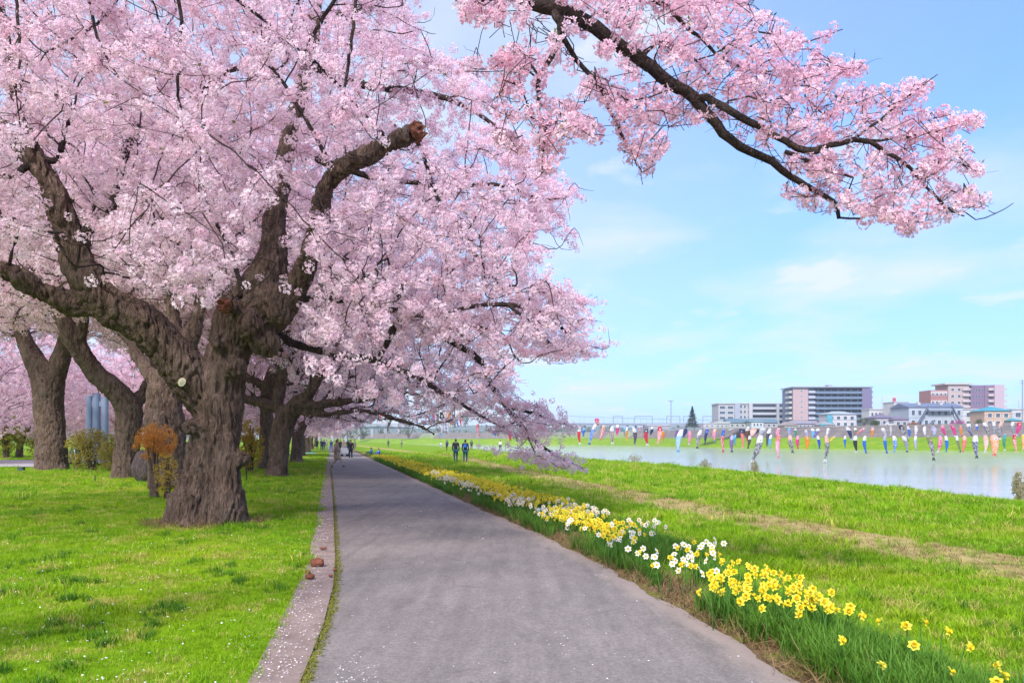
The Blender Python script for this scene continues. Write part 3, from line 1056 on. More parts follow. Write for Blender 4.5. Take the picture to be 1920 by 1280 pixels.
thin_px = [l3,
           [(212, 372, 13.5, 7), (232, 292, 13.4, 8), (248, 255, 13.4, 7), (262, 238, 13.4, 4)],
           [(108, 300, 13, 6), (122, 245, 12.9, 5), (138, 215, 12.9, 3)],
           [(452, 540, 13.9, 5), (436, 480, 13.7, 4.2), (412, 430, 13.5, 3.4), (385, 398, 13.3, 2.6), (372, 384, 13.2, 2)],
           [(345, -60, 9, 3.4), (340, 40, 9, 3.4), (334, 140, 9, 3.0), (334, 180, 9, 2.6), (352, 235, 9, 2.0), (376, 278, 9, 1.4)],
           [(166, -60, 9.5, 3), (178, 50, 9.5, 2.8), (196, 100, 9.5, 2.2), (222, 145, 9.5, 1.5)],
           [(36, -60, 9.2, 3), (36, 70, 9.2, 2.8), (38, 110, 9.2, 2.4), (30, 165, 9.2, 1.5)],
           [(672, -60, 10, 3.4), (660, 60, 10, 3.4), (650, 140, 10, 3.0), (642, 205, 10, 2.0)],
           [(225, -10, 10, 2.2), (180, 45, 10, 2.6), (120, 80, 10, 2.2), (85, 100, 10, 1.4)],
           [(500, 120, 12.5, 3.5), (440, 130, 12.4, 4.5), (400, 152, 12.3, 4), (370, 180, 12.2, 3)],
           [(818, 366, 12.6, 3.4), (840, 400, 12.5, 3.6), (872, 438, 12.4, 3.6), (880, 466, 12.3, 3.2), (900, 488, 12.2, 2.8), (922, 516, 12.2, 2.2), (942, 542, 12.2, 1.6)],
           [(560, 560, 14.2, 7), (640, 562, 13.9, 6.5), (696, 573, 13.7, 6), (735, 581, 13.5, 5.2), (785, 590, 13.3, 4.4), (840, 600, 13.1, 3.6), (925, 618, 12.9, 2.2)],
           [(600, 470, 13.8, 7), (642, 485, 13.6, 7), (682, 517, 13.4, 6.4), (740, 548, 13.2, 5.2), (786, 578, 13.1, 4.4), (826, 592, 13, 3.2), (880, 640, 12.9, 2)],
           [(826, 592, 13, 3.4), (880, 575, 13.2, 4.0), (934, 570, 13.4, 4.6), (974, 574, 13.5, 4.2), (1020, 588, 13.6, 3.4), (1056, 618, 13.7, 2.6), (1092, 660, 13.7, 1.6)],
           [(952, 571, 13.4, 3.6), (994, 604, 13.3, 3.2), (1034, 646, 13.2, 2.6), (1070, 664, 13.2, 1.8)],
           [(985, 570, 13.4, 2.2), (1010, 548, 13.2, 2.0), (1060, 562, 13.1, 1.6)],
           [(540, 640, 15.5, 8), (620, 660, 15.6, 7.5), (706, 676, 15.7, 7), (750, 692, 15.8, 6.2), (790, 711, 15.9, 5.4), (826, 735, 16, 4.6), (852, 748, 16, 3.8), (900, 778, 16.1, 2.6), (940, 800, 16.1, 1.6)],
           [(760, 590, 15.5, 7), (830, 630, 15.8, 6.4), (896, 672, 16.2, 6.0), (922, 722, 16.6, 5.2), (950, 765, 16.9, 4.6), (972, 792, 17.1, 4.0), (1000, 824, 17.4, 3.2), (1040, 852, 17.7, 2.4), (1072, 868, 17.8, 1.9), (1095, 878, 17.9, 1.2)],
           [(950, 765, 16.9, 3.4), (985, 770, 17.0, 3), (1030, 785, 17.2, 2.4), (1075, 800, 17.3, 1.4)],
           [(600, 300, 13.6, 7), (690, 330, 13.4, 6), (760, 340, 13.2, 5), (850, 352, 13.1, 4.4), (900, 345, 13.1, 4), (950, 350, 13.1, 3.4), (1010, 372, 13.1, 2.4), (1060, 372, 13.1, 1.5)],
           [(575, 120, 15.2, 8), (680, 160, 15, 7), (770, 170, 14.8, 6), (850, 190, 14.6, 5), (920, 230, 14.5, 3.6), (980, 290, 14.4, 2)],
           [(590, 30, 15.4, 7), (680, 20, 15, 6), (740, -10, 14.8, 4), (770, 60, 14.6, 2.4)],
           [(62, 300, 12.9, 8), (20, 330, 12.6, 6), (-40, 318, 12.3, 5)],
           [(560, 700, 15.2, 3.4), (540, 665, 15.0, 4.2), (500, 640, 14.8, 5)],
           ]
t0 = empty('cherry_tree', P(386, 992, Y0) * np.array([1, 1, 0]), label='huge old cherry with a gnarled furrowed trunk and a sawn-off bough, beside the path', cat='tree', group='cherry trees in blossom')
T0 = Vector(t0.location)


def local(o, ob):
    """geometry built in world coordinates, hung under a thing that stands at OB"""
    ob.matrix_parent_inverse = Matrix.Translation(-Vector(o.location))
    return ob


big = [limb_world([(a, b, Y, r * .95) for a, b, Y, r in l]) for l in big_px]
# roots flaring into the turf
for ang, rr in ((-2.4, .55), (-1.7, .6), (-0.7, .55), (0.2, .5), (1.4, .5), (2.5, .5)):
    b = np.array(T0)
    dx, dy = math.cos(ang), math.sin(ang)
    big.append(np.array([[b[0] + dx * .40, b[1] + dy * .40, .60, .28], [b[0] + dx * .52, b[1] + dy * .52, .16, .24], [b[0] + dx * (.70 + .22 * abs(math.sin(ang * 3))), b[1] + dy * (.70 + .22 * abs(math.sin(ang * 3))), -.12, .12]]))
burl_px = [(498, 640, Y0 - .35, 30), (470, 610, Y0 - .55, 30), (412, 640, Y0 - .4, 20), (440, 690, Y0 - .4, 22), (520, 590, Y0 - .5, 26), (270, 600, Y0 - .8, 20), (452, 860, Y0 - .3, 18), (362, 800, Y0 - .4, 20)]
trunk0 = local(t0, blob_trunk('trunk', big, 0.028, M_bark, t0, 0.066, 2.3, 1.1, [(*P(a, b, Y), r * Y / F) for a, b, Y, r in burl_px], 1))


def cut_end(px, py, Y, r, dirv, name, parent):
    """splintered red wood on a broken bough"""
    c = P(px, py, Y); d = unit(np.array(dirv, float))
    a = np.array([0, 0, 1.0]); u = unit(np.cross(d, a)); w = np.cross(u, d)
    v, f = [], []
    k = 16
    for ring, (s, q) in enumerate(((-0.05, 1.03), (0.02, 1.02), (0.05, 0.75), (0.02, 0.35))):
        for j in range(k):
            th = j * 2 * math.pi / k
            rr = r * q * (1 + 0.12 * math.sin(3 * th) + RNG.normal(0, 0.05))
            v.append(c + d * (s + RNG.normal(0, 0.012 if ring == 0 else 0.05)) + rr * (math.cos(th) * u + math.sin(th) * w))
    for ring in range(3):
        for j in range(k):
            f.append((ring * k + j, ring * k + (j + 1) % k, (ring + 1) * k + (j + 1) % k, (ring + 1) * k + j))
    f.append(tuple(3 * k + j for j in range(k)))
    return local(parent, link(name, mesh_py(name, v, f), M_wood_red, parent))


e = np.array(P(776, 250, Y0 - 2.4)) - P(735, 268, Y0 - 2.2)
cut_end(784, 246, Y0 - 2.44, 0.158, e, 'broken_end', t0)
cut_end(421, 572, Y0 - .84, 0.13, P(424, 573, Y0 - .8) - P(445, 578, Y0 - .6), 'broken_end', t0)
pale = MB()
for k in range(1):
    c = P(341, 716, Y0 - .62)
    th = np.arange(12) * math.pi / 6
    pale.add([(c[0] + .075 * math.cos(a), c[1] + 0.03 * math.sin(a) , c[2] + .085 * math.sin(a)) for a in th] + [(c[0], c[1] - .05, c[2])], [(i, (i + 1) % 12, 12) for i in range(12)])
local(t0, pale.obj('cut_scar', plain((0.42, 0.40, 0.27), 0.9, 0.3, 9), t0))

thin = []
for l in thin_px:
    thin.append(attach(limb_world(l), big[:9] + thin))
local(t0, thin_limbs(thin, 'branch', M_bark_smooth, t0, 'stuff'))

SIL = [(-900, -700), (770, -700), (775, 5), (735, 50), (760, 98), (840, 108), (888, 150), (920, 205), (965, 262), (1005, 300), (1082, 365), (1020, 392), (1040, 430), (985, 452), (1025, 515), (1092, 552), (1100, 602), (1085, 652), (1060, 650), (1022, 646), (1005, 640),
       (990, 655), (965, 690), (965, 735), (1005, 755), (1040, 772), (1070, 795), (1050, 808), (1010, 812), (1040, 838), (1085, 868), (1060, 868), (1020, 848), (985, 850), (960, 800), (900, 782), (820, 780), (740, 760), (640, 730), (560, 700), (520, 640), (440, 560), (330, 560), (200, 520), (60, 470), (-900, 560)]
lim_n, lim_r, lim_l = limb_nodes(big[3:9] + thin, np.array(T0))
cand = np.column_stack([RNG.uniform(-17, 3.5, 60000), RNG.uniform(8.2, 21, 60000), RNG.uniform(0.7, 12.5, 60000)])
c0 = np.array([T0[0], T0[1] + 0.2, 4.2])
rel = (cand - c0) / np.array([9.6, 6.6, 7.8])
ok = ((rel ** 2).sum(1) < 1) & (np.linalg.norm((cand - np.array([T0[0], T0[1], 3.0])) / np.array([2.0, 2.0, 1.5]), axis=1) > 1)
pp = proj(cand)
inframe = (pp[:, 0] > -100) & (pp[:, 1] > -150)
ok &= inside(pp, SIL)
ok &= ~((pp[:, 0] < 600) & (pp[:, 1] > 560))
ok &= ~(cand[:, 2] < 3.0) | (pp[:, 0] > 620)
cand = cand[ok]; pp = pp[ok]
# long outer sprays along the river-side edge get their own nodes
edge_n = []
sprays = []
for a, b in zip(SIL[2:33], SIL[3:34]):
    for q in range(max(1, int(math.hypot(b[0] - a[0], b[1] - a[1]) / 26))):
        s_ = RNG.random(); px, py = a[0] + (b[0] - a[0]) * s_ - 45, a[1] + (b[1] - a[1]) * s_ + RNG.normal(0, 8)
        Y = 13.4 + RNG.normal(0, 1.0) + max(0, py - 650) * .015
        L = RNG.uniform(50, 115); dy = RNG.uniform(-.15, .5)
        if py > 690: L *= .5; dy = RNG.uniform(-.2, .1)
        sprays.append(limb_world([(px - 40, py - 12, Y, 1.6), (px + L * .45, py + L * .1, Y, 1.2), (px + L, py + L * dy, Y, .7)]))
for l in thin + sprays:
    cc = catmull(l, 0.3)
    edge_n.append(cc[len(cc) // 3:, :3] + RNG.normal(0, 0.12, (len(cc) - len(cc) // 3, 3)))
edge_n = np.vstack(edge_n)
gap = np.array([noise.noise((p[0] * .6, p[1] * .6, p[2] * .8)) + .5 * noise.noise((p[0] * 1.5, p[1] * 1.5, p[2] * 1.9)) for p in cand])
RIM = np.array([(a, b, 0.0) for a, b in SIL[1:42]])
rim = seg_dist(pp, RIM)
low = (pp[:, 0] > 760) & (pp[:, 1] > 640)
cand = cand[gap > np.interp(rim, [0, 60, 170], [0.18, 0.04, -0.14]) + np.where(low, 0.16, 0) + np.where((pp[:, 0] > 780) & (pp[:, 1] < 360), 0.16, 0)]
keep = thin_out(cand, 0.52)
att = np.vstack([cand[keep], edge_n])
print('tree 0 nodes', len(att))
allp, par, order = grow(lim_n, lim_l, att)
v, f, desc = branch_mesh(allp, par, order, len(lim_n), lim_r, 0.0045, 5, 0.40, 0.055)
local(t0, link('branchlet', mesh_np('branchlet', v, f, True), M_bark_smooth, t0, kind='stuff'))
nodes = allp[len(lim_n):]
pv, rv, bl = twigs(nodes, unit(nodes - np.array([T0[0], T0[1], 3.5])), 4, 0.28, 0.68, 0.35, 0.140)
SHOWN = [np.array([(a, b, r) for a, b, Y, r in l], float) for l in (trunk_l, r1b[:4], r1b[5:], [q for q in l1 if q[1] > 268], [q for q in l2 if q[0] > -5], r1a[:5])]


def clear_of_limbs(b, Ylim, lines, gap, keep_p=0.10):
    """blossom that would stand between the viewer and the bare limbs mostly is not there"""
    pp = proj(b)
    hit = np.zeros(len(b), bool)
    for ln in lines:
        hit |= seg_dist(pp, ln) < gap
    hit &= b[:, 1] < Ylim
    hit &= RNG.random(len(b)) > keep_p
    return ~hit


kp = clear_of_limbs(bl, Y0 + .3, SHOWN, 9, 0.06)
bl = bl[kp]
pb = proj(bl)
lowb = (pb[:, 0] > 760) & (pb[:, 1] > 640)
near_limb = np.zeros(len(bl), bool)
for l in thin_px[10:]: near_limb |= (seg_dist(pb, np.array([(a, b, r) for a, b, Y, r in l], float)) < 13) & (np.abs(bl[:, 1] - np.mean([q[2] for q in l])) < 1.6)
bl = bl[(inside(pb + RNG.normal(0, 14, pb.shape), SIL) | near_limb) & ~(lowb & (RNG.random(len(bl)) < .35))]
sp_ = []
for l in sprays:
    cc = catmull(l, 0.05)[:, :3]
    sp_.append(cc[RNG.random(len(cc)) < 0.8] + 0)
for l in thin[10:]:
    cc = catmull(l, 0.06); cc = cc[len(cc) // 2:, :3]
    sp_.append(cc[RNG.random(len(cc)) < 0.55])
sp_ = np.vstack(sp_); bl = np.vstack([bl, sp_ + RNG.normal(0, 0.03, sp_.shape)])
tk = clear_of_limbs(pv[:, 2], Y0 + .3, SHOWN, 4, 0.35) & inside(proj(pv[:, 3]) + [12, 0], SIL)
v, f = tubes_batch(pv[tk], rv[tk], 3)
local(t0, link('twig', mesh_np('twig', v, f), M_twig, t0, kind='stuff'))
print('tree 0 blossoms', len(bl))
local(t0, scatter('crown', bl, any_rot(len(bl)), RNG.uniform(0.75, 1.15, len(bl)), G_mid, 4, t0, kind='stuff'))
yl = bl[RNG.random(len(bl)) < 0.035] + RNG.normal(0, 0.04, (1, 3))
local(t0, scatter('young_leaves', yl, any_rot(len(yl)), RNG.uniform(0.8, 1.5, len(yl)), G_young, 3, t0, kind='stuff'))


# ---- the bough that reaches in from a tree out of view, over the path
OV = [
    ([(900, -120, 5.6, 19), (955, -40, 5.7, 17), (1000, 2, 5.75, 15.5), (1038, 14, 5.8, 14.5), (1093, 36, 5.85, 13.5), (1136, 68, 5.9, 13), (1201, 111, 6.0, 12.3), (1258, 154, 6.05, 11.6), (1301, 187, 6.1, 11), (1332, 218, 6.1, 9.5), (1356, 248, 6.15, 9), (1387, 275, 6.2, 8), (1430, 295, 6.25, 7.3), (1484, 331, 6.3, 6.3), (1527, 356, 6.35, 5.4), (1562, 378, 6.4, 4.6), (1573, 408, 6.4, 3.4)]),
    ([(1301, 187, 6.1, 7.5), (1325, 182, 6.05, 7.2), (1359, 201, 6.0, 7), (1409, 230, 5.95, 6.6), (1445, 250, 5.95, 6), (1473, 264, 5.95, 6), (1494, 277, 5.95, 6.2), (1530, 284, 5.95, 7), (1556, 275, 5.95, 5.5), (1599, 262, 6.0, 5), (1628, 264, 6.0, 4.6), (1663, 287, 6.05, 4), (1692, 302, 6.05, 3.6), (1711, 321, 6.1, 3), (1735, 349, 6.1, 2.6), (1764, 378, 6.15, 2.1), (1785, 395, 6.15, 1.7), (1808, 405, 6.2, 1.2)]),
    ([(1808, 396, 6.2, 1.1), (1829, 412, 6.2, 1.0), (1868, 400, 6.25, 1), (1900, 381, 6.3, .6)]),
    ([(1036, 14, 5.8, 8), (1050, 42, 5.75, 8), (1052, 60, 5.75, 7), (1044, 84, 5.7, 5.6), (1033, 111, 5.65, 5), (1011, 143, 5.6, 4.2), (1009, 180, 5.55, 4), (1012, 216, 5.55, 3.4), (1023, 238, 5.5, 3), (1019, 275, 5.5, 2.2), (1016, 325, 5.5, 1.2)]),
    ([(1054, 62, 5.75, 6), (1064, 90, 5.8, 5), (1080, 112, 5.85, 4.6), (1112, 145, 5.9, 4.4), (1133, 177, 5.95, 4), (1143, 208, 6, 3.4), (1158, 235, 6, 3), (1172, 266, 6, 2.6), (1187, 296, 6, 2.0), (1202, 318, 6, 1.2)]),
    ([(1000, 2, 5.75, 6), (1100, -60, 5.9, 6), (1180, -30, 6.1, 5.4), (1226, 0, 6.2, 5), (1255, 18, 6.25, 4.4), (1284, 47, 6.3, 4), (1313, 72, 6.35, 3.4), (1342, 101, 6.4, 2.8), (1371, 119, 6.4, 2.2), (1412, 134, 6.45, 1.6), (1470, 132, 6.5, 1.1), (1560, 122, 6.5, .7)]),
    ([(1573, 408, 6.4, 2), (1612, 410, 6.4, 1.9), (1646, 395, 6.4, 1.7), (1671, 398, 6.45, 1.6), (1686, 418, 6.45, 1.3), (1707, 440, 6.5, .8)]),
    ([(985, 5, 5.7, 7), (940, -10, 5.5, 6), (900, 5, 5.4, 4), (868, 12, 5.3, 2)]),
    ([(1471, 284, 5.95, 4), (1520, 303, 5.95, 3.4), (1560, 320, 6, 2.8), (1600, 333, 6, 1.6)]),
    ([(1601, 262, 6, 3), (1650, 225, 5.9, 2.4), (1690, 190, 5.85, 1.8), (1730, 160, 5.8, 1.2), (1758, 140, 5.8, .8)]),
    ([(1628, 264, 6, 2.6), (1690, 258, 6.05, 2.2), (1760, 245, 6.1, 1.6), (1835, 215, 6.15, .9)]),
    ([(1711, 321, 6.1, 2.2), (1760, 300, 6.15, 1.8), (1800, 305, 6.2, 1.3), (1838, 325, 6.2, .8)]),
    ([(1200, 110, 6, 4), (1240, 80, 6.1, 3), (1290, 100, 6.2, 2.2), (1340, 150, 6.25, 1.4)]),
    ([(1342, 101, 6.4, 2), (1420, 60, 6.4, 1.6), (1500, 80, 6.45, 1.2), (1580, 55, 6.5, .8)]),
    ([(1412, 134, 6.45, 1.6), (1480, 145, 6.4, 1.4), (1550, 135, 6.4, 1.1), (1620, 125, 6.4, .8)]),
    ([(968, 90, 5.5, 2.2), (962, 120, 5.5, 2), (955, 150, 5.5, 1.5), (935, 180, 5.5, .9)]),
    ([(1010, 150, 5.6, 2.0), (960, 112, 5.55, 1.8), (920, 130, 5.5, 1.2), (880, 128, 5.45, .8)]),
    ([(1012, 200, 5.55, 1.8), (985, 195, 5.5, 1.6), (955, 218, 5.5, 1.0), (905, 190, 5.5, .8)]),
]
t1 = empty('cherry_tree', (-6.2, 1.4, 0), label='cherry whose long blossoming bough reaches across the top over path and river', cat='tree', group='cherry trees in blossom')
ovl = [limb_world(l) for l in OV]
s0 = ovl[0][0]
tr1 = np.array([[-6.2, 1.4, -0.2, .62], [-6.2, 1.4, .5, .5], [-6.1, 1.5, 1.4, .44], [-5.9, 1.7, 2.4, .42], [-5.4, 2.2, 3.5, .34], [-4.2, 3.2, 4.6, .24], [-2.6, 4.4, 5.35, .16], [-1.2, 5.2, 5.62, .10], [*s0[:3], s0[3]]])
tr2 = np.array([[-5.95, 1.65, 2.2, .34], [-6.6, 1.2, 3.6, .28], [-7.4, 0.6, 5.2, .2], [-8.2, 0.0, 7.0, .12]])
local(t1, blob_trunk('trunk', [tr1, tr2], 0.06, M_bark, t1, 0.05))
ovl2 = [ovl[0]]
for l in ovl[1:]: ovl2.append(attach(l, ovl2))
local(t1, thin_limbs(ovl2, 'bough', M_bark_smooth, t1, None, 10))
OVP = [[(866, -60), (1400, -60), (1440, 35), (1500, 62), (1510, 95), (1590, 108), (1628, 118), (1620, 142), (1560, 152), (1500, 150), (1570, 172), (1670, 160), (1740, 152), (1752, 172), (1700, 195), (1780, 210), (1838, 212), (1838, 240), (1790, 252), (1845, 290), (1842, 330), (1770, 318), (1750, 345), (1845, 360), (1862, 395), (1800, 398), (1770, 410), (1720, 440), (1680, 438), (1640, 400), (1560, 400), (1500, 380), (1455, 350), (1520, 345), (1430, 292), (1370, 268), (1330, 236), (1250, 240), (1180, 140), (1090, 60), (1040, 50), (960, 70), (905, 55), (868, 25)],
       [(950, 60), (1045, 40), (1075, 110), (1130, 140), (1180, 175), (1230, 190), (1255, 262), (1215, 330), (1170, 310), (1120, 290), (1095, 250), (1060, 262), (1045, 300), (1020, 325), (985, 285), (940, 265), (900, 225), (865, 165), (870, 110), (915, 85)]]
ct, dens = [], []
for k_, (poly, n) in enumerate( zip(OVP, (9000, 4200))):
    pl = np.array(poly, float)
    qx = RNG.uniform(pl[:, 0].min(), pl[:, 0].max(), n); qy = RNG.uniform(pl[:, 1].min(), pl[:, 1].max(), n)
    m = inside(np.column_stack([qx, qy]), poly)
    for a, b in zip(qx[m], qy[m]):
        if k_ == 1 and noise.noise((a * .016, b * .016, 4)) < -.02: continue
        base = np.interp(a, [850, 1000, 1300, 1900], [5.4, 5.7, 6.1, 6.3])
        ct.append(P(a, b, base + RNG.normal(0, 0.28)))
ct = np.array(ct)
ct = ct[thin_out(ct, 0.115)]
ln, lr, ll = limb_nodes(ovl2, np.array(s0[:3]))
allp, par, order = grow(ln, ll, ct, 0.12)
v, f, desc = branch_mesh(allp, par, order, len(ln), lr, 0.0015, 5, 0.42, 0.010)
local(t1, link('branchlet', mesh_np('branchlet', v, f, True), M_bark_smooth, t1, kind='stuff'))
nd = allp[len(ln):]
pd = np.array([allp[par[g]] for g in range(len(ln), len(allp))])
tt = RNG.uniform(0.3, 1, len(nd))[:, None]
clump = np.array([noise.noise((*map(float, p * 3.0),)) for p in nd])
bl = np.vstack([nd, nd * tt + pd * (1 - tt) + RNG.normal(0, 0.02, nd.shape)])
cl2 = np.concatenate([clump, clump])
bl = bl[(cl2 > -0.14) & (RNG.random(len(bl)) < 0.62)]
bl = bl[clear_of_limbs(bl, 9, [np.array([(a, b, r) for a, b, Y, r in l], float) for l in (OV[0], OV[3], OV[4], OV[1])], 3, 0.25)]
ends = []
for l in ovl[3:]:
    c_ = catmull(l, 0.035)
    c_ = c_[int(len(c_) * .30):int(len(c_) * .97)]
    g_ = np.array([noise.noise((*map(float, q * 4.0),)) for q in c_[:, :3]])
    ends.append(c_[g_ > -.12][:, :3])
ends = np.vstack(ends)
bl = np.vstack([bl, ends + RNG.normal(0, .022, ends.shape)])
print('bough blossoms', len(bl))
local(t1, scatter('crown', bl, any_rot(len(bl)), RNG.uniform(0.75, 1.2, len(bl)), G_near, 4, t1, kind='stuff'))
pv, rv, _b = twigs(nd[RNG.random(len(nd)) < 0.35], unit(RNG.normal(0, 1, (1, 3))) * np.ones((1, 3)) * 0 + np.array([[.2, 0, .3]]), 1, 0.06, 0.16, 0.2, 0.1)
v, f = tubes_batch(pv, rv * 0.5, 3)
local(t1, link('twig', mesh_np('twig', v, f), M_twig, t1, kind='stuff'))
yl = bl[RNG.random(len(bl)) < 0.05] + np.array([0, 0, .05])
local(t1, scatter('young_leaves', yl, any_rot(len(yl)), RNG.uniform(0.5, 0.9, len(yl)), G_young, 3, t1, kind='stuff'))


# ---- the other trees
def crown_for(root, limbs, centre, rads, nodes_sp, per, seed_n, step, scale, lowcut, parent, G=None, poly=None, shape_r=(0.35, 0.75), show=None):
    cand = centre + RNG.uniform(-1, 1, (seed_n, 3)) * rads
    rel = (cand - centre) / rads
    q = (rel ** 2).sum(1)
    ok = (q < 1) & (cand[:, 2] > lowcut) & ((q > 0.12) | (cand[:, 2] > centre[2]))
    if poly is not None:
        ok &= inside(proj(cand), poly)
    cand = cand[ok]
    att = cand[thin_out(cand, nodes_sp)]
    ln, lr, ll = limb_nodes(limbs, root)
    sel = ln[:, 2] > root[2] + 2.0
    ln, lr, ll = ln[sel], lr[sel], ll[sel]
    allp, par, order = grow(ln, ll, att, 0.3)
    v, f, desc = branch_mesh(allp, par, order, len(ln), lr, 0.008, 4, 0.42, 0.10)
    nd = allp[len(ln):]
    pv, rv, bl = twigs(nd, unit(nd - (centre - np.array([0, 0, rads[2] * .5]))), per, *shape_r, 0.3, step)
    if poly is not None:
        pb = proj(bl)
        bl = bl[inside(pb + RNG.normal(0, 6, pb.shape), poly)]
    if show is not None:
        bl = bl[clear_of_limbs(bl, show[0], show[1], 5, 0.05)]
        tkeep = clear_of_limbs(pv[:, 2], show[0], show[1], 3, 0.3)
        pv, rv = pv[tkeep], rv[tkeep]
    tv, tf = tubes_batch(pv[:, ::3][:, :2].repeat(1, 1), rv[:, :2] * 1.3, 3)
    me = mesh_np('branch', np.vstack([v, tv]), np.vstack([f, tf + len(v)]), True)
    return me, bl


def tree_px(label, limbs_px, centre, rads, voxel, rough=0.04, sp=0.62, per=3, step=0.20, lowcut=3.0, poly=None, seed_n=26000, scale=(0.7, 1.1), fork=590):
    limbs = [limb_world(l) for l in limbs_px]
    b = limbs[0][0]
    t = empty('cherry_tree', (b[0], b[1], 0), label=label, cat='tree', group='cherry trees in blossom')
    local(t, blob_trunk('trunk', limbs, voxel, M_bark_far, t, rough * 1.7, 2.4, 1.0, (), 1))
    me, bl = crown_for(np.array([b[0], b[1], 0.0]), limbs, np.array(centre, float), np.array(rads, float), sp, per, seed_n, step, scale, lowcut, t, poly=poly, show=(b[1] + .4, [np.array([(p_[0], p_[1], p_[3]) for p_ in l if p_[1] > fork], float) for l in limbs_px if sum(p_[1] > fork for p_ in l) > 1]))
    local(t, link('branch', me, M_twig_gr, t, kind='stuff'))
    local(t, scatter('crown', bl, any_rot(len(bl)), RNG.uniform(*scale, len(bl)), G_far, 4, t, kind='stuff'))
    print(label[:30], len(bl))
    return t


# tree just behind the old one
tree_px('cherry half hidden behind the huge gnarled trunk, two stubby limbs rising from it',
        [[(318, 912, 24, 40), (314, 870, 24, 36), (310, 810, 24, 36), (308, 750, 24, 33), (316, 700, 24, 27), (326, 650, 24, 17), (326, 600, 24, 13), (316, 540, 24, 9), (300, 440, 24, 6)],
         [(316, 710, 24, 24), (340, 668, 24, 20), (360, 625, 24, 17), (372, 580, 24, 13), (392, 500, 24, 9), (420, 400, 24, 6)],
         [(312, 740, 24, 20), (280, 700, 24, 15), (250, 650, 24.4, 11), (200, 590, 25, 8)]],
        (-11, 25.5, 8.6), (7.5, 5, 5.0), 0.06, lowcut=6.4)
# leaning tree with the forked bough
tree_px('cherry with a thick trunk bent back over the lawn, bough leaning towards side path',
        [[(233, 902, 31, 27), (236, 860, 31, 23), (241, 800, 31, 23), (239, 762, 31, 24), (212, 728, 30.7, 21), (178, 697, 30.5, 19), (150, 660, 30.2, 18), (132, 628, 30, 18), (112, 590, 30, 14), (60, 520, 30, 10), (0, 470, 30, 6)],
         [(150, 660, 30.2, 12), (158, 600, 30, 9), (165, 520, 30, 6)],
         [(240, 770, 31, 16), (265, 740, 31.5, 12), (290, 690, 32, 9), (300, 600, 33, 6)]],
        (-17, 31.5, 9.8), (8, 6, 5.2), 0.06, lowcut=6.6)
tree_px('upright cherry trunk with a stout fork, standing alone beyond the lawn by the side path',
        [[(97, 884, 40, 34), (96, 868, 40, 29), (95, 820, 40, 27), (91, 760, 40, 26), (88, 715, 40, 27), (68, 680, 40, 20), (48, 640, 40, 15), (34, 600, 40, 11), (10, 520, 40, 7)],
         [(92, 730, 40, 26), (108, 690, 40, 19), (124, 640, 40, 15), (140, 580, 40, 11), (160, 500, 40, 7)]],
        (-25, 40, 10.4), (8, 6, 5.2), 0.07, lowcut=7.3)
PE = [(200, 300), (760, 380), (900, 560), (960, 690), (1000, 720), (940, 770), (850, 790), (790, 800), (740, 790), (690, 790), (600, 790), (560, 730), (480, 660), (200, 660)]
tree_px('stocky cherry on the path side lawn, its right limb stretched low over the path',
        [[(519, 897, 32.5, 25), (521, 868, 32.5, 19), (526, 820, 32.5, 20), (536, 785, 32.5, 21), (556, 762, 32.3, 17), (580, 738, 32, 13), (592, 715, 32, 10), (640, 640, 31.5, 7)],
         [(545, 780, 32.5, 13), (520, 765, 32.6, 11), (490, 755, 32.8, 10), (455, 745, 33, 9), (400, 720, 33, 7)],
         [(568, 762, 32.2, 10), (600, 758, 31.9, 9), (640, 753, 31.6, 8), (682, 747, 31.3, 7.5), (715, 736, 31, 6.5), (746, 732, 30.8, 5), (800, 745, 30.4, 3.5)],
         [(560, 775, 32.2, 6), (620, 775, 31.8, 5), (690, 770, 31.2, 5), (740, 785, 30.8, 4), (790, 800, 30.4, 3), (815, 815, 30.2, 2)],
         [(520, 765, 32.6, 12), (528, 700, 32.6, 11), (540, 640, 32.6, 9), (560, 560, 32.6, 6)]],
        (-8.6, 32, 6.0), (9.6, 6, 5.4), 0.06, sp=0.70, lowcut=1.9, poly=PE, seed_n=40000)
tree_px('cherry trunk half hidden behind the stocky tree on the path side lawn',
        [[(497, 880, 41, 15), (498, 840, 41, 13), (500, 780, 41, 13), (502, 735, 41, 13), (516, 688, 41, 12), (532, 652, 41, 11), (545, 600, 41, 8)],
         [(502, 760, 41, 9), (480, 752, 41, 9), (460, 748, 41, 8), (420, 740, 41, 7)],
         [(502, 730, 41, 9), (480, 715, 41, 8), (455, 702, 41, 7), (420, 660, 41, 5)]],
        (-13.5, 42, 7.9), (8, 6, 5.2), 0.09, lowcut=3.9)

# generic old cherry for the rows farther off: two forms, copied
def proto(seed_limbs, label):
    t = empty('cherry_tree', (0, 0, 0), label=label, cat='tree', group='cherry trees in blossom')
    blob_trunk('trunk', seed_limbs, 0.11, M_bark_far, t, 0.05, 2.0, 0.6, (), 2)
    me, bl = crown_for(np.zeros(3), seed_limbs, np.array([0, 0, 6.6]), np.array([7.6, 7.6, 4.6]), 0.95, 4, 16000, 0.26, None, 2.7, t, shape_r=(0.5, 1.0))
    link('branch', me, M_twig_gr, t, kind='stuff')
    scatter('crown', bl, any_rot(len(bl)), RNG.uniform(0.95, 1.5, len(bl)), G_far, 4, t, kind='stuff')
    print('proto', len(bl))
    return t


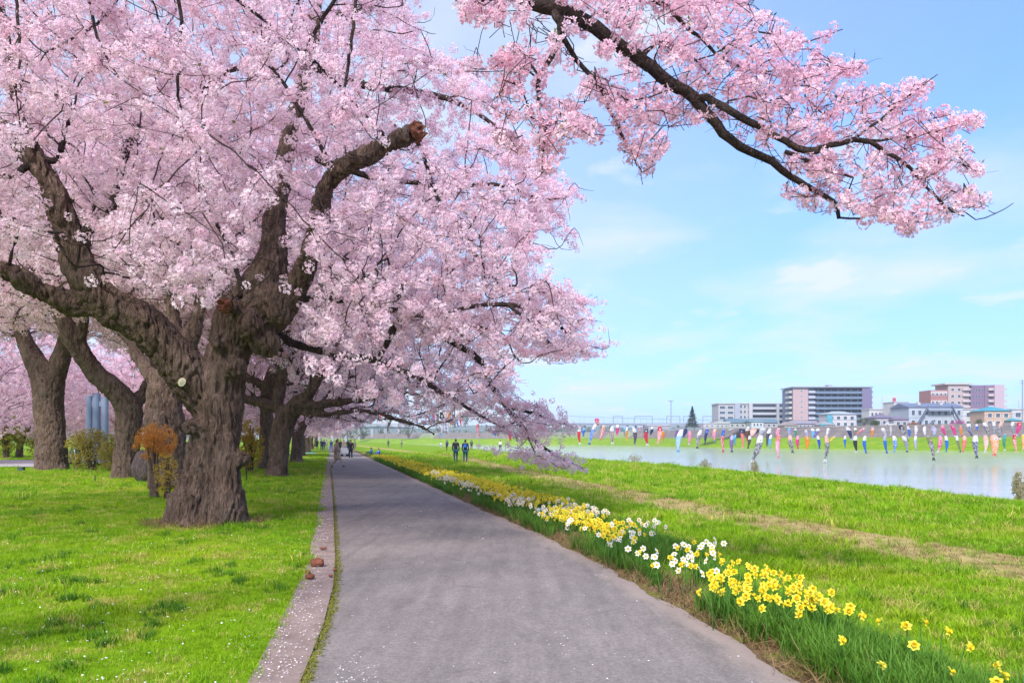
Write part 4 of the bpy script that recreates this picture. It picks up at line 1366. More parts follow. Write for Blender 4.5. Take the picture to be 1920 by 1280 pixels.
pa = proto([np.array([[0, 0, -.2, .62], [0, 0, .5, .45], [.05, 0, 1.5, .42], [.2, 0, 2.3, .4], [.8, .2, 3.2, .26], [1.8, .4, 4.4, .2], [3.0, .5, 6.0, .12]]),
            np.array([[.1, 0, 2.0, .32], [-.5, .1, 2.9, .26], [-1.4, .2, 3.9, .2], [-2.6, 0, 5.4, .12]]),
            np.array([[.1, 0, 2.2, .25], [.1, .9, 3.4, .18], [.2, 1.8, 5.0, .12]]),
            np.array([[.5, 0, 2.9, .2], [1.8, -.6, 3.2, .14], [3.4, -1.2, 3.3, .1], [5.0, -1.6, 3.0, .06]])], 'x')
pb_ = proto([np.array([[0, 0, -.2, .55], [0, 0, .5, .4], [-.1, 0, 1.4, .36], [-.5, 0, 2.5, .3], [-1.2, -.2, 3.8, .22], [-1.8, -.6, 5.4, .14]]),
             np.array([[-.2, 0, 1.6, .28], [.6, .2, 2.4, .24], [1.6, .4, 3.3, .18], [2.9, .8, 4.8, .1]]),
             np.array([[-.4, 0, 2.4, .22], [-1.6, .8, 3.4, .16], [-3.2, 1.4, 4.2, .1]])], 'x')
spots = [  # x, y, form, turn, scale, label
    (P(556, 0, 1)[0] * 52, 52, pa, 0.3, .95, 'cherry third along the path from the huge trunk, its base on the lawn edge'),
    (P(566, 0, 1)[0] * 72, 72, pb_, 2.0, .9, 'dark slanting cherry farther along the path beside the crowd'),
    (P(576, 0, 1)[0] * 95, 95, pa, 4.0, .9, 'cherry beyond the slanting one, among the people down the path'),
    (P(584, 0, 1)[0] * 125, 125, pb_, 5.1, .9, 'cherry second from the far end of the path row'),
    (P(592, 0, 1)[0] * 165, 165, pa, 1.0, .9, 'cherry at the far end of the path row'),
    (P(36, 0, 1)[0] * 66, 66, pb_, 3.3, .8, 'dark leaning cherry behind the yellow green bush'),
    (P(157, 0, 1)[0] * 76, 76, pb_, .4, .75, 'slender pale cherry beside the blue grey pillars'),
    (P(-60, 0, 1)[0] * 50, 50, pa, 2.6, .95, 'cherry at the edge of view where the side path leaves it'),
    (P(250, 0, 1)[0] * 62, 62, pa, 5.5, .9, 'cherry whose crown closes the gap behind the orange shrub'),
    (P(380, 0, 1)[0] * 66, 66, pb_, 1.7, .95, 'cherry whose crown shows past the huge trunk, far back on the lawn'),
    (P(90, 0, 1)[0] * 98, 98, pa, .9, 1., 'distant cherry behind the upright forked trunk'),
    (P(310, 0, 1)[0] * 100, 100, pb_, 4.4, 1., 'distant cherry seen above the orange shrub'),
    (P(470, 0, 1)[0] * 100, 100, pa, 3.0, 1., 'distant cherry seen past the stocky one, over the lawn'),
]
for k, (x, y, pr, rz, s, lab) in enumerate(spots):
    o = pr if k < 2 and pr.get('label') == 'x' else copy_tree(pr)
    o.location = (x, y, 0.05); o.rotation_euler.z = rz; o.scale = (s, s, s)
    o['label'] = lab


# ------------------------------------------------------------------ grass and ground cover
def blade_clump(nb, spread, hmin, hmax, wid, lean=0.5):
    V, Fc, Rr = [], [], []
    for k in range(nb):
        a = RNG.uniform(0, 6.28); r = spread * math.sqrt(RNG.random())
        b = np.array([r * math.cos(a), r * math.sin(a), -0.01])
        h = RNG.uniform(hmin, hmax); th = RNG.uniform(0, 6.28)
        d = np.array([math.cos(th), math.sin(th), 0]) * lean * h * RNG.uniform(0.2, 1.2)
        s = np.array([-math.sin(th + RNG.normal(0, .6)), math.cos(th), 0]) * wid * RNG.uniform(.7, 1.2)
        n = len(V)
        V += [b - s, b + s, b + d * .35 + s * .8 + [0, 0, h * .6], b + d * .35 - s * .8 + [0, 0, h * .6], b + d + [0, 0, h * RNG.uniform(.8, 1)]]
        Rr += [0, 0, .6, .6, 1]
        Fc += [(n, n + 1, n + 2), (n, n + 2, n + 3), (n + 3, n + 2, n + 4)]
    return with_rad(mesh_np('blade', np.array(V), np.array(Fc)), Rr)


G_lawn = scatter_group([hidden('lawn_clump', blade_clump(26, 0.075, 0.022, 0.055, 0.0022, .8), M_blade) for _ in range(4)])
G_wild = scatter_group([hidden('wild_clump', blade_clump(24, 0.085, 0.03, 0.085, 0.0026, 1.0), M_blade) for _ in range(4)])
G_daf = scatter_group([hidden('strap_clump', blade_clump(16, 0.07, 0.20, 0.37, 0.0062, .55), M_dafleaf) for _ in range(4)])
M_straw_leaf = mat_leaf('dead_leaf', (0.24, 0.15, 0.06), (0.36, 0.25, 0.12), 0.15)
G_straw = scatter_group([hidden('straw_clump', blade_clump(12, 0.10, 0.03, 0.10, 0.0026, 2.2), M_straw_leaf) for _ in range(3)])
M_moss = mat_leaf('moss', (0.16, 0.20, 0.02), (0.26, 0.22, 0.04), 0.2)
G_moss = scatter_group([hidden('moss_tuft', blade_clump(14, 0.03, 0.008, 0.028, 0.004, 1.2), M_moss) for _ in range(3)])

N = 400000
u = RNG.random(N)
yy = np.exp(np.log(4.2) + u * (np.log(90) - np.log(4.2)))          # even in log distance
xx = RNG.uniform(-0.80, 1.02, N) * yy
# thin so that clumps per square metre fall off with distance
pdf = 1.0 / (yy * math.log(90 / 4.2)) / (1.82 * yy) * N
want = 230 * np.minimum(1, (6.0 / yy)) ** 1.75
acc = RNG.random(N) < want / pdf
xx, yy = xx[acc], yy[acc]
sz = np.sqrt(230 / (230 * np.minimum(1, (6.0 / yy)) ** 1.75)) ** 0.62
gl, pr, tr, cr = (interp(yy, *q) for q in (GUT_L, PATH_R, TRACK, CREST))
left = (xx < gl + 0.02 + 0.06 * np.array([noise.noise((q * 2.3, 1, 1)) + .6 * noise.noise((q * 7, 2, 1)) for q in yy]))
left &= ~((yy > 43) & (yy < 58.5) & (xx < -26))
for (bx, by, br) in ((T0[0], T0[1], .66),): left &= np.hypot(xx - bx, yy - by) > br
ragged = RNG.normal(0, 0.22, len(xx))
right = (xx > pr + 0.45 + np.abs(ragged)) & (xx < cr + 0.8)
on_track = np.abs(xx - tr) < 0.85 + ragged
right_g = right & (~on_track | (RNG.random(len(xx)) < 0.10))
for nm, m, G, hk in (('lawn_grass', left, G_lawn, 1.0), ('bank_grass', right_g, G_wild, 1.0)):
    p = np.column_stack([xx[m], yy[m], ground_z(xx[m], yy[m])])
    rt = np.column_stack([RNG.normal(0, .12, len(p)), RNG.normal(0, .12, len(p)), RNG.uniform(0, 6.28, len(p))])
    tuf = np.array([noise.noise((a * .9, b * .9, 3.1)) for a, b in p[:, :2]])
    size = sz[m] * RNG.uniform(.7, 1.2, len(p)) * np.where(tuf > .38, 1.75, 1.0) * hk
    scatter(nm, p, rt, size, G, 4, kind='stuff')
    print(nm, len(p))
# darker weedy tufts standing out of the turf
nw_ = 520
wy2 = np.exp(RNG.uniform(np.log(4.4), np.log(40), nw_)); wx2 = RNG.uniform(-.72, .74, nw_) * wy2
wk = ((wx2 < interp(wy2, *GUT_L) - .05) | ((wx2 > interp(wy2, *PATH_R) + 1.3) & (np.abs(wx2 - interp(wy2, *TRACK)) > 1.1) & (wx2 < interp(wy2, *CREST)))) & (np.array([noise.noise((a * .5, b * .5, 33)) for a, b in zip(wx2, wy2)]) > -.05)
wx2, wy2 = wx2[wk], wy2[wk]
cen = np.repeat(np.column_stack([wx2, wy2]), 7, 0) + RNG.normal(0, .07, (len(wx2) * 7, 2))
M_weed = mat_leaf('weed_blade', (.07, .21, .01), (.12, .28, .015), .4)
G_weed = scatter_group([hidden('weed_clump', blade_clump(20, .05, .05, .13, .003, .8), M_weed) for _ in range(3)])
scatter('weeds', np.column_stack([cen, ground_z(cen[:, 0], cen[:, 1])]), np.column_stack([RNG.normal(0, .15, (len(cen), 2)), RNG.uniform(0, 6.28, len(cen))]), RNG.uniform(.5, 1.1, len(cen)), G_weed, 3, kind='stuff')
m = right & on_track & (RNG.random(len(xx)) < 0.45)
p = np.column_stack([xx[m], yy[m], ground_z(xx[m], yy[m])])
scatter('dry_grass', p, np.column_stack([np.zeros((len(p), 2)), RNG.uniform(0, 6.28, len(p))]), sz[m] * RNG.uniform(.5, .9, len(p)), G_straw, 3, kind='stuff')
# dead leaves and straw along the flower strip and round the old trunk
yq = RNG.uniform(4.3, 22, 2600); xq = interp(yq, *PATH_R) + np.abs(RNG.normal(0.28, 0.16, len(yq)))
p = [np.column_stack([xq, yq, np.full(len(yq), .0)])]
th = RNG.uniform(2.6, 6.8, 260); rr = RNG.uniform(.75, 1.15, 260)
p.append(np.column_stack([T0[0] + rr * np.cos(th), T0[1] + rr * np.sin(th), np.full(260, .06)]))
p = np.vstack(p)
scatter('leaf_litter', p, np.column_stack([RNG.normal(0, .4, (len(p), 2)), RNG.uniform(0, 6.28, len(p))]), RNG.uniform(.5, 1.3, len(p)), G_straw, 3, kind='stuff')
# moss in the joint between gutter and path
yq = np.exp(RNG.uniform(np.log(4.3), np.log(45), 2600)); xq = interp(yq, *MOSS) + RNG.normal(0, 0.022, len(yq))
scatter('moss', np.column_stack([xq, yq, np.full(len(yq), .012)]), np.column_stack([np.zeros((len(yq), 2)), RNG.uniform(0, 6.28, len(yq))]), RNG.uniform(.5, 1.5, len(yq)), G_moss, 3, kind='stuff')
# fallen petals
pet = MB()
a = np.arange(6) * math.pi / 3
pet.add([(0, 0, .003)] + [(.010 * math.cos(q), .007 * math.sin(q), 0.001 + .003 * (i % 2)) for i, q in enumerate(a)], [(0, 1 + i, 1 + (i + 1) % 6) for i in range(6)])
M_fallen = mat_petal('fallen_petal', (0.85, 0.72, 0.78), (0.88, 0.78, 0.82), (0.9, 0.82, 0.86), 0.2)
G_pet = scatter_group([hidden('fallen_petal', with_rad(mesh_py('petal', pet.v, pet.f), [0] + [1] * 6), M_fallen)])
n = 9000
yq = np.exp(RNG.uniform(np.log(4.3), np.log(36), n)); gq, mq, pq = (interp(yq, *q) for q in (GUT_L, MOSS, PATH_R))
s = RNG.random(n)
gut_m = RNG.random(n) < 0.13
xq = np.where(gut_m, gq + (mq - gq) * RNG.beta(1.2, 2.0, n), mq + (pq - mq) * s)
keep = gut_m | (RNG.random(n) < 0.03) | (np.array([noise.noise((a_ * 1.3, b_ * .5, 9)) for a_, b_ in zip(xq, yq)]) > .66)
xq, yq, gut_m = xq[keep], yq[keep], gut_m[keep]
sz_p = RNG.uniform(.45, .95, len(xq)) * np.where(yq > 12, 1.5, 1)
scatter('fallen_petals', np.column_stack([xq, yq, np.where(gut_m, .038, .0165)]), np.column_stack([RNG.normal(0, .15, (len(xq), 2)), RNG.uniform(0, 6.28, len(xq))]), sz_p, G_pet, 1, kind='stuff')

yq = np.exp(RNG.uniform(np.log(4.4), np.log(26), 1500)); xq = RNG.uniform(-.72, .2, 1500) * yq
k = xq < interp(yq, *GUT_L); xq, yq = xq[k], yq[k]
scatter('lawn_petals', np.column_stack([xq, yq, ground_z(xq, yq) + .045]), np.column_stack([RNG.normal(0, .3, (len(xq), 2)), RNG.uniform(0, 6.28, len(xq))]), RNG.uniform(.5, 1.1, len(xq)), G_pet, 1, kind='stuff')

# ------------------------------------------------------------------ daffodils along the path
M_daf_y = mat_leaf('daffodil_yellow', (0.90, 0.76, 0.03), (0.93, 0.85, 0.12), 0.35)
M_daf_t = mat_leaf('daffodil_trumpet', (0.90, 0.60, 0.015), (0.92, 0.68, 0.02), 0.3)
M_daf_w = mat_leaf('daffodil_white', (0.84, 0.80, 0.70), (0.88, 0.86, 0.80), 0.25)
M_stem = plain((0.07, 0.20, 0.03), 0.6, 0.2, 8)


def petal_mesh(rad):
    v = [(0, 0.006, 0), (-.4 * rad, .5 * rad, .006), (-.22 * rad, .85 * rad, .004), (0, rad, -.004), (.22 * rad, .85 * rad, .004), (.4 * rad, .5 * rad, .006), (0, .55 * rad, -.003)]
    return with_rad(mesh_py('petal', v, [(0, 6, 1), (1, 6, 2), (2, 6, 3), (3, 6, 4), (4, 6, 5), (5, 6, 0)]), [0.3, .9, 1, 1, 1, .9, .7])


def trumpet_mesh(rad, length, flare):
    v, f, r = [], [], []
    k = 10
    for ring, (z, q) in enumerate(((0, rad * .8), (length * .6, rad), (length, rad * flare))):
        for j in range(k):
            a = j * 2 * math.pi / k
            rr = q * (1 + (.14 * (j % 2) if ring == 2 else 0))
            v.append((rr * math.cos(a), rr * math.sin(a), z)); r.append(.4 + .3 * ring)
    for ring in range(2):
        for j in range(k): f.append((ring * k + j, ring * k + (j + 1) % k, (ring + 1) * k + (j + 1) % k, (ring + 1) * k + j))
    f.append(tuple(range(k)))
    return with_rad(mesh_py('trumpet', v, f), r)


DAF_H = 0.36
_pm = petal_mesh(0.040)
HEAD = Matrix.Translation((0, -0.028, DAF_H)) @ Matrix.Rotation(R(72), 4, 'X')


def daffodil(white, single_petals):
    t = empty('daffodil', cat='flower', group='daffodils along the path')
    mb = MB()
    mb.tube([(0, 0, -.02), (0.004, .004, DAF_H * .6), (0, 0, DAF_H - .015), (0, -.012, DAF_H + .003), (0, -.028, DAF_H)], [.0042, .0038, .0035, .0035, .006], 5)
    mb.obj('stem', M_stem, t, True)
    mp = M_daf_w if white else M_daf_y
    tr = link('trumpet', trumpet_mesh(0.010 if white else .012, .009 if white else .026, 1.25 if white else 1.4), M_daf_t if white else M_daf_y if False else M_daf_t, t)
    tr.matrix_local = HEAD
    if single_petals:
        for k in range(6):
            me = bpy.data.meshes.get('petal_w' if white else 'petal_y')
            if me is None:
                me = _pm.copy(); me.name = 'petal_w' if white else 'petal_y'
                me.materials.append(mp)
            p = link('petal', me, None, t)
            p.matrix_local = HEAD @ Matrix.Rotation(k * math.pi / 3, 4, 'Z') @ Matrix.Translation((0, 0, .003 * (k % 2)))
    else:
        v, f, r = [], [], []
        for k in range(6):
            m = Matrix.Rotation(k * math.pi / 3, 4, 'Z'); n = len(v)
            v += [tuple(m @ (q.co + Vector((0, 0, .003 * (k % 2))))) for q in _pm.vertices]
            f += [tuple(i + n for i in q.vertices) for q in _pm.polygons]
            r += [.3, .9, 1, 1, 1, .9, .7]
        o = link('corolla', with_rad(mesh_py('corolla', v, f), r), mp, t)
        o.matrix_local = HEAD
    return t


protos = {k: daffodil(*k) for k in ((False, True), (False, False), (True, False))}
used = set()


def put_daffodil(x, y, h, white, single, label):
    k = (white, single)
    o = protos[k] if k not in used else copy_tree(protos[k])
    used.add(k)
    s = h / DAF_H
    o.location = (x, y, float(ground_z(x, y)))
    k_ = RNG.uniform(.88, 1.08) * (1.0 if single else 1.05)
    o.scale = (k_, k_, s)
    o.rotation_euler = (RNG.normal(-.03, .17), RNG.normal(0, .14), RNG.normal(-.25, 1.05))
    o['label'] = label
    return o


def head_at(px, py, z): 
    Y = F * (EYE - z) / (py - HY)
    return (px - CX) / F * Y, Y


lone = [(1586, 1192, 'lone yellow daffodil standing out of the leaves closest to the path edge, mid strip'), (1697, 1209, 'single large open daffodil near the front end of the strip, low among leaves'),
        (1762, 1181, 'yellow daffodil second from the grass side in the sparse front group of four'), (1791, 1203, 'yellow daffodil outermost on the grass side of the sparse front group of four'),
        (1736, 1167, 'tall double-looking yellow daffodil at the back of the sparse front group'), (1650, 1250, 'small drooping yellow daffodil bud low beside the path edge litter'),
        (1770, 1259, 'half open pale daffodil low among leaves, just before the corner of the picture'), (1860, 1261, 'yellow daffodil in the corner trio, the one closest to the path'),
        (1882, 1276, 'yellow daffodil cut by the bottom border in the corner trio'), (1894, 1248, 'yellow daffodil highest of the corner trio by the picture edge'),
        (1690, 1172, 'yellow daffodil in a pair just before the thick clump ends, facing the grass'), (1664, 1163, 'yellow daffodil in a pair just before the thick clump ends, facing the path'),
        (1633, 1152, 'pale petalled daffodil last in line at the near end of the thick yellow clump'), (1604, 1146, 'pale petalled daffodil next to last at the near end of the yellow clump'),
        (1502, 1141, 'pale daffodil lowest at the front face of the thick yellow clump'), (1440, 1141, 'yellow daffodil hanging lowest at the far front of the thick yellow clump')]
for px, py, lab in lone:
    z = 0.33 if py < 1240 else 0.27
    x, y = head_at(px, py, z)
    put_daffodil(x, y + .02, z, False, True, lab)
n_ind = len(lone)
cl = []
for k in range(400):
    px, py = RNG.uniform(1318, 1600), RNG.uniform(1045, 1150)
    mid = np.interp(px, [1318, 1400, 1500, 1600], [1065, 1085, 1108, 1140])
    if abs(py - mid) < np.interp(px, [1318, 1400, 1520, 1600], [38, 42, 36, 14]) * RNG.uniform(.5, 1):
        cl.append((px, py))
for px, py in cl[:110]:
    z = RNG.uniform(.31, .40)
    x, y = head_at(px, py, z)
    put_daffodil(x, y, z, False, True, 'yellow daffodil in the thick yellow clump nearest along the path edge'); n_ind += 1
white_n = 0
for k in range(300):
    px, py = RNG.uniform(1120, 1335), RNG.uniform(970, 1078)
    mid = np.interp(px, [1120, 1185, 1240, 1302, 1335], [990, 1008, 1028, 1040, 1050])
    if abs(py - mid) > RNG.uniform(18, 36) or white_n >= 78: continue
    z = RNG.uniform(.31, .38)
    x, y = head_at(px, py, z)
    w = RNG.random() < .72
    put_daffodil(x, y, z, w, False, 'white daffodil with orange cup in the white clump past the yellow one' if w else 'yellow daffodil mixed into the white clump past the thick yellow one')
    white_n += 1; n_ind += 1
# the strip from ten metres on
fy = 9.2 * np.exp(RNG.random(5600) * np.log(66 / 9.2)); fy.sort()
acc = RNG.random(len(fy)) < np.minimum(1, np.interp(fy, [9, 12, 20, 40, 62], [.55, .8, .9, 1, 1]))
fy = fy[acc]
off = RNG.beta(1.7, 1.5, len(fy)) * np.interp(fy, [9, 13, 25, 60], [1.15, 1.45, 1.5, 1.7]) + 0.12
fx = interp(fy, *PATH_R) + off
dn = np.array([noise.noise((a * .8, b * .45, 5)) for a, b in zip(fx, fy)])
wn_ = np.array([noise.noise((a * 1.1, b * .35, 25)) for a, b in zip(fx, fy)])
dn += .5 * np.array([noise.noise((a * 2.6, b * 1.5, 8)) for a, b in zip(fx, fy)])
keep = dn > -.16
fx, fy, wn_, off = fx[keep], fy[keep], wn_[keep], off[keep]
white = (wn_ * .9 + np.where(off < .75, .30, -.06) + np.interp(fy, [9, 13, 16, 20, 28, 34], [.18, .12, .0, -.14, -.25, -.6]) + RNG.normal(0, .07, len(fy))) > .20
rest = []
for x, y, w in zip(fx, fy, white):
    z = RNG.uniform(.30, .42)
    if n_ind < 300:
        put_daffodil(x, y, z, bool(w), False, ('white daffodil' if w else 'yellow daffodil') + ' in the long mixed strip along the middle stretch of path'); n_ind += 1
    else: rest.append((x, y, z, w))
rest = np.array(rest)


def daf_scatter(white):
    V, Fc, Rr, Mi = [], [], [], []
    n = 0
    for k in range(6):
        m = HEAD @ Matrix.Rotation(k * math.pi / 3, 4, 'Z')
        pts = [(0, 0, 0), (-.36 * .042, .5 * .042, .004), (0, .042, 0), (.36 * .042, .5 * .042, .004)]
        V += [tuple(m @ Vector(q)) for q in pts]; Rr += [.3, .9, 1, .9]
        Fc.append((n, n + 1, n + 2, n + 3)); Mi.append(0); n += 4
    for j in range(6):
        a, b = j * math.pi / 3, (j + 1) * math.pi / 3
        q = [(.011 * math.cos(a), .011 * math.sin(a), 0), (.011 * math.cos(b), .011 * math.sin(b), 0), (.016 * math.cos(b), .016 * math.sin(b), .024), (.016 * math.cos(a), .016 * math.sin(a), .024)]
        V += [tuple(HEAD @ Vector(p)) for p in q]; Rr += [.5, .5, .9, .9]
        Fc.append((n, n + 1, n + 2, n + 3)); Mi.append(1); n += 4
    for dx, dy in ((.003, 0), (0, .003)):
        V += [(-dx, -dy, 0), (dx, dy, 0), (dx, dy, DAF_H), (-dx, -dy, DAF_H)]; Rr += [0, 0, 1, 1]
        Fc.append((n, n + 1, n + 2, n + 3)); Mi.append(2); n += 4
    me = with_rad(mesh_np('bloom', np.array(V), np.array(Fc)), Rr)
    o = hidden('bloom', me, M_daf_w if white else M_daf_y)
    me.materials.append(M_daf_t); me.materials.append(M_stem)
    me.polygons.foreach_set('material_index', np.array(Mi, np.int32))
    return scatter_group([o])


for w, nm in ((0, 'yellow_daffodils'), (1, 'white_daffodils')):
    q = rest[rest[:, 3] == w]
    if len(q):
        scatter(nm, np.column_stack([q[:, 0], q[:, 1], q[:, 2] - DAF_H * 1.18]), np.column_stack([RNG.normal(0, .16, (len(q), 2)), RNG.normal(-.25, 1.1, len(q))]), RNG.uniform(.95, 1.18, len(q)), daf_scatter(w), 1, kind='stuff')
ly = 4.25 * np.exp(RNG.random(5200) * np.log(62 / 4.25))
lo = np.where(ly < 9.5, .12 + RNG.beta(1.6, 1.8, len(ly)) * np.interp(ly, [4, 6, 9], [.95, .85, 1.1]), .05 + RNG.random(len(ly)) * np.interp(ly, [9, 13, 60], [1.3, 1.75, 2.0]))
lx = interp(ly, *PATH_R) + lo
ld = np.array([noise.noise((a * 1.3, b * .7, 15)) for a, b in zip(lx, ly)])
k = ld > -.28
lx, ly = lx[k], ly[k]
scatter('daffodil_leaves', np.column_stack([lx, ly, ground_z(lx, ly)]), np.column_stack([RNG.normal(0, .1, (len(lx), 2)), RNG.uniform(0, 6.28, len(lx))]), RNG.uniform(.65, 1.0, len(lx)), G_daf, 4, kind='stuff')

# fallen rotten wood beside the gutter
for px, py, s, lab in ((595, 1059, .085, 'largest lump of rotten red-brown wood lying in the gutter'), (581, 1083, .05, 'smaller rotten wood lump at the lawn edge below the largest'), (606, 1029, .05, 'flat splinter of red-brown wood in the gutter beyond the lumps'),
                       (577, 1073, .035, 'small dark wood crumb at the lawn edge beside the lumps'), (620, 1079, .025, 'tiny wood crumb by the moss line, nearer one'), (627, 1068, .022, 'tiny wood crumb by the moss line, farther one')):
    Y = F * 1.61 / (py - HY); x = (px - CX) / F * Y
    bm_v, bm_f = [], []
    for a in range(5):
        th = math.pi * (a + .5) / 5
        for b in range(8):
            ph = b * math.pi / 4
            q = s * (1 + .35 * noise.noise((a * 1.3 + px, b * 1.1, py * .1)))
            bm_v.append((q * math.sin(th) * math.cos(ph) * 1.15, q * math.sin(th) * math.sin(ph) * .8, q * math.cos(th) * (.35 if 'splinter' in lab else .7)))
    bm_f = [(a * 8 + b, (a + 1) * 8 + b, (a + 1) * 8 + (b + 1) % 8, a * 8 + (b + 1) % 8) for a in range(4) for b in range(8)] + [tuple(range(8)), tuple(32 + b for b in reversed(range(8)))]
    link('wood_chunk', mesh_py('wood_chunk', bm_v, bm_f), M_wood_red, None, (x, Y, .03 + s * .5), label=lab, cat='wood chunk')


# ------------------------------------------------------------------ far bank: wall, buildings, poles, trees
def PX(px, Y): return (px - CX) / F * Y
def PZ(py, Y): return EYE + (HY - py) / F * Y


BASE = 6.55
# revetment wall: straight concrete panels along the embankment
rv = empty('river_wall', (0, 0, 0), label='long weathered concrete retaining wall along the far bank', cat='wall')
wy_ = list(np.geomspace(60, 760, 46))
for a, b in zip(wy_[:-1], wy_[1:]):
    xa, xb = max(float(interp(a, *FARSH)), float(interp(a, *CREST)) + 30) + 22.5, max(float(interp(b, *FARSH)), float(interp(b, *CREST)) + 30) + 22.5
    s = 0.02
    v = [(xa, a, 2.3), (xb, b - s, 2.3), (xb + 5.2, b - s, 6.75), (xa + 5.2, a, 6.75), (xa + 6.0, a, 6.75), (xb + 6.0, b - s, 6.75), (xa + 6, a, 2.3), (xb + 6, b - s, 2.3)]
    MB().add(v, [(0, 3, 2, 1), (3, 4, 5, 2), (4, 6, 7, 5), (0, 6, 4, 3), (1, 2, 5, 7)]).obj('panel', M_wall, rv)

WHITE, CREAM = (0.62, 0.61, 0.62), (0.60, 0.52, 0.44)
GLASS = plain((0.06, 0.09, 0.13), 0.25, 0.3, 0.4, 0.6)
DARK = plain((0.10, 0.12, 0.17), 0.5, 0.2, 0.5)


def bld(name, label, cat='building'):
    return empty(name, (0, 0, 0), label=label, cat=cat)


def windows(parent, x0, x1, Y, z0, z1, nx, nz, mat=None, frac=(.6, .55), frame=None, depth=.12):
    """a grid of windows on a wall that faces the river at distance Y: frame proud of the wall, pane behind it"""
    dx, dz = (x1 - x0) / nx, (z1 - z0) / nz
    w, h = dx * frac[0] / 2, dz * frac[1] / 2
    fm = MB()
    e = min(.12, w * .2)
    for a, b, c, d in ((-w - e, -w, -h - e, h + e), (w, w + e, -h - e, h + e), (-w, w, h, h + e), (-w, w, -h - e, -h)):
        fm.box(a, b, -depth, .02, c, d)
    fme = mesh_py('window', fm.v, fm.f); fme.materials.append(frame or plain(WHITE))
    pm = mesh_py('pane', [(-w, -.03, -h), (w, -.03, -h), (w, -.03, h), (-w, -.03, h)], [(0, 1, 2, 3)]); pm.materials.append(mat or GLASS)
    for i in range(nx):
        for k in range(nz):
            o = link('window', fme, None, parent, (x0 + dx * (i + .5), Y - .004, z0 + dz * (k + .5)))
            link('pane', pm, None, o)


def balconies(parent, x0, x1, Y, z0, z1, n, mat, out=1.3, h=.42):
    dz = (z1 - z0) / n
    for k in range(n):
        z = z0 + k * dz
        b = MB().box(x0, x1, Y - out, Y - .003, z, z + .18).box(x0, x1, Y - out, Y - out + .12, z + .18, z + dz * h)
        b.box(x0, x0 + .12, Y - out + .12, Y - .003, z + .18, z + dz * h).box(x1 - .12, x1, Y - out + .12, Y - .003, z + .18, z + dz * h)
        b.obj('balcony', mat, parent)


def block(parent, name, x0, x1, Y, depth, z0, z1, mat):
    return MB().box(x0, x1, Y, Y + depth, z0, z1).obj(name, mat, parent)


def dull(c, *a_):
    return plain(tuple(q * .66 for q in c), *a_)


# pale five-storey apartments
Y = 430; b = bld('apartment_block', 'pale five storey apartment block with grey banded balconies, lowest of the three blocks')
zt = PZ(757, Y); x0, x1, x2, x3, x4, x5 = (PX(q, Y) for q in (1347, 1377, 1386, 1407, 1410, 1470))
block(b, 'wall', x0, x5, Y, 14, BASE, zt, dull((0.52, 0.52, 0.56)))
MB().box(x0 - .5, x5 + .5, Y - .6, Y + 14.5, zt, zt + .5).obj('roof', dull(WHITE), b)
windows(b, x0, x1, Y, BASE, zt - .5, 2, 5, frac=(.7, .5))
block(b, 'stair_tower', x1, x2, Y - 1.2, 1.19, BASE, zt + .3, dull((0.45, 0.48, 0.60)))
windows(b, x2, x3, Y, BASE + .5, zt, 3, 5, frac=(.55, .5))
for k in range(5):
    dz = (zt - BASE) / 5
    block(b, 'gallery_shade', x4, x5, Y - .25, .2, BASE + k * dz + dz * .48, BASE + k * dz + dz * .96, dull((0.07, 0.10, 0.16), .5, .3, .5))  # dark slab on the wall, the gallery's shade put into its colour
balconies(b, x4, PX(1454, Y), Y - .26, BASE, zt, 5, dull((0.55, 0.58, 0.66)))
balconies(b, PX(1460, Y), x5, Y - .26, BASE, zt, 5, dull((0.55, 0.58, 0.66)))
block(b, 'pilaster', PX(1454.5, Y), PX(1459.5, Y), Y - 1.7, 1.69, BASE, zt + .4, dull((0.50, 0.53, 0.64)))
block(b, 'pilaster', PX(1403, Y), PX(1409.5, Y), Y - 1.7, 1.69, BASE, zt + .4, dull((0.60, 0.60, 0.66)))
# outside stair between the blocks
sb = bld('outside_stair', 'zigzag white outside stair tower between the pale block and the pink ended block', 'stair')
for k in range(6):
    z = BASE + 2 + k * 2.1; xa, xb = PX(1471, 425), PX(1485, 425)
    if k % 2: xa, xb = xb, xa
    MB().add([(xa, 424, z), (xb, 424, z + 2.1), (xb, 425.5, z + 2.1), (xa, 425.5, z), (xa, 424, z + .5), (xb, 424, z + 2.6), (xb, 425.5, z + 2.6), (xa, 425.5, z + .5)],
             [(0, 3, 2, 1), (4, 5, 6, 7), (0, 1, 5, 4), (1, 2, 6, 5), (2, 3, 7, 6), (3, 0, 4, 7)]).obj('flight', dull((.50, .52, .58)), sb)
for q in (1471.5, 1484.5): block(sb, 'post', PX(q, 425) - .2, PX(q, 425) + .2, 423.4, .4, BASE, BASE + 14.5, dull(WHITE))

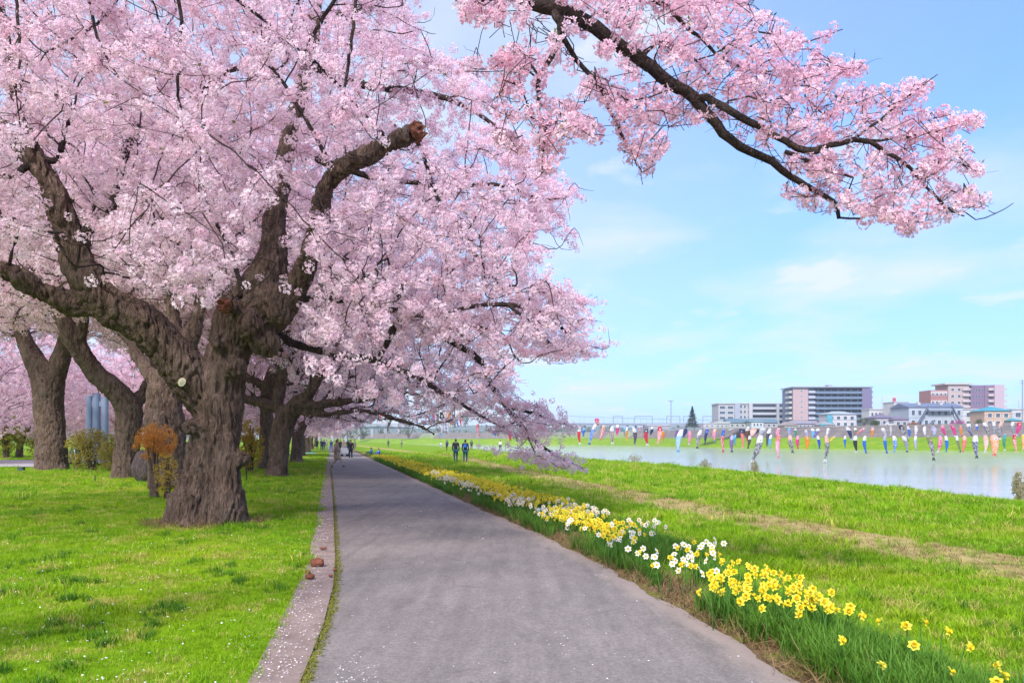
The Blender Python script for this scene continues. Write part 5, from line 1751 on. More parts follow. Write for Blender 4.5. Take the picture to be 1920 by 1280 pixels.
# tall pink-ended block
Y = 400; b = bld('apartment_block', 'tall slate blue apartment block with a plain pink end wall')
zt = PZ(728, Y); xs = [PX(q, Y) for q in (1487, 1514, 1527, 1606, 1614, 1632)]
block(b, 'wall', xs[0], xs[5], Y, 16, BASE, zt, dull((0.20, 0.24, 0.36)))
block(b, 'end_wall', xs[0] - .3, xs[1], Y - .9, .89, BASE, zt + .3, dull((0.60, 0.43, 0.45)))
windows(b, PX(1497, Y), PX(1506, Y), Y - .9, BASE, zt, 1, 8, frac=(.5, .22))
for k in range(8):
    dz = (zt - BASE) / 8; z = BASE + k * dz
    block(b, 'side_balcony', xs[0] - 1.9, xs[0] - .31, Y + .5, 6, z + dz * .15, z + dz * .55, dull(WHITE))
    block(b, 'side_balcony', xs[5] + .01, xs[5] + 1.7, Y + .5, 6, z + dz * .15, z + dz * .55, dull((.42, .44, .56)))
    block(b, 'landing', xs[1] + .1, xs[2], Y - 1.4, 1.39, z + dz * .1, z + dz * .55, dull((.56, .58, .68)))
    block(b, 'gallery_shade', xs[2] + .2, xs[4], Y - .25, .24, z + dz * .5, z + dz * .97, dull((0.035, 0.06, 0.11), .5, .3, .5))  # shade behind the balconies painted as a near-black slab per floor
    for q in range(7):
        xx_ = xs[2] + (xs[4] - xs[2]) * (q + .4) / 7
        MB().box(xx_, xx_ + .9, Y - .30, Y - .255, z + dz * .52, z + dz * .9).obj('door', dull((.22, .26, .38)), b)
balconies(b, xs[2] + .05, xs[4], Y - .31, BASE, zt, 8, dull((.19, .27, .40)))
block(b, 'pilaster', xs[4] + .02, xs[5], Y - 1.7, 1.69, BASE, zt, dull((.24, .21, .36)))
MB().box(xs[0] - .8, xs[5] + .6, Y - 1.9, Y + 16.5, zt + .31, zt + .9).obj('roof', dull((.30, .36, .46)), b)
MB().box(PX(1560, Y), PX(1568, Y), Y + 5, Y + 9, zt + .9, zt + 2.4).obj('lift_house', dull((.5, .52, .6)), b)

# pink stepped tower
Y = 420; b = bld('apartment_block', 'pink and white stepped apartment tower with rounded balcony stacks, beside the far utility pole')
zA, zB, zC = PZ(731, Y), PZ(721, Y), PZ(722, Y)
xs = [PX(q, Y) for q in (1745, 1776, 1815, 1818, 1845, 1862, 1880)]
block(b, 'red_wing', xs[0], xs[1], Y, 12, BASE, zA, dull((.48, .22, .22)))
for z in np.linspace(BASE + 6, zA - 1.5, 4): block(b, 'white_band', xs[0], xs[1], Y - .12, .115, z - 1.0, z + .9, dull((.66, .56, .56)))
windows(b, xs[0], xs[1], Y - .13, BASE + 5, zA - .3, 4, 4, frac=(.5, .3))
block(b, 'wall', xs[1] + .01, xs[2], Y - 1, 13, BASE, zB, dull((.60, .47, .47)))
windows(b, xs[1] + .6, xs[2] - .2, Y - 1, BASE + 3, zB - 1, 3, 6, frac=(.45, .4))
MB().box(PX(1768, Y), xs[3] + .5, Y - 2, Y + 12, zB, zB + .8).obj('roof', dull((.66, .58, .56)), b)
block(b, 'purple_wing', xs[3] + .4, xs[4], Y - .4, 12, BASE, zC, dull((.27, .18, .30)))
windows(b, xs[3] + 1, xs[4] - .3, Y - .4, BASE + 3, zC - 1, 4, 6, frac=(.5, .4), frame=dull((.5, .4, .52)))
block(b, 'wall', xs[4] + .01, xs[5], Y - .8, 12, BASE, zC, dull((.28, .19, .30)))
block(b, 'end_wall', xs[5] + .01, xs[6], Y - 1.4, 12, BASE, zC + .2, dull((.62, .47, .56)))
for kx, (xa, xb) in enumerate(((PX(1801, Y), PX(1817, Y)), (PX(1850, Y), PX(1861, Y)), (PX(1880.5, Y), PX(1885, Y)))):
    for k in range(7):
        z = BASE + 3 + k * (zB - BASE - 3) / 7
        th = np.linspace(0, math.pi, 7); r = (xb - xa) / 2
        v = [((xa + xb) / 2 - r * math.cos(a), Y - 1.45 - r * .5 * math.sin(a), zz) for zz in (z, z + 1.3) for a in th]
        MB().add(v, [(i, i + 1, i + 8, i + 7) for i in range(6)] + [tuple(range(6, -1, -1)), tuple(range(7, 14))]).obj('balcony', dull((.66, .56, .58)), b)

# low houses along the embankment: (name,label,px0,px1,py_eave,py_ridge,Y,depth,wall,roof,kind)
HOUSES = [
    ('long_building', 'long low building with a teal grey roof in front of the pale block', 1366, 1458, 792, 784, 330, 9, (.50, .48, .50), (.16, .26, .34), 'gable', 9),
    ('house', 'small white house in front of the pale block, beside the long teal roof', 1409, 1432, 790, 787, 322, 8, (.62, .66, .72), (.30, .45, .55), 'gable', 3),
    ('house', 'low house with a pale flat roof left of the long teal roofed building', 1340, 1368, 794, 790, 326, 8, (.50, .50, .52), (.50, .52, .56), 'flat', 3),
    ('house', 'cream gabled cottage with two dark windows, in front of the outside stair', 1471, 1496, 799, 790, 318, 8, (.66, .58, .47), (.40, .34, .34), 'gabley', 2),
    ('long_building', 'low lilac row house under the pink end wall', 1488, 1536, 794, 788, 336, 8, (.50, .47, .56), (.36, .33, .42), 'gable', 6),
    ('house', 'white two storey house with a blue corner, in front of the slate blue block', 1551, 1606, 776, 770, 326, 9, (.66, .64, .68), (.46, .54, .60), 'hip', 4),
    ('house', 'small white porch house in front of the two storey one with blue corner', 1538, 1566, 796, 790, 318, 7, (.66, .62, .60), (.44, .42, .46), 'hip', 3),
    ('house', 'white house with a row of dark upright windows beside the slate blue block', 1630, 1676, 768, 766, 360, 8, (.70, .68, .72), (.60, .60, .64), 'flat', 6),
    ('building', 'boxy white building with a small red rooftop sign', 1676, 1704, 754, 753, 345, 10, (.72, .69, .72), (.66, .64, .68), 'flat', 3),
    ('house', 'house with a purple grey tiled roof below the row of dark upright windows', 1640, 1676, 783, 775, 322, 9, (.52, .47, .55), (.24, .19, .30), 'hip', 3),
    ('house', 'second purple roofed house, below the boxy white building', 1676, 1704, 786, 779, 318, 8, (.50, .44, .52), (.27, .21, .33), 'hip', 2),
    ('warehouse', 'wide pale warehouse with a slate blue roof and two outside stairs', 1704, 1806, 763, 754, 330, 16, (.52, .58, .68), (.20, .24, .38), 'gable', 8),
    ('long_building', 'plain white walled building between the warehouse and the turquoise roof', 1806, 1842, 768, 766, 334, 10, (.74, .72, .70), (.60, .58, .60), 'flat', 2),
    ('house', 'peach walled house with a bright turquoise roof near the picture edge', 1846, 1896, 770, 761, 312, 10, (.66, .46, .36), (.06, .38, .52), 'hip', 3),
    ('shed', 'small shed with a turquoise awning roof beside the peach house', 1896, 1916, 788, 783, 308, 6, (.50, .44, .42), (.08, .42, .50), 'hip', 1),
    ('building', 'pale lilac building behind the peach house by the utility pole', 1897, 1960, 768, 766, 350, 10, (.62, .62, .66), (.55, .55, .6), 'flat', 3),
    ('house', 'small flat roofed white house by the conifer', 1319, 1342, 795, 793, 315, 7, (.60, .58, .60), (.56, .50, .54), 'flat', 2),
    ('house', 'low pale house with a broad white roof beyond the conifer', 1216, 1256, 799, 795, 330, 8, (.50, .50, .52), (.66, .66, .70), 'gable', 3),
]
for (nm, lab, a, c, pe, prr, Y, dep, wc, rc, kind, nw) in HOUSES:
    b = bld(nm, lab, 'house' if nm in ('house',) else nm.replace('_', ' '))
    x0, x1, ze, zr = PX(a, Y), PX(c, Y), PZ(pe, Y), PZ(prr, Y)
    ze = max(ze, BASE + 1.2); zr = max(zr, ze + .3)
    ov = .5
    block(b, 'wall', x0, x1, Y, dep, BASE - .2, ze, dull(wc, .8, .08, .3))
    m = MB()
    if kind == 'gable': m.gable(x0, x1, Y, Y + dep, ze + .01, zr, ov)
    elif kind == 'gabley': m.gable(x0, x1, Y, Y + dep, ze + .01, zr, ov, 'y')
    elif kind == 'hip': m.hip(x0, x1, Y, Y + dep, ze + .01, zr, ov)
    else: m.box(x0 - .2, x1 + .2, Y - .3, Y + dep + .2, ze + .01, zr)
    m.obj('roof', dull(rc, .6, .12, .5), b)
    fl = 2 if ze - BASE > 4.6 else 1
    windows(b, x0 + .5, x1 - .5, Y, BASE + .5, ze - .3, nw, fl, frac=(.5, .5))
    if 'porch' in lab:
        for q in np.linspace(x0, x1, 4): block(b, 'post', q - .08, q + .08, Y - 1.5, .16, BASE, ze - .4, dull(WHITE))
    if 'blue corner' in lab: block(b, 'corner_bay', x0 - .2, x0 + 2.2, Y - .4, .39, BASE + 2, ze - .4, dull((.12, .45, .58)))
    if 'red rooftop' in lab:
        block(b, 'sign', x0 - .2, x0 + 1.2, Y + .5, .3, zr + .01, zr + 1.8, dull((.62, .10, .16)))
    if nm == 'warehouse':
        for xa, xb, sgn in ((PX(1736, Y), PX(1714, Y), 1), (PX(1780, Y), PX(1800, Y), 1), (PX(1748, Y), PX(1732, Y), .6)):
            za, zb = ze - .2, BASE + .5 + (0 if sgn == 1 else -.3)
            if sgn != 1: za = BASE + 3
            MB().add([(xa, Y - 2.4, za), (xb, Y - 2.4, zb), (xb, Y - 1.4, zb), (xa, Y - 1.4, za), (xa, Y - 2.4, za + .9), (xb, Y - 2.4, zb + .9), (xb, Y - 1.4, zb + .9), (xa, Y - 1.4, za + .9)],
                     [(0, 3, 2, 1), (4, 5, 6, 7), (0, 1, 5, 4), (1, 2, 6, 5), (2, 3, 7, 6), (3, 0, 4, 7)]).obj('outside_stair', dull((.17, .20, .30)), b)
        block(b, 'landing', PX(1736, Y), PX(1780, Y), Y - 2.4, 2.39, ze - 1.8, ze - .9, dull((.30, .36, .48)))
        for q in (1728, 1770): block(b, 'skylight', PX(q, Y) - .6, PX(q, Y) + .6, Y + 2, 1.4, ze + .9, ze + 2.3, dull(WHITE))

# blue tower and low bridge far up the river
Y = 760; b = bld('tower', 'tall slim lilac white tower far up river behind the hanging streamers')
block(b, 'shaft', PX(832, Y), PX(841, Y), Y, 6, 6, PZ(744, Y), dull((.50, .48, .60)))
windows(b, PX(833, Y), PX(840, Y), Y, 8, PZ(748, Y), 1, 10, frac=(.5, .4), frame=dull((.5, .48, .6)))
Y = 620; b = bld('bridge', 'low grey road bridge far up river beneath the blossom', 'bridge')
for k, (za, zb) in enumerate(((PZ(797, Y), PZ(793.5, Y)), (PZ(803, Y), PZ(800, Y)))): block(b, 'deck', PX(560, Y), PX(770, Y), Y + k * 3, 2.9, za, zb, dull((.45, .47, .54)))
for q in range(570, 770, 25): block(b, 'pier', PX(q, Y), PX(q + 5, Y), Y + 1, 3, -2, PZ(803.1, Y), dull((.42, .43, .48)))
# railway viaduct with wire portals
Y = 640; b = bld('railway_viaduct', 'long low blue grey railway viaduct with wire portals beyond the streamers', 'viaduct')
block(b, 'deck', PX(1060, Y), PX(1352, Y), Y, 8, PZ(797.5, Y), PZ(793, Y), dull((.34, .38, .48)))
for q in range(1064, 1350, 16): block(b, 'pier', PX(q, Y), PX(q + 3, Y), Y + 2, 4, BASE - 1, PZ(797.6, Y), dull((.36, .40, .48)))
for q, w in ((1150, 18), (1190, 34), (1250, 26), (1282, 22), (1318, 24)):
    m = MB(); x0, x1 = PX(q, Y), PX(q + w, Y); z0, z1 = PZ(793, Y), PZ(781, Y)
    m.box(x0, x0 + .5, Y + 1, Y + 1.5, z0, z1).box(x1 - .5, x1, Y + 1, Y + 1.5, z0, z1).box(x0, x1, Y + 1, Y + 1.5, z1, z1 + .7)
    m.obj('portal', dull((.30, .36, .44)), b)
Y = 560; b = bld('mast', 'tall lamp mast with a flat crown of lights above the viaduct', 'mast')
MB().tube([(PX(1258, Y), Y, BASE), (PX(1258, Y), Y, PZ(751, Y))], [.55, .4], 8).obj('pole', dull((.40, .46, .52)), b)
MB().box(PX(1253, Y), PX(1263, Y), Y - .8, Y + .8, PZ(752, Y), PZ(750, Y)).obj('light_crown', dull((.45, .50, .56)), b)
Y = 250; b = bld('utility_pole', 'grey utility pole with crossarms at the picture edge', 'pole')
MB().tube([(PX(1917, Y), Y, BASE), (PX(1917, Y), Y, PZ(712, Y))], [.2, .15], 8).obj('pole', dull((.34, .36, .40)), b)
for z in (714, 719): MB().box(PX(1917, Y) - 1, PX(1917, Y) + 1, Y - .2, Y - .16, PZ(z, Y), PZ(z, Y) + .18).obj('crossarm', dull((.30, .32, .36)), b)
# thin masts over the roofs
for px, pt, lab in ((1654, 744, 'thin antenna mast over the row of upright windows'), (1910, 750, 'thin antenna on the roof beside the utility pole')):
    Y = 362; MB().tube([(PX(px, Y), Y, BASE + 5), (PX(px, Y), Y, PZ(pt, Y))], [.12, .08], 6).obj('antenna_mast', dull((.4, .42, .46)), None, label=lab, cat='antenna')

# white car on the bank road
Y = 285; cx = PX(1668, Y); z0 = 6.78
b = bld('parked_car', 'white hatchback parked on the embankment road below the purple roofs', 'car')
prof = [(-2.1, .35), (-2.15, .8), (-1.2, .98), (-.4, 1.48), (1.2, 1.5), (1.9, 1.0), (2.05, .9), (2.05, .35)]
v = [(cx + q, Y + s, z0 + z) for s in (-.8, .8) for q, z in prof]
n = len(prof)
MB().add(v, [tuple(range(n)), tuple(range(2 * n - 1, n - 1, -1))] + [(i, n + i, n + (i + 1) % n, (i + 1) % n) for i in range(n)]).obj('body', dull((.72, .72, .74), .3, .03, 1, .5), b)
MB().add([(cx - 1.0, Y - .815, z0 + 1.02), (cx + 1.4, Y - .815, z0 + 1.02), (cx + 1.1, Y - .815, z0 + 1.4), (cx - .4, Y - .815, z0 + 1.4)], [(0, 1, 2, 3)]).obj('window', GLASS, b)
for q in (-1.3, 1.3):
    MB().tube([(cx + q, Y - .84, z0 + .33), (cx + q, Y - .6, z0 + .33)], [.33, .33], 14).obj('wheel', dull((.03, .03, .03)), b)


def bush(name, label, cat, x, y, z0, rx, ry, h, mat, n, leaf, stem_mat=None, group=None, bare=0.0):
    t = empty(name, (x, y, z0), label=label, cat=cat, group=group)
    m = MB()
    for k in range(9):
        a = RNG.uniform(0, 6.28); e = (rx * .6 * math.cos(a) * RNG.random(), ry * .6 * math.sin(a) * RNG.random(), h * RNG.uniform(.55, .9))
        m.tube([(.08 * math.cos(a), .08 * math.sin(a), -.05), (e[0] * .5, e[1] * .5, e[2] * .55), e], [.03 * h, .02 * h, .006 * h], 5)
    m.obj('stem', stem_mat or M_twig_gr, t, kind='stuff')
    d = unit(RNG.normal(0, 1, (n, 3))) * RNG.random((n, 1)) ** .4
    p = d * np.array([rx, ry, h * (1 - bare) / 2]) + np.array([0, 0, h * (1 + bare) / 2])
    lump = np.array([noise.noise((*map(float, q * 2.2 / max(rx, .5)),)) for q in p])
    p = p[lump > -.15]
    scatter('foliage', p, any_rot(len(p)), RNG.uniform(.7, 1.3, len(p)) * leaf, scatter_group([hidden('leaf', leaf_spray(7, 0.08), mat)]), 1, t, kind='stuff')
    return t


def leafm(n, a, b): return mat_leaf(n, a, b, .3)


L_yg, L_ol, L_or, L_yel, L_gr = (leafm(*q) for q in (('leaf_yellow_green', (.34, .36, .02), (.46, .42, .04)), ('leaf_olive', (.36, .29, .04), (.46, .36, .08)), ('leaf_orange', (.62, .22, .04), (.70, .34, .06)),
                                                    ('leaf_gold', (.56, .46, .03), (.66, .36, .05)), ('leaf_green', (.06, .11, .03), (.12, .16, .04))))
for k, (px, Y, w, h, mat, n, lf, lab) in enumerate((
        (12, 64, 34, 4.6, L_yg, 2600, 2.2, 'tall yellow green bush at the picture edge behind the side path'),
        (172, 39, 50, 2.2, L_ol, 3000, 1.3, 'rounded olive gold bush beside the upright forked trunk'),
        (215, 37, 30, 1.9, L_ol, 1800, 1.2, 'brownish twiggy bush against the leaning trunk'),
        (468, 36, 26, 2.6, L_yel, 1500, 1.2, 'golden shrub showing just past the huge trunk'),
        (70, 70, 26, 3.2, L_yg, 1400, 1.8, 'yellow green bush half hidden behind the upright forked trunk'))):
    bush('shrub', lab, 'shrub', PX(px, Y), Y, .05, w * Y / F, w * Y / F * .7, h, mat, n, lf, None, 'shrubs among the cherries')
bush('shrub', 'orange leaved shrub on slim stems close beside the huge trunk', 'shrub', PX(290, 20.5), 20.5, .05, .62, .5, 2.05, L_or, 2200, .62, None, 'shrubs among the cherries', .5)
bush('shrub', 'lime leaved low growth under the orange shrub, against the huge trunk', 'shrub', PX(312, 20), 20.0, .05, .32, .3, 1.3, L_yel, 700, .6, None, 'shrubs among the cherries')
for k, (px, py, Y, w, h, mat, lab) in enumerate(((1620, 797, 300, 14, 4.2, L_gr, 'dark green bush between the porch house and the white car'), (1641, 800, 296, 9, 3.0, L_gr, 'smaller green bush beside the white car'),
                                                (1797, 796, 292, 15, 2.9, leafm('azalea', (.50, .12, .34), (.58, .18, .42)), 'bright magenta azalea on the embankment before the warehouse'),
                                                (1712, 797, 292, 10, 2.0, leafm('rust', (.42, .15, .08), (.48, .20, .10)), 'rust coloured bush on the embankment before the warehouse'),
                                                (1835, 793, 300, 7, 3.4, L_gr, 'green bush between the white walled building and the turquoise roof'))):
    bush('bush', lab, 'bush', PX(px, Y), Y, BASE, w * Y / F, 1.6, h, mat, 500, 4.5, None, 'bushes on the far embankment')
# conifer
Y = 300; t = empty('conifer_tree', (PX(1298, Y), Y, BASE), label='dark conical conifer on the far embankment below the lamp mast', cat='tree')
MB().tube([(0, 0, 0), (0, 0, 8)], [.22, .05], 7).obj('trunk', M_twig_gr, t)
n = 1500; hz = RNG.random(n) ** 1.25; a = RNG.uniform(0, 6.28, n); lay = .75 + .25 * np.sin(hz * 60)
rr_ = (1 - hz) * 3.3 * lay * np.sqrt(RNG.uniform(.25, 1, n))
scatter('crown', np.column_stack([rr_ * np.cos(a), rr_ * np.sin(a), .6 + hz * 7.8 - rr_ * .15]), any_rot(n), RNG.uniform(3, 5, n), scatter_group([hidden('needle', leaf_spray(8, .08), leafm('conifer_needle', (.015, .045, .03), (.03, .07, .045)))]), 1, t, kind='stuff')
# bushes and reeds at the water's edge
M_reed = leafm('reed', (.34, .30, .16), (.44, .40, .20))
for px, py, w, lab in ((1190, 862, 16, 'dry reed clump on the near bank between the blossom tip and the streamers'), (1322, 873, 13, 'second dry reed clump on the near bank, beneath the blue and red streamers'), (1912, 912, 16, 'pale twiggy willow bush by the water at the picture edge'), (1415, 874, 8, 'small dry reed clump before the big black streamer')):
    Yc = np.linspace(14, 120, 400)
    Y = float(Yc[np.argmin(np.abs(PX(px, Yc) - interp(Yc, *CREST) - .6))]); x = PX(px, Y); zb = float(ground_z(x, Y)) - .1
    bush('reed_clump', lab, 'reeds', x, Y, zb, w * Y / F, w * Y / F * .6, PZ(py - (13 if py < 900 else 30), Y) - zb, M_reed, 420, .8, plain((.30, .26, .17)), 'reeds at the near bank')

# distant wooded hills and tree line
hv, hf = [], []
hx = np.linspace(-2400, 2600, 120)
for k, x in enumerate(hx):
    h = 26 + 22 * noise.noise((x * .0016, 3, 1)) + 9 * noise.noise((x * .008, 5, 2))
    for yy_, zz in ((1500, 4), (1560, 4 + h * .6), (1700, 6 + h), (2100, 4)): hv.append((x, yy_, zz))
hf = [(k * 4 + j, (k + 1) * 4 + j, (k + 1) * 4 + j + 1, k * 4 + j + 1) for k in range(119) for j in range(3)]
link('hills', mesh_py('hills', hv, hf, True), plain((.10, .14, .13), .95, .3, .02), kind='structure')
for k in range(26):
    px = 560 + k * 24 + RNG.normal(0, 6); Y = RNG.uniform(560, 700)
    h = RNG.uniform(6, 13)
    bush('far_tree', ['rounded far tree in the hazy tree line up river'][0], 'tree', PX(px, Y), Y, 3.0, h * .8, 4, h, L_gr, 130, 13, None, 'far tree line up river')

# ------------------------------------------------------------------ left: pillars, tarp, small things on the lawn
Y = 52; b = bld('monument', 'blue grey monument of upright steel pillars among the cherries', 'monument')
for px, w, top in ((168, 6, 742), (181, 7, 737), (197, 6, 744)):
    MB().tube([(PX(px, Y), Y, 0), (PX(px, Y), Y, PZ(top, Y))], [w * Y / F] * 2, 14).obj('pillar', plain((.26, .34, .50), .4, .08, 1), b)
MB().box(PX(168, Y), PX(197, Y), Y - .1, Y + .2, PZ(762, Y), PZ(752, Y)).obj('crossbeam', plain((.26, .32, .46), .4), b)
MB().box(PX(160, Y), PX(205, Y), Y - .8, Y + .8, .05, .5).obj('plinth', plain((.3, .3, .34)), b)
Y = 82; tv = []
for i_ in range(5):
    for j_ in range(4): tv.append((PX(540, Y) + i_ * .6, Y + j_ * 1.0, .16 + .04 * noise.noise((i_ * .9, j_ * .8, 3))))
link('picnic_sheet', mesh_py('picnic_sheet', tv, [(i_ * 4 + j_, i_ * 4 + j_ + 1, (i_ + 1) * 4 + j_ + 1, (i_ + 1) * 4 + j_) for i_ in range(4) for j_ in range(3)]), plain((.18, .50, .68)), label='light blue picnic sheet spread on the lawn beyond the stocky cherry', cat='picnic sheet')
Y = 37.9; b = bld('garden_lamp', 'small dark box lamp standing in the grass near the side path', 'lamp')
MB().box(PX(40, Y) - .13, PX(40, Y) + .13, Y - .1, Y + .1, .05, .26).obj('housing', plain((.05, .055, .06)), b)
MB().box(PX(40, Y) - .10, PX(40, Y) + .10, Y - .112, Y - .101, .10, .22).obj('lens', GLASS, b)
for px, py, h, lab in ((178, 907, .30, 'short black stake alone in the lawn grass'), (462, 905, .62, 'thin dark stake just past the huge trunk'), (262, 886, .2, 'short dark stake in front of the leaning trunk')):
    Y = F * EYE / (py - HY)
    MB().tube([(PX(px, Y), Y, 0), (PX(px, Y), Y, h)], [.018, .018], 6).obj('stake', plain((.02, .02, .025)), None, label=lab, cat='stake')
# purple-brown boulder between the trunks
Y = 28.5; rng_v = []
for a in range(7):
    th = math.pi * (a + .5) / 7
    for c in range(12):
        ph = c * math.pi / 6; q = .5 * (1 + .2 * noise.noise((a * .9, math.cos(ph) * 1.4, math.sin(ph) * 1.4)))
        rng_v.append((q * .95 * math.sin(th) * math.cos(ph), q * math.sin(th) * math.sin(ph), .55 + q * 1.35 * math.cos(th)))
link('boulder', mesh_py('boulder', rng_v, [(a * 12 + c, (a + 1) * 12 + c, (a + 1) * 12 + (c + 1) % 12, a * 12 + (c + 1) % 12) for a in range(6) for c in range(12)] + [tuple(range(12)), tuple(72 + c for c in reversed(range(12)))], True),
     mat_bark('boulder_stone', (.07, .05, .055), (.20, .15, .15)), None, (PX(272, Y), Y, .05), label='upright purple brown boulder between the leaning trunk and the huge one', cat='boulder')
Y = 40; b = bld('bundle', 'dark green bundle with white straps leaning behind the upright forked trunk', 'bundle')
bv = []
for a in range(6):
    z = .35 + a * .2; r = [.26, .34, .34, .3, .22, .1][a]
    for c in range(10): bv.append((PX(141, Y) + r * math.cos(c * math.pi / 5), Y + .8 * r * math.sin(c * math.pi / 5), z))
MB().add(bv, [(a * 10 + c, a * 10 + (c + 1) % 10, (a + 1) * 10 + (c + 1) % 10, (a + 1) * 10 + c) for a in range(5) for c in range(10)] + [tuple(range(9, -1, -1)), tuple(50 + c for c in range(10))]).obj('cover', plain((.02, .07, .06)), b, True)
MB().tube([(PX(148, Y), Y - .25, .6), (PX(143, Y), Y - .3, 1.5)], [.025, .025], 5).obj('strap', plain((.7, .7, .7)), b)
MB().tube([(PX(139, Y), Y, .03), (PX(139, Y), Y, .4)], [.05, .05], 6).obj('leg', plain((.1, .08, .08)), b)
MB().tube([(PX(144, Y), Y, .03), (PX(144, Y), Y, .4)], [.05, .05], 6).obj('leg', plain((.1, .08, .08)), b)


# ------------------------------------------------------------------ carp streamers hung on ropes over the river
C = dict(white=(.72, .71, .72), black=(.035, .038, .045), charcoal=(.09, .09, .10), grey=(.30, .31, .34), ash=(.50, .51, .54), navy=(.03, .045, .14), blue=(.03, .16, .55), royal=(.02, .07, .48), sky=(.16, .42, .68),
         teal=(.06, .36, .42), green=(.06, .30, .18), olive=(.22, .22, .12), red=(.58, .04, .06), magenta=(.62, .05, .22), pink=(.72, .28, .38), salmon=(.70, .22, .18), orange=(.72, .26, .03), peach=(.74, .45, .34), brown=(.16, .07, .05),
         lavender=(.42, .40, .58), purple=(.22, .16, .32), yellow=(.66, .52, .10))
_koi = {}


def koi_mat(c, pattern):
    key = (c, pattern)
    if key not in _koi:
        t = NT('streamer_cloth')
        base = C[c]
        pale = tuple(min(.8, q * .4 + .42) for q in base)
        if pattern:
            v = t.new('TexVoronoi', Scale=4.2)
            t.l.new(t.map(t.obj(), (1.3, .6, 1)), v.inputs['Vector'])
            col = t.mix(t.ramp(v.outputs['Distance'], [(.40, 0.0), (.52, .75)]), base, pale)
        else:
            col = t.ramp(t.noise(2.2, 3, .5, t.map(t.obj(), (2, 2, .7))), [(.35, tuple(q * .8 for q in base)), (.62, base), (.74, pale)])
        t.color(col); t.rough(.6, .2)
        s = t.new('BsdfTranslucent'); t.l.new(col, s.inputs['Color'])
        x = t.new('MixShader'); x.inputs[0].default_value = .3
        t.l.new(t.b.outputs[0], x.inputs[1]); t.l.new(s.outputs[0], x.inputs[2]); t.l.new(x.outputs[0], t.out.inputs['Surface'])
        _koi[key] = t.m
    return _koi[key]


def streamer(x0, y0, x1, y1, w, Y, c, head='white', tail=None, pattern=True, label='', group='carp streamers over the river'):
    top, bot = np.array([PX(x0, Y), Y, PZ(y0, Y)]), np.array([PX(x1, Y), Y + RNG.normal(0, .1), PZ(y1, Y)])
    L = np.linalg.norm(bot - top); W = 1.08 * w * Y / F / 2
    t = empty('carp_streamer', top, label=label, cat='streamer', group=group)
    d = (bot - top)
    n, k = 12, 10
    sgn = 1 if RNG.random() < .5 else -1
    S = np.linspace(0, 1, n)
    cen = S[:, None] * d[None, :]
    bow = np.sin(S * math.pi) * L * RNG.uniform(.03, .09) * sgn
    cen[:, 0] += bow
    prof = np.interp(S, [0, .06, .22, .5, .72, .84, .90, 1.0], [.62, .85, 1.05, .95, .68, .42, .36, .36])
    rings = []
    rot = RNG.uniform(-.5, .5)
    for q, pr in zip(cen, prof):
        fold = 1 + RNG.normal(0, .05)
        a = np.arange(k) * 2 * math.pi / k
        ex, ey = W * pr * fold * np.cos(a), W * pr * .55 * np.sin(a) * (1 + .18 * np.cos(3 * a))
        rings.append(np.column_stack([q[0] + ex * math.cos(rot) - ey * math.sin(rot), q[1] + ex * math.sin(rot) + ey * math.cos(rot), np.full(k, q[2])]))
    rings = np.array(rings)

    def part(name, a, b, mat, cap=False):
        v = rings[a:b].reshape(-1, 3); m = b - a
        f = [(i * k + j, i * k + (j + 1) % k, (i + 1) * k + (j + 1) % k, (i + 1) * k + j) for i in range(m - 1) for j in range(k)]
        return link(name, mesh_py(name, v, f, True), mat, t)
    hd = part('head', 0, 4, koi_mat(head, False))
    part('body', 3, 11, koi_mat(c, pattern))
    th = np.arange(14) * math.pi / 7
    MB().tube([(W * .63 * math.cos(q), W * .4 * math.sin(q), .01) for q in list(th) + [0]], [.025] * 15, 5).obj('mouth_ring', plain((.5, .5, .5)), t)
    if L > 1.6:
        for s in (-1, 1):
            m = MB(); cx_, cz_ = rings[2][:, 0].mean() + .0, rings[2][0, 2]
            yy0 = rings[2][:, 1].mean() + s * (W * .60)
            ring = [(cx_ + W * .34 * math.cos(q), yy0, cz_ + W * .34 * math.sin(q)) for q in th]
            m.add(ring + [(cx_, yy0 + s * .03, cz_)], [(i, (i + 1) % 14, 14) for i in range(14)])
            e = m.obj('eye', plain((.75, .75, .75)), t)
            m = MB(); ring = [(cx_ + W * .19 * math.cos(q), yy0 + s * .035, cz_ + W * .19 * math.sin(q)) for q in th]
            m.add(ring + [(cx_, yy0 + s * .05, cz_)], [(i, (i + 1) % 14, 14) for i in range(14)]).obj('pupil', plain((.02, .02, .02)), e)
    # forked tail fin
    e0 = rings[10]; c0, z0 = e0.mean(0), e0[0, 2]
    h = d[2] * .14
    v = [(c0[0] - W * .36, c0[1], z0), (c0[0] + W * .36, c0[1], z0), (c0[0] + W * .85 + d[0] * .1, c0[1] + .12, z0 + h), (c0[0] + d[0] * .06, c0[1] + .05, z0 + h * .55), (c0[0] - W * .85 + d[0] * .1, c0[1] - .1, z0 + h)]
    v += [(q[0], q[1] + .03, q[2]) for q in v]
    link('tail', mesh_py('tail', v, [(0, 1, 3), (1, 2, 3), (0, 3, 4), (6, 5, 8), (7, 6, 8), (8, 5, 9), (1, 6, 7, 2), (0, 4, 9, 5), (2, 7, 8, 3), (3, 8, 9, 4)]), koi_mat(tail or c, False), t)
    return t


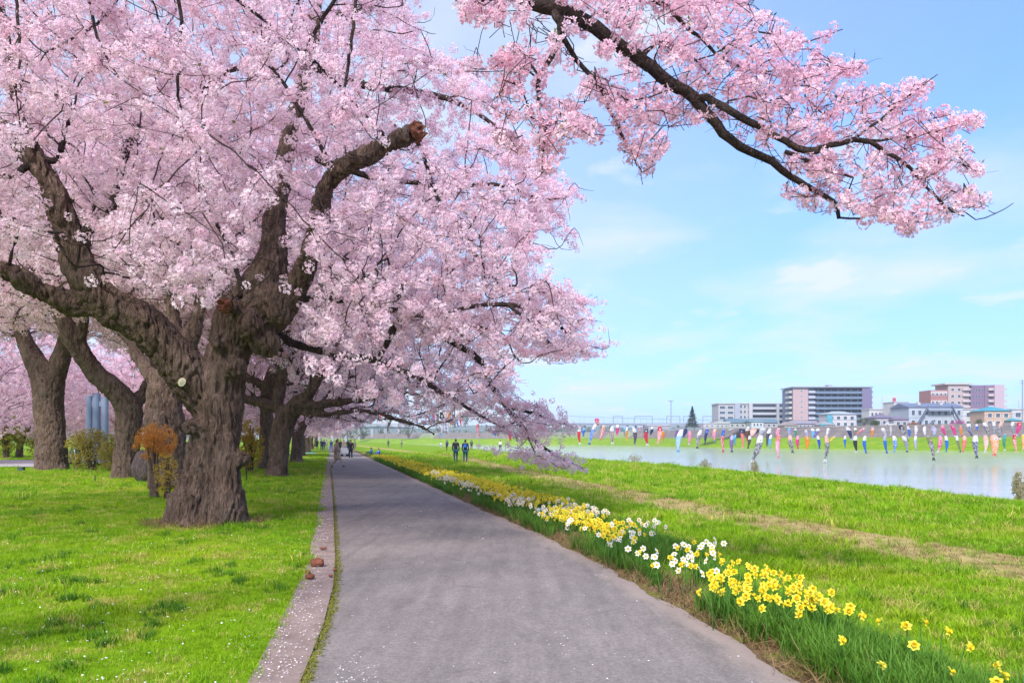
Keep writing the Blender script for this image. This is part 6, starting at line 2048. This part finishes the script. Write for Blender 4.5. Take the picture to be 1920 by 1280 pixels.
# (x top, y top, x bottom, y bottom, width) in photo pixels, colour, head, tail
FRONT = [(1278, 805, 1272, 847, 9, 'sky', 'white', 'sky'), (1293, 808, 1292, 833, 6, 'pink', 'pink', 'white'), (1314, 806, 1307, 840, 8, 'charcoal', 'white', 'black'), (1357, 805, 1357, 847, 6, 'red', 'blue', 'red'), (1373, 816, 1373, 847, 7, 'purple', 'lavender', 'navy'),
         (1379, 815, 1379, 834, 4, 'teal', 'sky', 'teal'), (1406, 817, 1402, 840, 6, 'charcoal', 'white', 'black'), (1426, 816, 1410, 866, 11, 'black', 'white', 'white'), (1446, 815, 1445, 841, 5, 'sky', 'white', 'sky'), (1461, 815, 1460, 858, 9, 'pink', 'salmon', 'pink'),
         (1481, 816, 1487, 848, 8, 'charcoal', 'peach', 'black'), (1496, 817, 1496, 841, 6, 'magenta', 'pink', 'magenta'), (1512, 817, 1511, 843, 7, 'orange', 'orange', 'yellow'), (1533, 817, 1535, 841, 5, 'royal', 'white', 'royal'), (1549, 817, 1546, 864, 9, 'black', 'peach', 'white'),
         (1565, 818, 1556, 829, 5, 'yellow', 'yellow', 'olive'), (1585, 817, 1585, 839, 5, 'blue', 'white', 'teal'), (1604, 817, 1607, 847, 7, 'black', 'white', 'white'), (1622, 817, 1625, 849, 6, 'blue', 'white', 'royal'), (1659, 817, 1664, 849, 7, 'blue', 'lavender', 'royal'),
         (1676, 817, 1676, 847, 8, 'blue', 'white', 'sky'), (1693, 817, 1700, 847, 7, 'grey', 'white', 'black'), (1717, 817, 1717, 844, 6, 'lavender', 'white', 'grey'), (1740, 818, 1750, 862, 9, 'charcoal', 'olive', 'black'), (1763, 817, 1760, 847, 8, 'magenta', 'pink', 'white'),
         (1773, 817, 1773, 847, 6, 'blue', 'white', 'teal'), (1794, 817, 1800, 847, 6, 'olive', 'white', 'charcoal'), (1808, 817, 1805, 847, 7, 'salmon', 'peach', 'salmon'), (1829, 816, 1832, 858, 9, 'navy', 'white', 'black'), (1847, 816, 1848, 847, 8, 'peach', 'peach', 'white'),
         (1863, 815, 1864, 854, 14, 'orange', 'peach', 'salmon'), (1885, 814, 1884, 844, 7, 'green', 'teal', 'white'), (1902, 814, 1907, 847, 8, 'salmon', 'red', 'peach'), (1919, 814, 1918, 843, 8, 'orange', 'yellow', 'peach')]
BACK = [(1087, 800, 1088, 832, 6, 'red', 'white', 'white'), (1095, 802, 1094, 818, 5, 'blue', 'sky', 'blue'), (1117, 794, 1105, 833, 7, 'blue', 'white', 'royal'), (1119, 784, 1121, 797, 8, 'red', 'magenta', 'red'), (1132, 797, 1125, 824, 8, 'salmon', 'peach', 'salmon'),
        (1148, 799, 1149, 831, 8, 'brown', 'white', 'white'), (1158, 796, 1156, 816, 6, 'magenta', 'white', 'pink'), (1170, 800, 1172, 818, 5, 'teal', 'sky', 'teal'), (1176, 800, 1175, 825, 5, 'orange', 'white', 'yellow'), (1188, 801, 1189, 834, 7, 'charcoal', 'white', 'grey'),
        (1201, 799, 1200, 809, 4, 'pink', 'pink', 'pink'), (1212, 802, 1215, 834, 7, 'red', 'charcoal', 'white'), (1223, 800, 1219, 816, 6, 'navy', 'white', 'grey'), (1237, 799, 1233, 831, 8, 'salmon', 'red', 'peach'), (1243, 808, 1243, 825, 6, 'orange', 'orange', 'orange'),
        (1256, 803, 1252, 812, 4, 'grey', 'grey', 'grey'), (1269, 801, 1265, 821, 6, 'purple', 'grey', 'sky'), (1286, 803, 1281, 819, 6, 'navy', 'navy', 'navy'), (1327, 804, 1322, 832, 5, 'navy', 'royal', 'black'), (1341, 803, 1340, 827, 6, 'pink', 'peach', 'teal'),
        (1366, 806, 1377, 803, 7, 'white', 'white', 'peach'), (1388, 802, 1392, 839, 6, 'salmon', 'navy', 'pink'), (1403, 800, 1402, 826, 7, 'brown', 'white', 'red'), (1413, 802, 1408, 818, 11, 'peach', 'peach', 'orange'), (1431, 802, 1424, 817, 11, 'grey', 'white', 'charcoal'),
        (1444, 803, 1438, 836, 7, 'charcoal', 'white', 'green'), (1460, 802, 1458, 820, 7, 'pink', 'pink', 'salmon'), (1480, 802, 1482, 817, 7, 'lavender', 'sky', 'grey'), (1491, 803, 1491, 818, 5, 'green', 'ash', 'green'), (1511, 806, 1514, 817, 5, 'lavender', 'white', 'lavender'),
        (1523, 803, 1523, 820, 6, 'sky', 'white', 'sky'), (1534, 803, 1526, 822, 7, 'purple', 'white', 'white'), (1553, 802, 1549, 818, 6, 'white', 'white', 'grey'), (1588, 800, 1597, 824, 7, 'navy', 'white', 'lavender'), (1604, 802, 1601, 816, 6, 'olive', 'white', 'green'),
        (1620, 802, 1604, 815, 8, 'red', 'pink', 'magenta'), (1636, 801, 1634, 821, 6, 'orange', 'peach', 'yellow'), (1655, 802, 1662, 818, 7, 'ash', 'white', 'lavender'), (1670, 799, 1669, 816, 5, 'ash', 'ash', 'white'), (1688, 796, 1701, 826, 8, 'charcoal', 'black', 'black'),
        (1702, 799, 1706, 820, 6, 'blue', 'white', 'lavender'), (1717, 798, 1716, 817, 5, 'white', 'white', 'grey'), (1734, 799, 1734, 816, 6, 'white', 'white', 'ash'), (1749, 799, 1752, 816, 8, 'lavender', 'lavender', 'sky'), (1767, 797, 1773, 817, 6, 'magenta', 'pink', 'magenta'),
        (1784, 796, 1790, 818, 7, 'magenta', 'magenta', 'white'), (1801, 798, 1804, 818, 6, 'orange', 'salmon', 'red'), (1816, 794, 1823, 816, 8, 'navy', 'white', 'black'), (1831, 795, 1832, 808, 4, 'blue', 'white', 'orange'), (1845, 792, 1852, 816, 8, 'charcoal', 'white', 'grey'),
        (1863, 791, 1862, 816, 5, 'grey', 'white', 'white'), (1878, 791, 1876, 823, 8, 'charcoal', 'peach', 'white'), (1899, 791, 1903, 818, 7, 'grey', 'white', 'charcoal'), (1911, 791, 1905, 816, 7, 'magenta', 'red', 'white')]
UP = [(806, 771, 814, 799, 5, 'sky', 'grey', 'teal'), (814, 769, 815, 793, 4, 'magenta', 'red', 'red'), (820, 775, 820, 796, 5, 'olive', 'brown', 'olive'), (827, 772, 826, 816, 8, 'lavender', 'black', 'sky'), (836, 772, 838, 788, 4, 'peach', 'peach', 'pink'), (844, 769, 845, 799, 5, 'orange', 'orange', 'yellow'),
      (849, 776, 853, 801, 5, 'charcoal', 'black', 'charcoal'), (857, 779, 859, 799, 4, 'blue', 'teal', 'royal'), (862, 773, 865, 798, 5, 'red', 'salmon', 'salmon'), (876, 781, 871, 799, 5, 'teal', 'green', 'sky'), (896, 795, 899, 816, 5, 'pink', 'red', 'salmon'), (925, 802, 928, 818, 7, 'blue', 'white', 'white'),
      (957, 804, 957, 825, 7, 'red', 'salmon', 'red'), (967, 809, 969, 829, 6, 'navy', 'teal', 'white'), (713, 776, 717, 791, 4, 'salmon', 'red', 'salmon'), (733, 787, 727, 807, 5, 'charcoal', 'black', 'charcoal')]
seen_l = {}
ORD = ['', 'second ', 'third ', 'fourth ', 'fifth ', 'sixth ']
for rname, lst, Yr in (('front rope', FRONT, 100.0), ('rear rope', BACK, 128.0), ('upstream rope', UP, 112.0)):
    lst = sorted(lst)
    tops = []
    for k, (x0, y0, x1, y1, w, c, hd, tl) in enumerate(lst):
        big_ = (y1 - y0) > 38
        body = c.replace('_', ' '); hn = hd.replace('_', ' ')
        nb = [lst[q][5].replace('_', ' ') for q in (k - 1, k + 1) if 0 <= q < len(lst)]
        lab = ('long ' if big_ else '') + f'{body} carp streamer, {hn} head, {rname}, ' + (f'between {nb[0]} and {nb[1]} ones' if len(nb) == 2 else f'last in line beside a {nb[0]} one')
        n_ = seen_l.get(lab, 0); seen_l[lab] = n_ + 1
        lab = ORD[n_] + lab
        Y = Yr + (1.5 if k % 2 else 0) * 0
        streamer(x0, y0, x1, y1, w, Y, c, hd, tl, big_ or w >= 8, lab)
        tops.append((PX(x0, Y), Y, PZ(y0, Y) + .16))
    xs_ = np.array([q[0] for q in tops]); zs_ = np.array([q[2] for q in tops])
    cf = np.polyfit(xs_, zs_, 2)
    # the rope passes just over every mouth; each streamer hangs on a short cord
    env = lambda q: float(np.polyval(cf, q))
    lift = max(0.0, max(z - env(x) for x, z in zip(xs_, zs_))) + .05
    x_l = min(float(interp(Yr, *CREST)) - 2.0, xs_[0] - 6); x_r = float(interp(Yr, *FARSH)) + 16
    zl, zr = max(2.0, env(xs_[0]) + lift + .5), 7.0
    mid_ = [(q, Yr, env(q) + lift) for q in np.linspace(xs_[0], xs_[-1], 30)]
    rp = catmull(np.array([(x_l, Yr, zl)] + mid_ + [(xs_[-1] + (x_r - xs_[-1]) * .5, Yr, mid_[-1][2] + .6), (x_r, Yr, zr)]), 2.0)
    for xp, zp, sd in ((x_l, zl, 'near'), (x_r, zr, 'far')):
        gz = float(ground_z(xp, Yr)) if sd == 'near' else 1.6
        MB().tube([(xp, Yr, gz - .3), (xp, Yr, zp + .15)], [.06, .05], 8).obj('rope_pole', plain((.28, .24, .20)), None, label=f'thin wooden pole on the {sd} bank holding up the {rname} of streamers', cat='pole')
    ro = empty('rope', (0, 0, 0), label=f'thin dark {rname} that the carp streamers hang from', cat='rope')
    MB().tube(rp, [.022] * len(rp), 4).obj('line', plain((.12, .12, .13)), ro)
    cm = MB()
    for (a, b_, z) in tops: cm.tube([(a, b_, z - .17), (a, b_, env(a) + lift)], [.012, .012], 3)
    o = cm.obj('hanging_cord', plain((.12, .12, .13)), ro); o['kind'] = 'stuff'

# ------------------------------------------------------------------ people
POSE = {}


def pose(name, **kw):
    j = dict(pelvis=(0, 0, .93), waist=(0, .01, 1.08), chest=(0, 0, 1.27), neck=(0, 0, 1.45), head=(0, .025, 1.57), top=(0, .01, 1.66), nose=(0, .115, 1.565),
             shl=(.17, 0, 1.39), ell=(.22, -.02, 1.12), wrl=(.22, .06, .89), hal=(.21, .09, .79), shr=(-.17, 0, 1.39), elr=(-.22, -.02, 1.12), wrr=(-.22, .06, .89), har=(-.21, .09, .79),
             hpl=(.09, 0, .88), knl=(.10, .02, .49), anl=(.10, -.02, .09), tol=(.11, .13, .035), hpr=(-.09, 0, .88), knr=(-.10, .02, .49), anr=(-.10, -.02, .09), tor=(-.11, .13, .035))
    j.update(kw)
    POSE[name] = j


pose('stand')
pose('walk', knl=(.10, .20, .52), anl=(.10, .30, .12), tol=(.10, .45, .09), knr=(-.10, -.04, .48), anr=(-.10, -.33, .17), tor=(-.10, -.22, .03), ell=(.22, -.14, 1.13), wrl=(.22, -.16, .9), hal=(.21, -.14, .8), elr=(-.22, .04, 1.12), wrr=(-.21, .2, .93), har=(-.2, .26, .86))
pose('stroll', knl=(.09, .10, .50), anl=(.09, .12, .10), tol=(.10, .27, .05), knr=(-.09, .0, .49), anr=(-.09, -.16, .11), tor=(-.10, -.02, .03), ell=(.23, -.06, 1.12), wrl=(.23, .02, .89), hal=(.22, .04, .8))
lo = {k: (x, y, z - .80) for k, (x, y, z) in POSE['stand'].items()}
pose('sit', **{**lo, 'head': (0, .08, .76), 'top': (0, .06, .86), 'nose': (0, .17, .755), 'neck': (0, .05, .64), 'hpl': (.10, .05, .12), 'hpr': (-.10, .05, .12), 'pelvis': (0, 0, .14), 'knl': (.14, .42, .42), 'anl': (.13, .58, .08), 'tol': (.14, .72, .04), 'knr': (-.14, .45, .36), 'anr': (-.13, .66, .08), 'tor': (-.14, .80, .04),
               'ell': (.26, .16, .36), 'wrl': (.16, .38, .40), 'hal': (.12, .45, .40), 'elr': (-.26, .16, .36), 'wrr': (-.16, .38, .36), 'har': (-.12, .45, .36)})
BONES = [('pelvis', 'waist'), ('waist', 'chest'), ('chest', 'neck'), ('neck', 'head'), ('head', 'top'), ('head', 'nose'), ('chest', 'shl'), ('shl', 'ell'), ('ell', 'wrl'), ('wrl', 'hal'), ('chest', 'shr'), ('shr', 'elr'), ('elr', 'wrr'), ('wrr', 'har'),
         ('pelvis', 'hpl'), ('hpl', 'knl'), ('knl', 'anl'), ('anl', 'tol'), ('pelvis', 'hpr'), ('hpr', 'knr'), ('knr', 'anr'), ('anr', 'tor')]
RAD = dict(pelvis=.125, waist=.115, chest=.135, neck=.05, head=.092, top=.06, nose=.016, sh=.058, el=.043, wr=.030, ha=.034, hp=.085, kn=.055, an=.038, to=.030)
SUITS = {'body': (BONES, 0.92), 'jacket': ([b for b in BONES if b[0] in ('pelvis', 'waist', 'shl', 'shr', 'ell', 'elr') or b in (('chest', 'shl'), ('chest', 'shr'))], 1.20),
         'trousers': ([b for b in BONES if b[0] in ('hpl', 'hpr', 'knl', 'knr') or b in (('pelvis', 'hpl'), ('pelvis', 'hpr'))], 1.22), 'shoe': ([('anl', 'tol')], 1.3)}
queue, skinned = [], {}


def rad_of(jn):
    return RAD[jn] if jn in RAD else RAD[jn[:2]]


def queue_skin(key, pts, edges, radii):
    names = list(dict.fromkeys(q for e in edges for q in e))
    me = bpy.data.meshes.new('skin')
    me.from_pydata([pts[q] for q in names], [(names.index(a), names.index(b)) for a, b in edges], [])
    o = bpy.data.objects.new('tmp', me); COL.objects.link(o)
    o.modifiers.new('k', 'SKIN')
    sv = me.skin_vertices[0].data
    for i, q in enumerate(names):
        r = radii(q)
        sv[i].radius = (r, r * (.72 if q in ('pelvis', 'waist', 'chest') else 1)) if False else (r, r)
        sv[i].use_root = (i == 0)
    s = o.modifiers.new('s', 'SUBSURF'); s.levels = 1; s.render_levels = 1
    queue.append((key, o))


for pn, j in POSE.items():
    for sn, (edges, infl) in SUITS.items():
        if sn == 'shoe':
            queue_skin((pn, 'shoe_l'), j, [('anl', 'tol')], lambda q: rad_of(q) * 1.3)
            queue_skin((pn, 'shoe_r'), j, [('anr', 'tor')], lambda q: rad_of(q) * 1.3)
        else:
            queue_skin((pn, sn), j, edges, lambda q, infl=infl: rad_of(q) * infl)
    h = j['head']; tp = j['top']
    jj = {'a': (h[0], h[1] - .035, h[2] - .01), 'b': (tp[0], tp[1] - .02, tp[2] - .01), 'c': (h[0], h[1] - .075, h[2] - .12), 'd': (h[0], h[1] + .045, tp[2] - .005)}
    queue_skin((pn, 'hair'), jj, [('b', 'a'), ('a', 'c'), ('b', 'd')], lambda q: {'a': .10, 'b': .078, 'c': .06, 'd': .045}[q])
    pv_ = j['pelvis']
    jj = {'a': j['waist'], 'b': (0, pv_[1], pv_[2] - .05), 'c': (0, pv_[1] + .03, max(.2, pv_[2] - .5))}
    queue_skin((pn, 'coat_skirt'), jj, [('a', 'b'), ('b', 'c')], lambda q: {'a': .15, 'b': .18, 'c': .25}[q])
    cst = j['chest']; wst = j['waist']
    jj = {'a': (0, cst[1] - .20, cst[2] + .08), 'b': (0, wst[1] - .21, wst[2] - .02)}
    queue_skin((pn, 'backpack'), jj, [('a', 'b')], lambda q: {'a': .12, 'b': .14}[q])
dg = bpy.context.evaluated_depsgraph_get()
for key, o in queue:
    skinned[key] = bpy.data.meshes.new_from_object(o.evaluated_get(dg))
for key, o in queue:
    bpy.data.objects.remove(o)
SKIN = plain((.55, .34, .25), .6, .05, 6)


def person(px, foot, ps, face, top, legs, hair, label, height=1.66, coat=False, pack=None, shoes=(.04, .04, .05), Y=None, long_hair=False, strap=None, z=None):
    Y = Y or F * EYE / (foot - HY)
    x = PX(px, Y)
    t = empty('person', (x, Y, float(ground_z(x, Y)) if z is None else z), face, label=label, cat='person', group=None)
    s = height / 1.70
    t.scale = (s, s, s)

    def put(nm, key, mat):
        me = skinned[(ps, key)].copy(); me.materials.clear()
        me.polygons.foreach_set('use_smooth', np.ones(len(me.polygons), bool))
        me.name = nm
        return link(nm, me, mat, t)
    put('body', 'body', SKIN)
    put('jacket', 'jacket', plain(top, .8, .15, 5)); put('trousers', 'trousers', plain(legs, .85, .15, 5))
    put('shoe', 'shoe_l', plain(shoes)); put('shoe', 'shoe_r', plain(shoes))
    put('hair', 'hair', plain(hair, .7, .2, 9))
    j = POSE[ps]
    for sx in (-1, 1):
        h = j['head']; MB().tube([(h[0] + sx * .034, h[1] + .082, h[2] + .012), (h[0] + sx * .034, h[1] + .094, h[2] + .012)], [.011, .008], 8).obj('eye', plain((.02, .015, .015)), t)
    h = j['head']; MB().tube([(h[0] - .028, h[1] + .088, h[2] - .045), (h[0], h[1] + .094, h[2] - .047), (h[0] + .028, h[1] + .088, h[2] - .045)], [.005, .008, .005], 6).obj('mouth', plain((.38, .14, .12)), t)
    if coat: put('coat_skirt', 'coat_skirt', plain(top, .8, .15, 5))
    if pack: put('backpack', 'backpack', plain(pack, .7, .15, 5))
    if strap:
        MB().tube([(.13, .02, 1.44), (.03, .185, 1.25), (-.12, .17, 1.02), (-.20, .0, .92), (-.10, -.17, 1.1), (.06, -.16, 1.34), (.13, .02, 1.44)], [.022] * 7, 6).obj('strap', plain(strap), t)
    return t


DK, NV = (.025, .027, .035), (.03, .04, .10)
EAST = -math.pi / 2
person(632, 877, 'walk', EAST + .2, (.50, .34, .24), (.44, .35, .24), (.24, .13, .06), 'person in a long beige coat with a dark shoulder strap, striding across the path', 1.74, True, None, (.10, .08, .07), strap=(.12, .05, .03))
person(657.5, 861.5, 'stroll', math.pi + .1, (.022, .018, .035), (.02, .02, .028), (.03, .04, .03), 'person all in dark clothes with white shoes, walking along the path alone', 1.66, False, None, (.7, .7, .7))
person(854.5, 867.5, 'stroll', 0.1, (.02, .018, .03), (.02, .08, .16), (.06, .035, .03), 'person in a dark jacket and blue jeans, walking on the grass beside one with backpack', 1.72)
person(872.5, 868.5, 'stroll', -0.05, (.025, .03, .08), (.02, .08, .17), (.03, .02, .02), 'person wearing a bright blue backpack and blue jeans on the grass, with a companion', 1.68, False, (.02, .12, .55), (.5, .5, .5))
grp = [(583, 840.5, 'stand', 2.6, (.20, .21, .24), (.14, .14, .16), 'person in grey at the outer end of the group under the cherries down the path'),
       (595, 842.5, 'stroll', 3.0, DK, DK, 'tall person all in black in the group down the path, beside one in grey'),
       (603, 845.5, 'stroll', 3.3, NV, (.03, .04, .12), 'person in navy skirt-length coat nearest the lawn edge in the group down the path'),
       (607.5, 844.5, 'stand', .2, DK, NV, 'person in black shoulder to shoulder with one in a navy coat down the path'),
       (612, 841.5, 'stand', 3.0, (.62, .60, .60), (.45, .42, .3), 'person in white top and pale trousers in the group down the path'),
       (621, 848.5, 'walk', 2.9, (.04, .05, .20), (.10, .16, .32), 'person with dark hair in deep blue, walking just behind the beige coat'),
       (638, 846, 'stand', 3.1, DK, DK, 'person in black mostly hidden beyond the beige coat'),
       (645, 846.5, 'stroll', 3.1, (.55, .30, .34), (.5, .45, .46), 'person in pink pushing the white cart on the path'),
       (652.5, 846.5, 'stroll', 3.2, DK, (.03, .08, .12), 'person in a dark jacket with teal blue trousers, half behind the one in dark clothes'),
       (665, 848.5, 'stand', 2.4, (.16, .15, .11), (.20, .18, .14), 'person in olive brown standing at the flower edge of the path'),
       (728, 838.5, 'stand', .4, (.07, .06, .09), (.06, .06, .08), 'person in dark clothes standing far off on the meadow by the water'),
       (753, 838.8, 'stroll', 1.2, (.28, .27, .30), (.10, .10, .12), 'person in grey strolling far off on the meadow by the water'),
       (827, 841, 'stand', .6, (.62, .60, .62), (.35, .35, .40), 'small person in white at the water edge, beside a crouching one'),
       (838, 845, 'stroll', .9, (.06, .07, .14), DK, 'person in dark blue stooping at the water edge near one in white'),
       (884, 842.5, 'stand', .1, (.05, .05, .07), DK, 'person in black far behind the one with blue backpack'),
       (938, 845.2, 'stand', .2, (.60, .58, .55), (.06, .06, .07), 'person in a white top and dark trousers alone by the water, under the blossom tip')]
for (px, ft, ps, fc, tp, lg, lab) in grp:
    person(px, ft, ps, fc, tp, lg, (.03, .022, .02), lab, 1.66 if 'small' not in lab else 1.3)
person(697, 843, 'sit', 2.0, (.10, .32, .60), (.10, .12, .2), (.10, .05, .03), 'person in a light blue jacket sitting behind the daffodils, farther one', 1.66, Y=80, z=.0)
person(711, 848, 'sit', 2.0, (.03, .12, .50), (.08, .09, .15), (.07, .035, .025), 'person in a royal blue jacket sitting behind the daffodils, nearer one', 1.66, Y=73, z=.0)
# white cart
Y = 74; b = bld('pushcart', 'white pushcart with a dark wheel on the path, pushed by someone in pink', 'cart')
cx = PX(646, Y)
MB().box(cx - .42, cx + .42, Y - .3, Y + .3, .36, .86).obj('basket', plain((.74, .73, .75)), b)
MB().box(cx - .40, cx + .40, Y - .28, Y + .28, .24, .355).obj('frame', plain((.55, .55, .58)), b)
for q in (-.3, .3):
    for r_ in (-.24, .24): MB().tube([(cx + q, Y + r_ - .03, .15), (cx + q, Y + r_ + .03, .15)], [.13, .13], 12).obj('wheel', plain((.03, .03, .035)), b)
MB().tube([(cx - .4, Y + .3, .85), (cx - .4, Y + .5, 1.05), (cx + .4, Y + .5, 1.05), (cx + .4, Y + .3, .85)], [.02] * 4, 6).obj('handle', plain((.3, .3, .32)), b)


# ------------------------------------------------------------------ river air
hz = MB().box(-2700, 2700, -120, 2700, -4.5, 66).obj('haze', None, kind='stuff')
hm = bpy.data.materials.new('haze'); hm.use_nodes = True
hn = hm.node_tree.nodes; hn.remove(hn['Principled BSDF'])
pv = hn.new('ShaderNodeVolumePrincipled')
pv.inputs['Color'].default_value = (0.88, 0.94, 1.0, 1)
pv.inputs['Density'].default_value = 0.00025
hm.node_tree.links.new(pv.outputs[0], hn['Material Output'].inputs['Volume'])
hz.data.materials.append(hm)
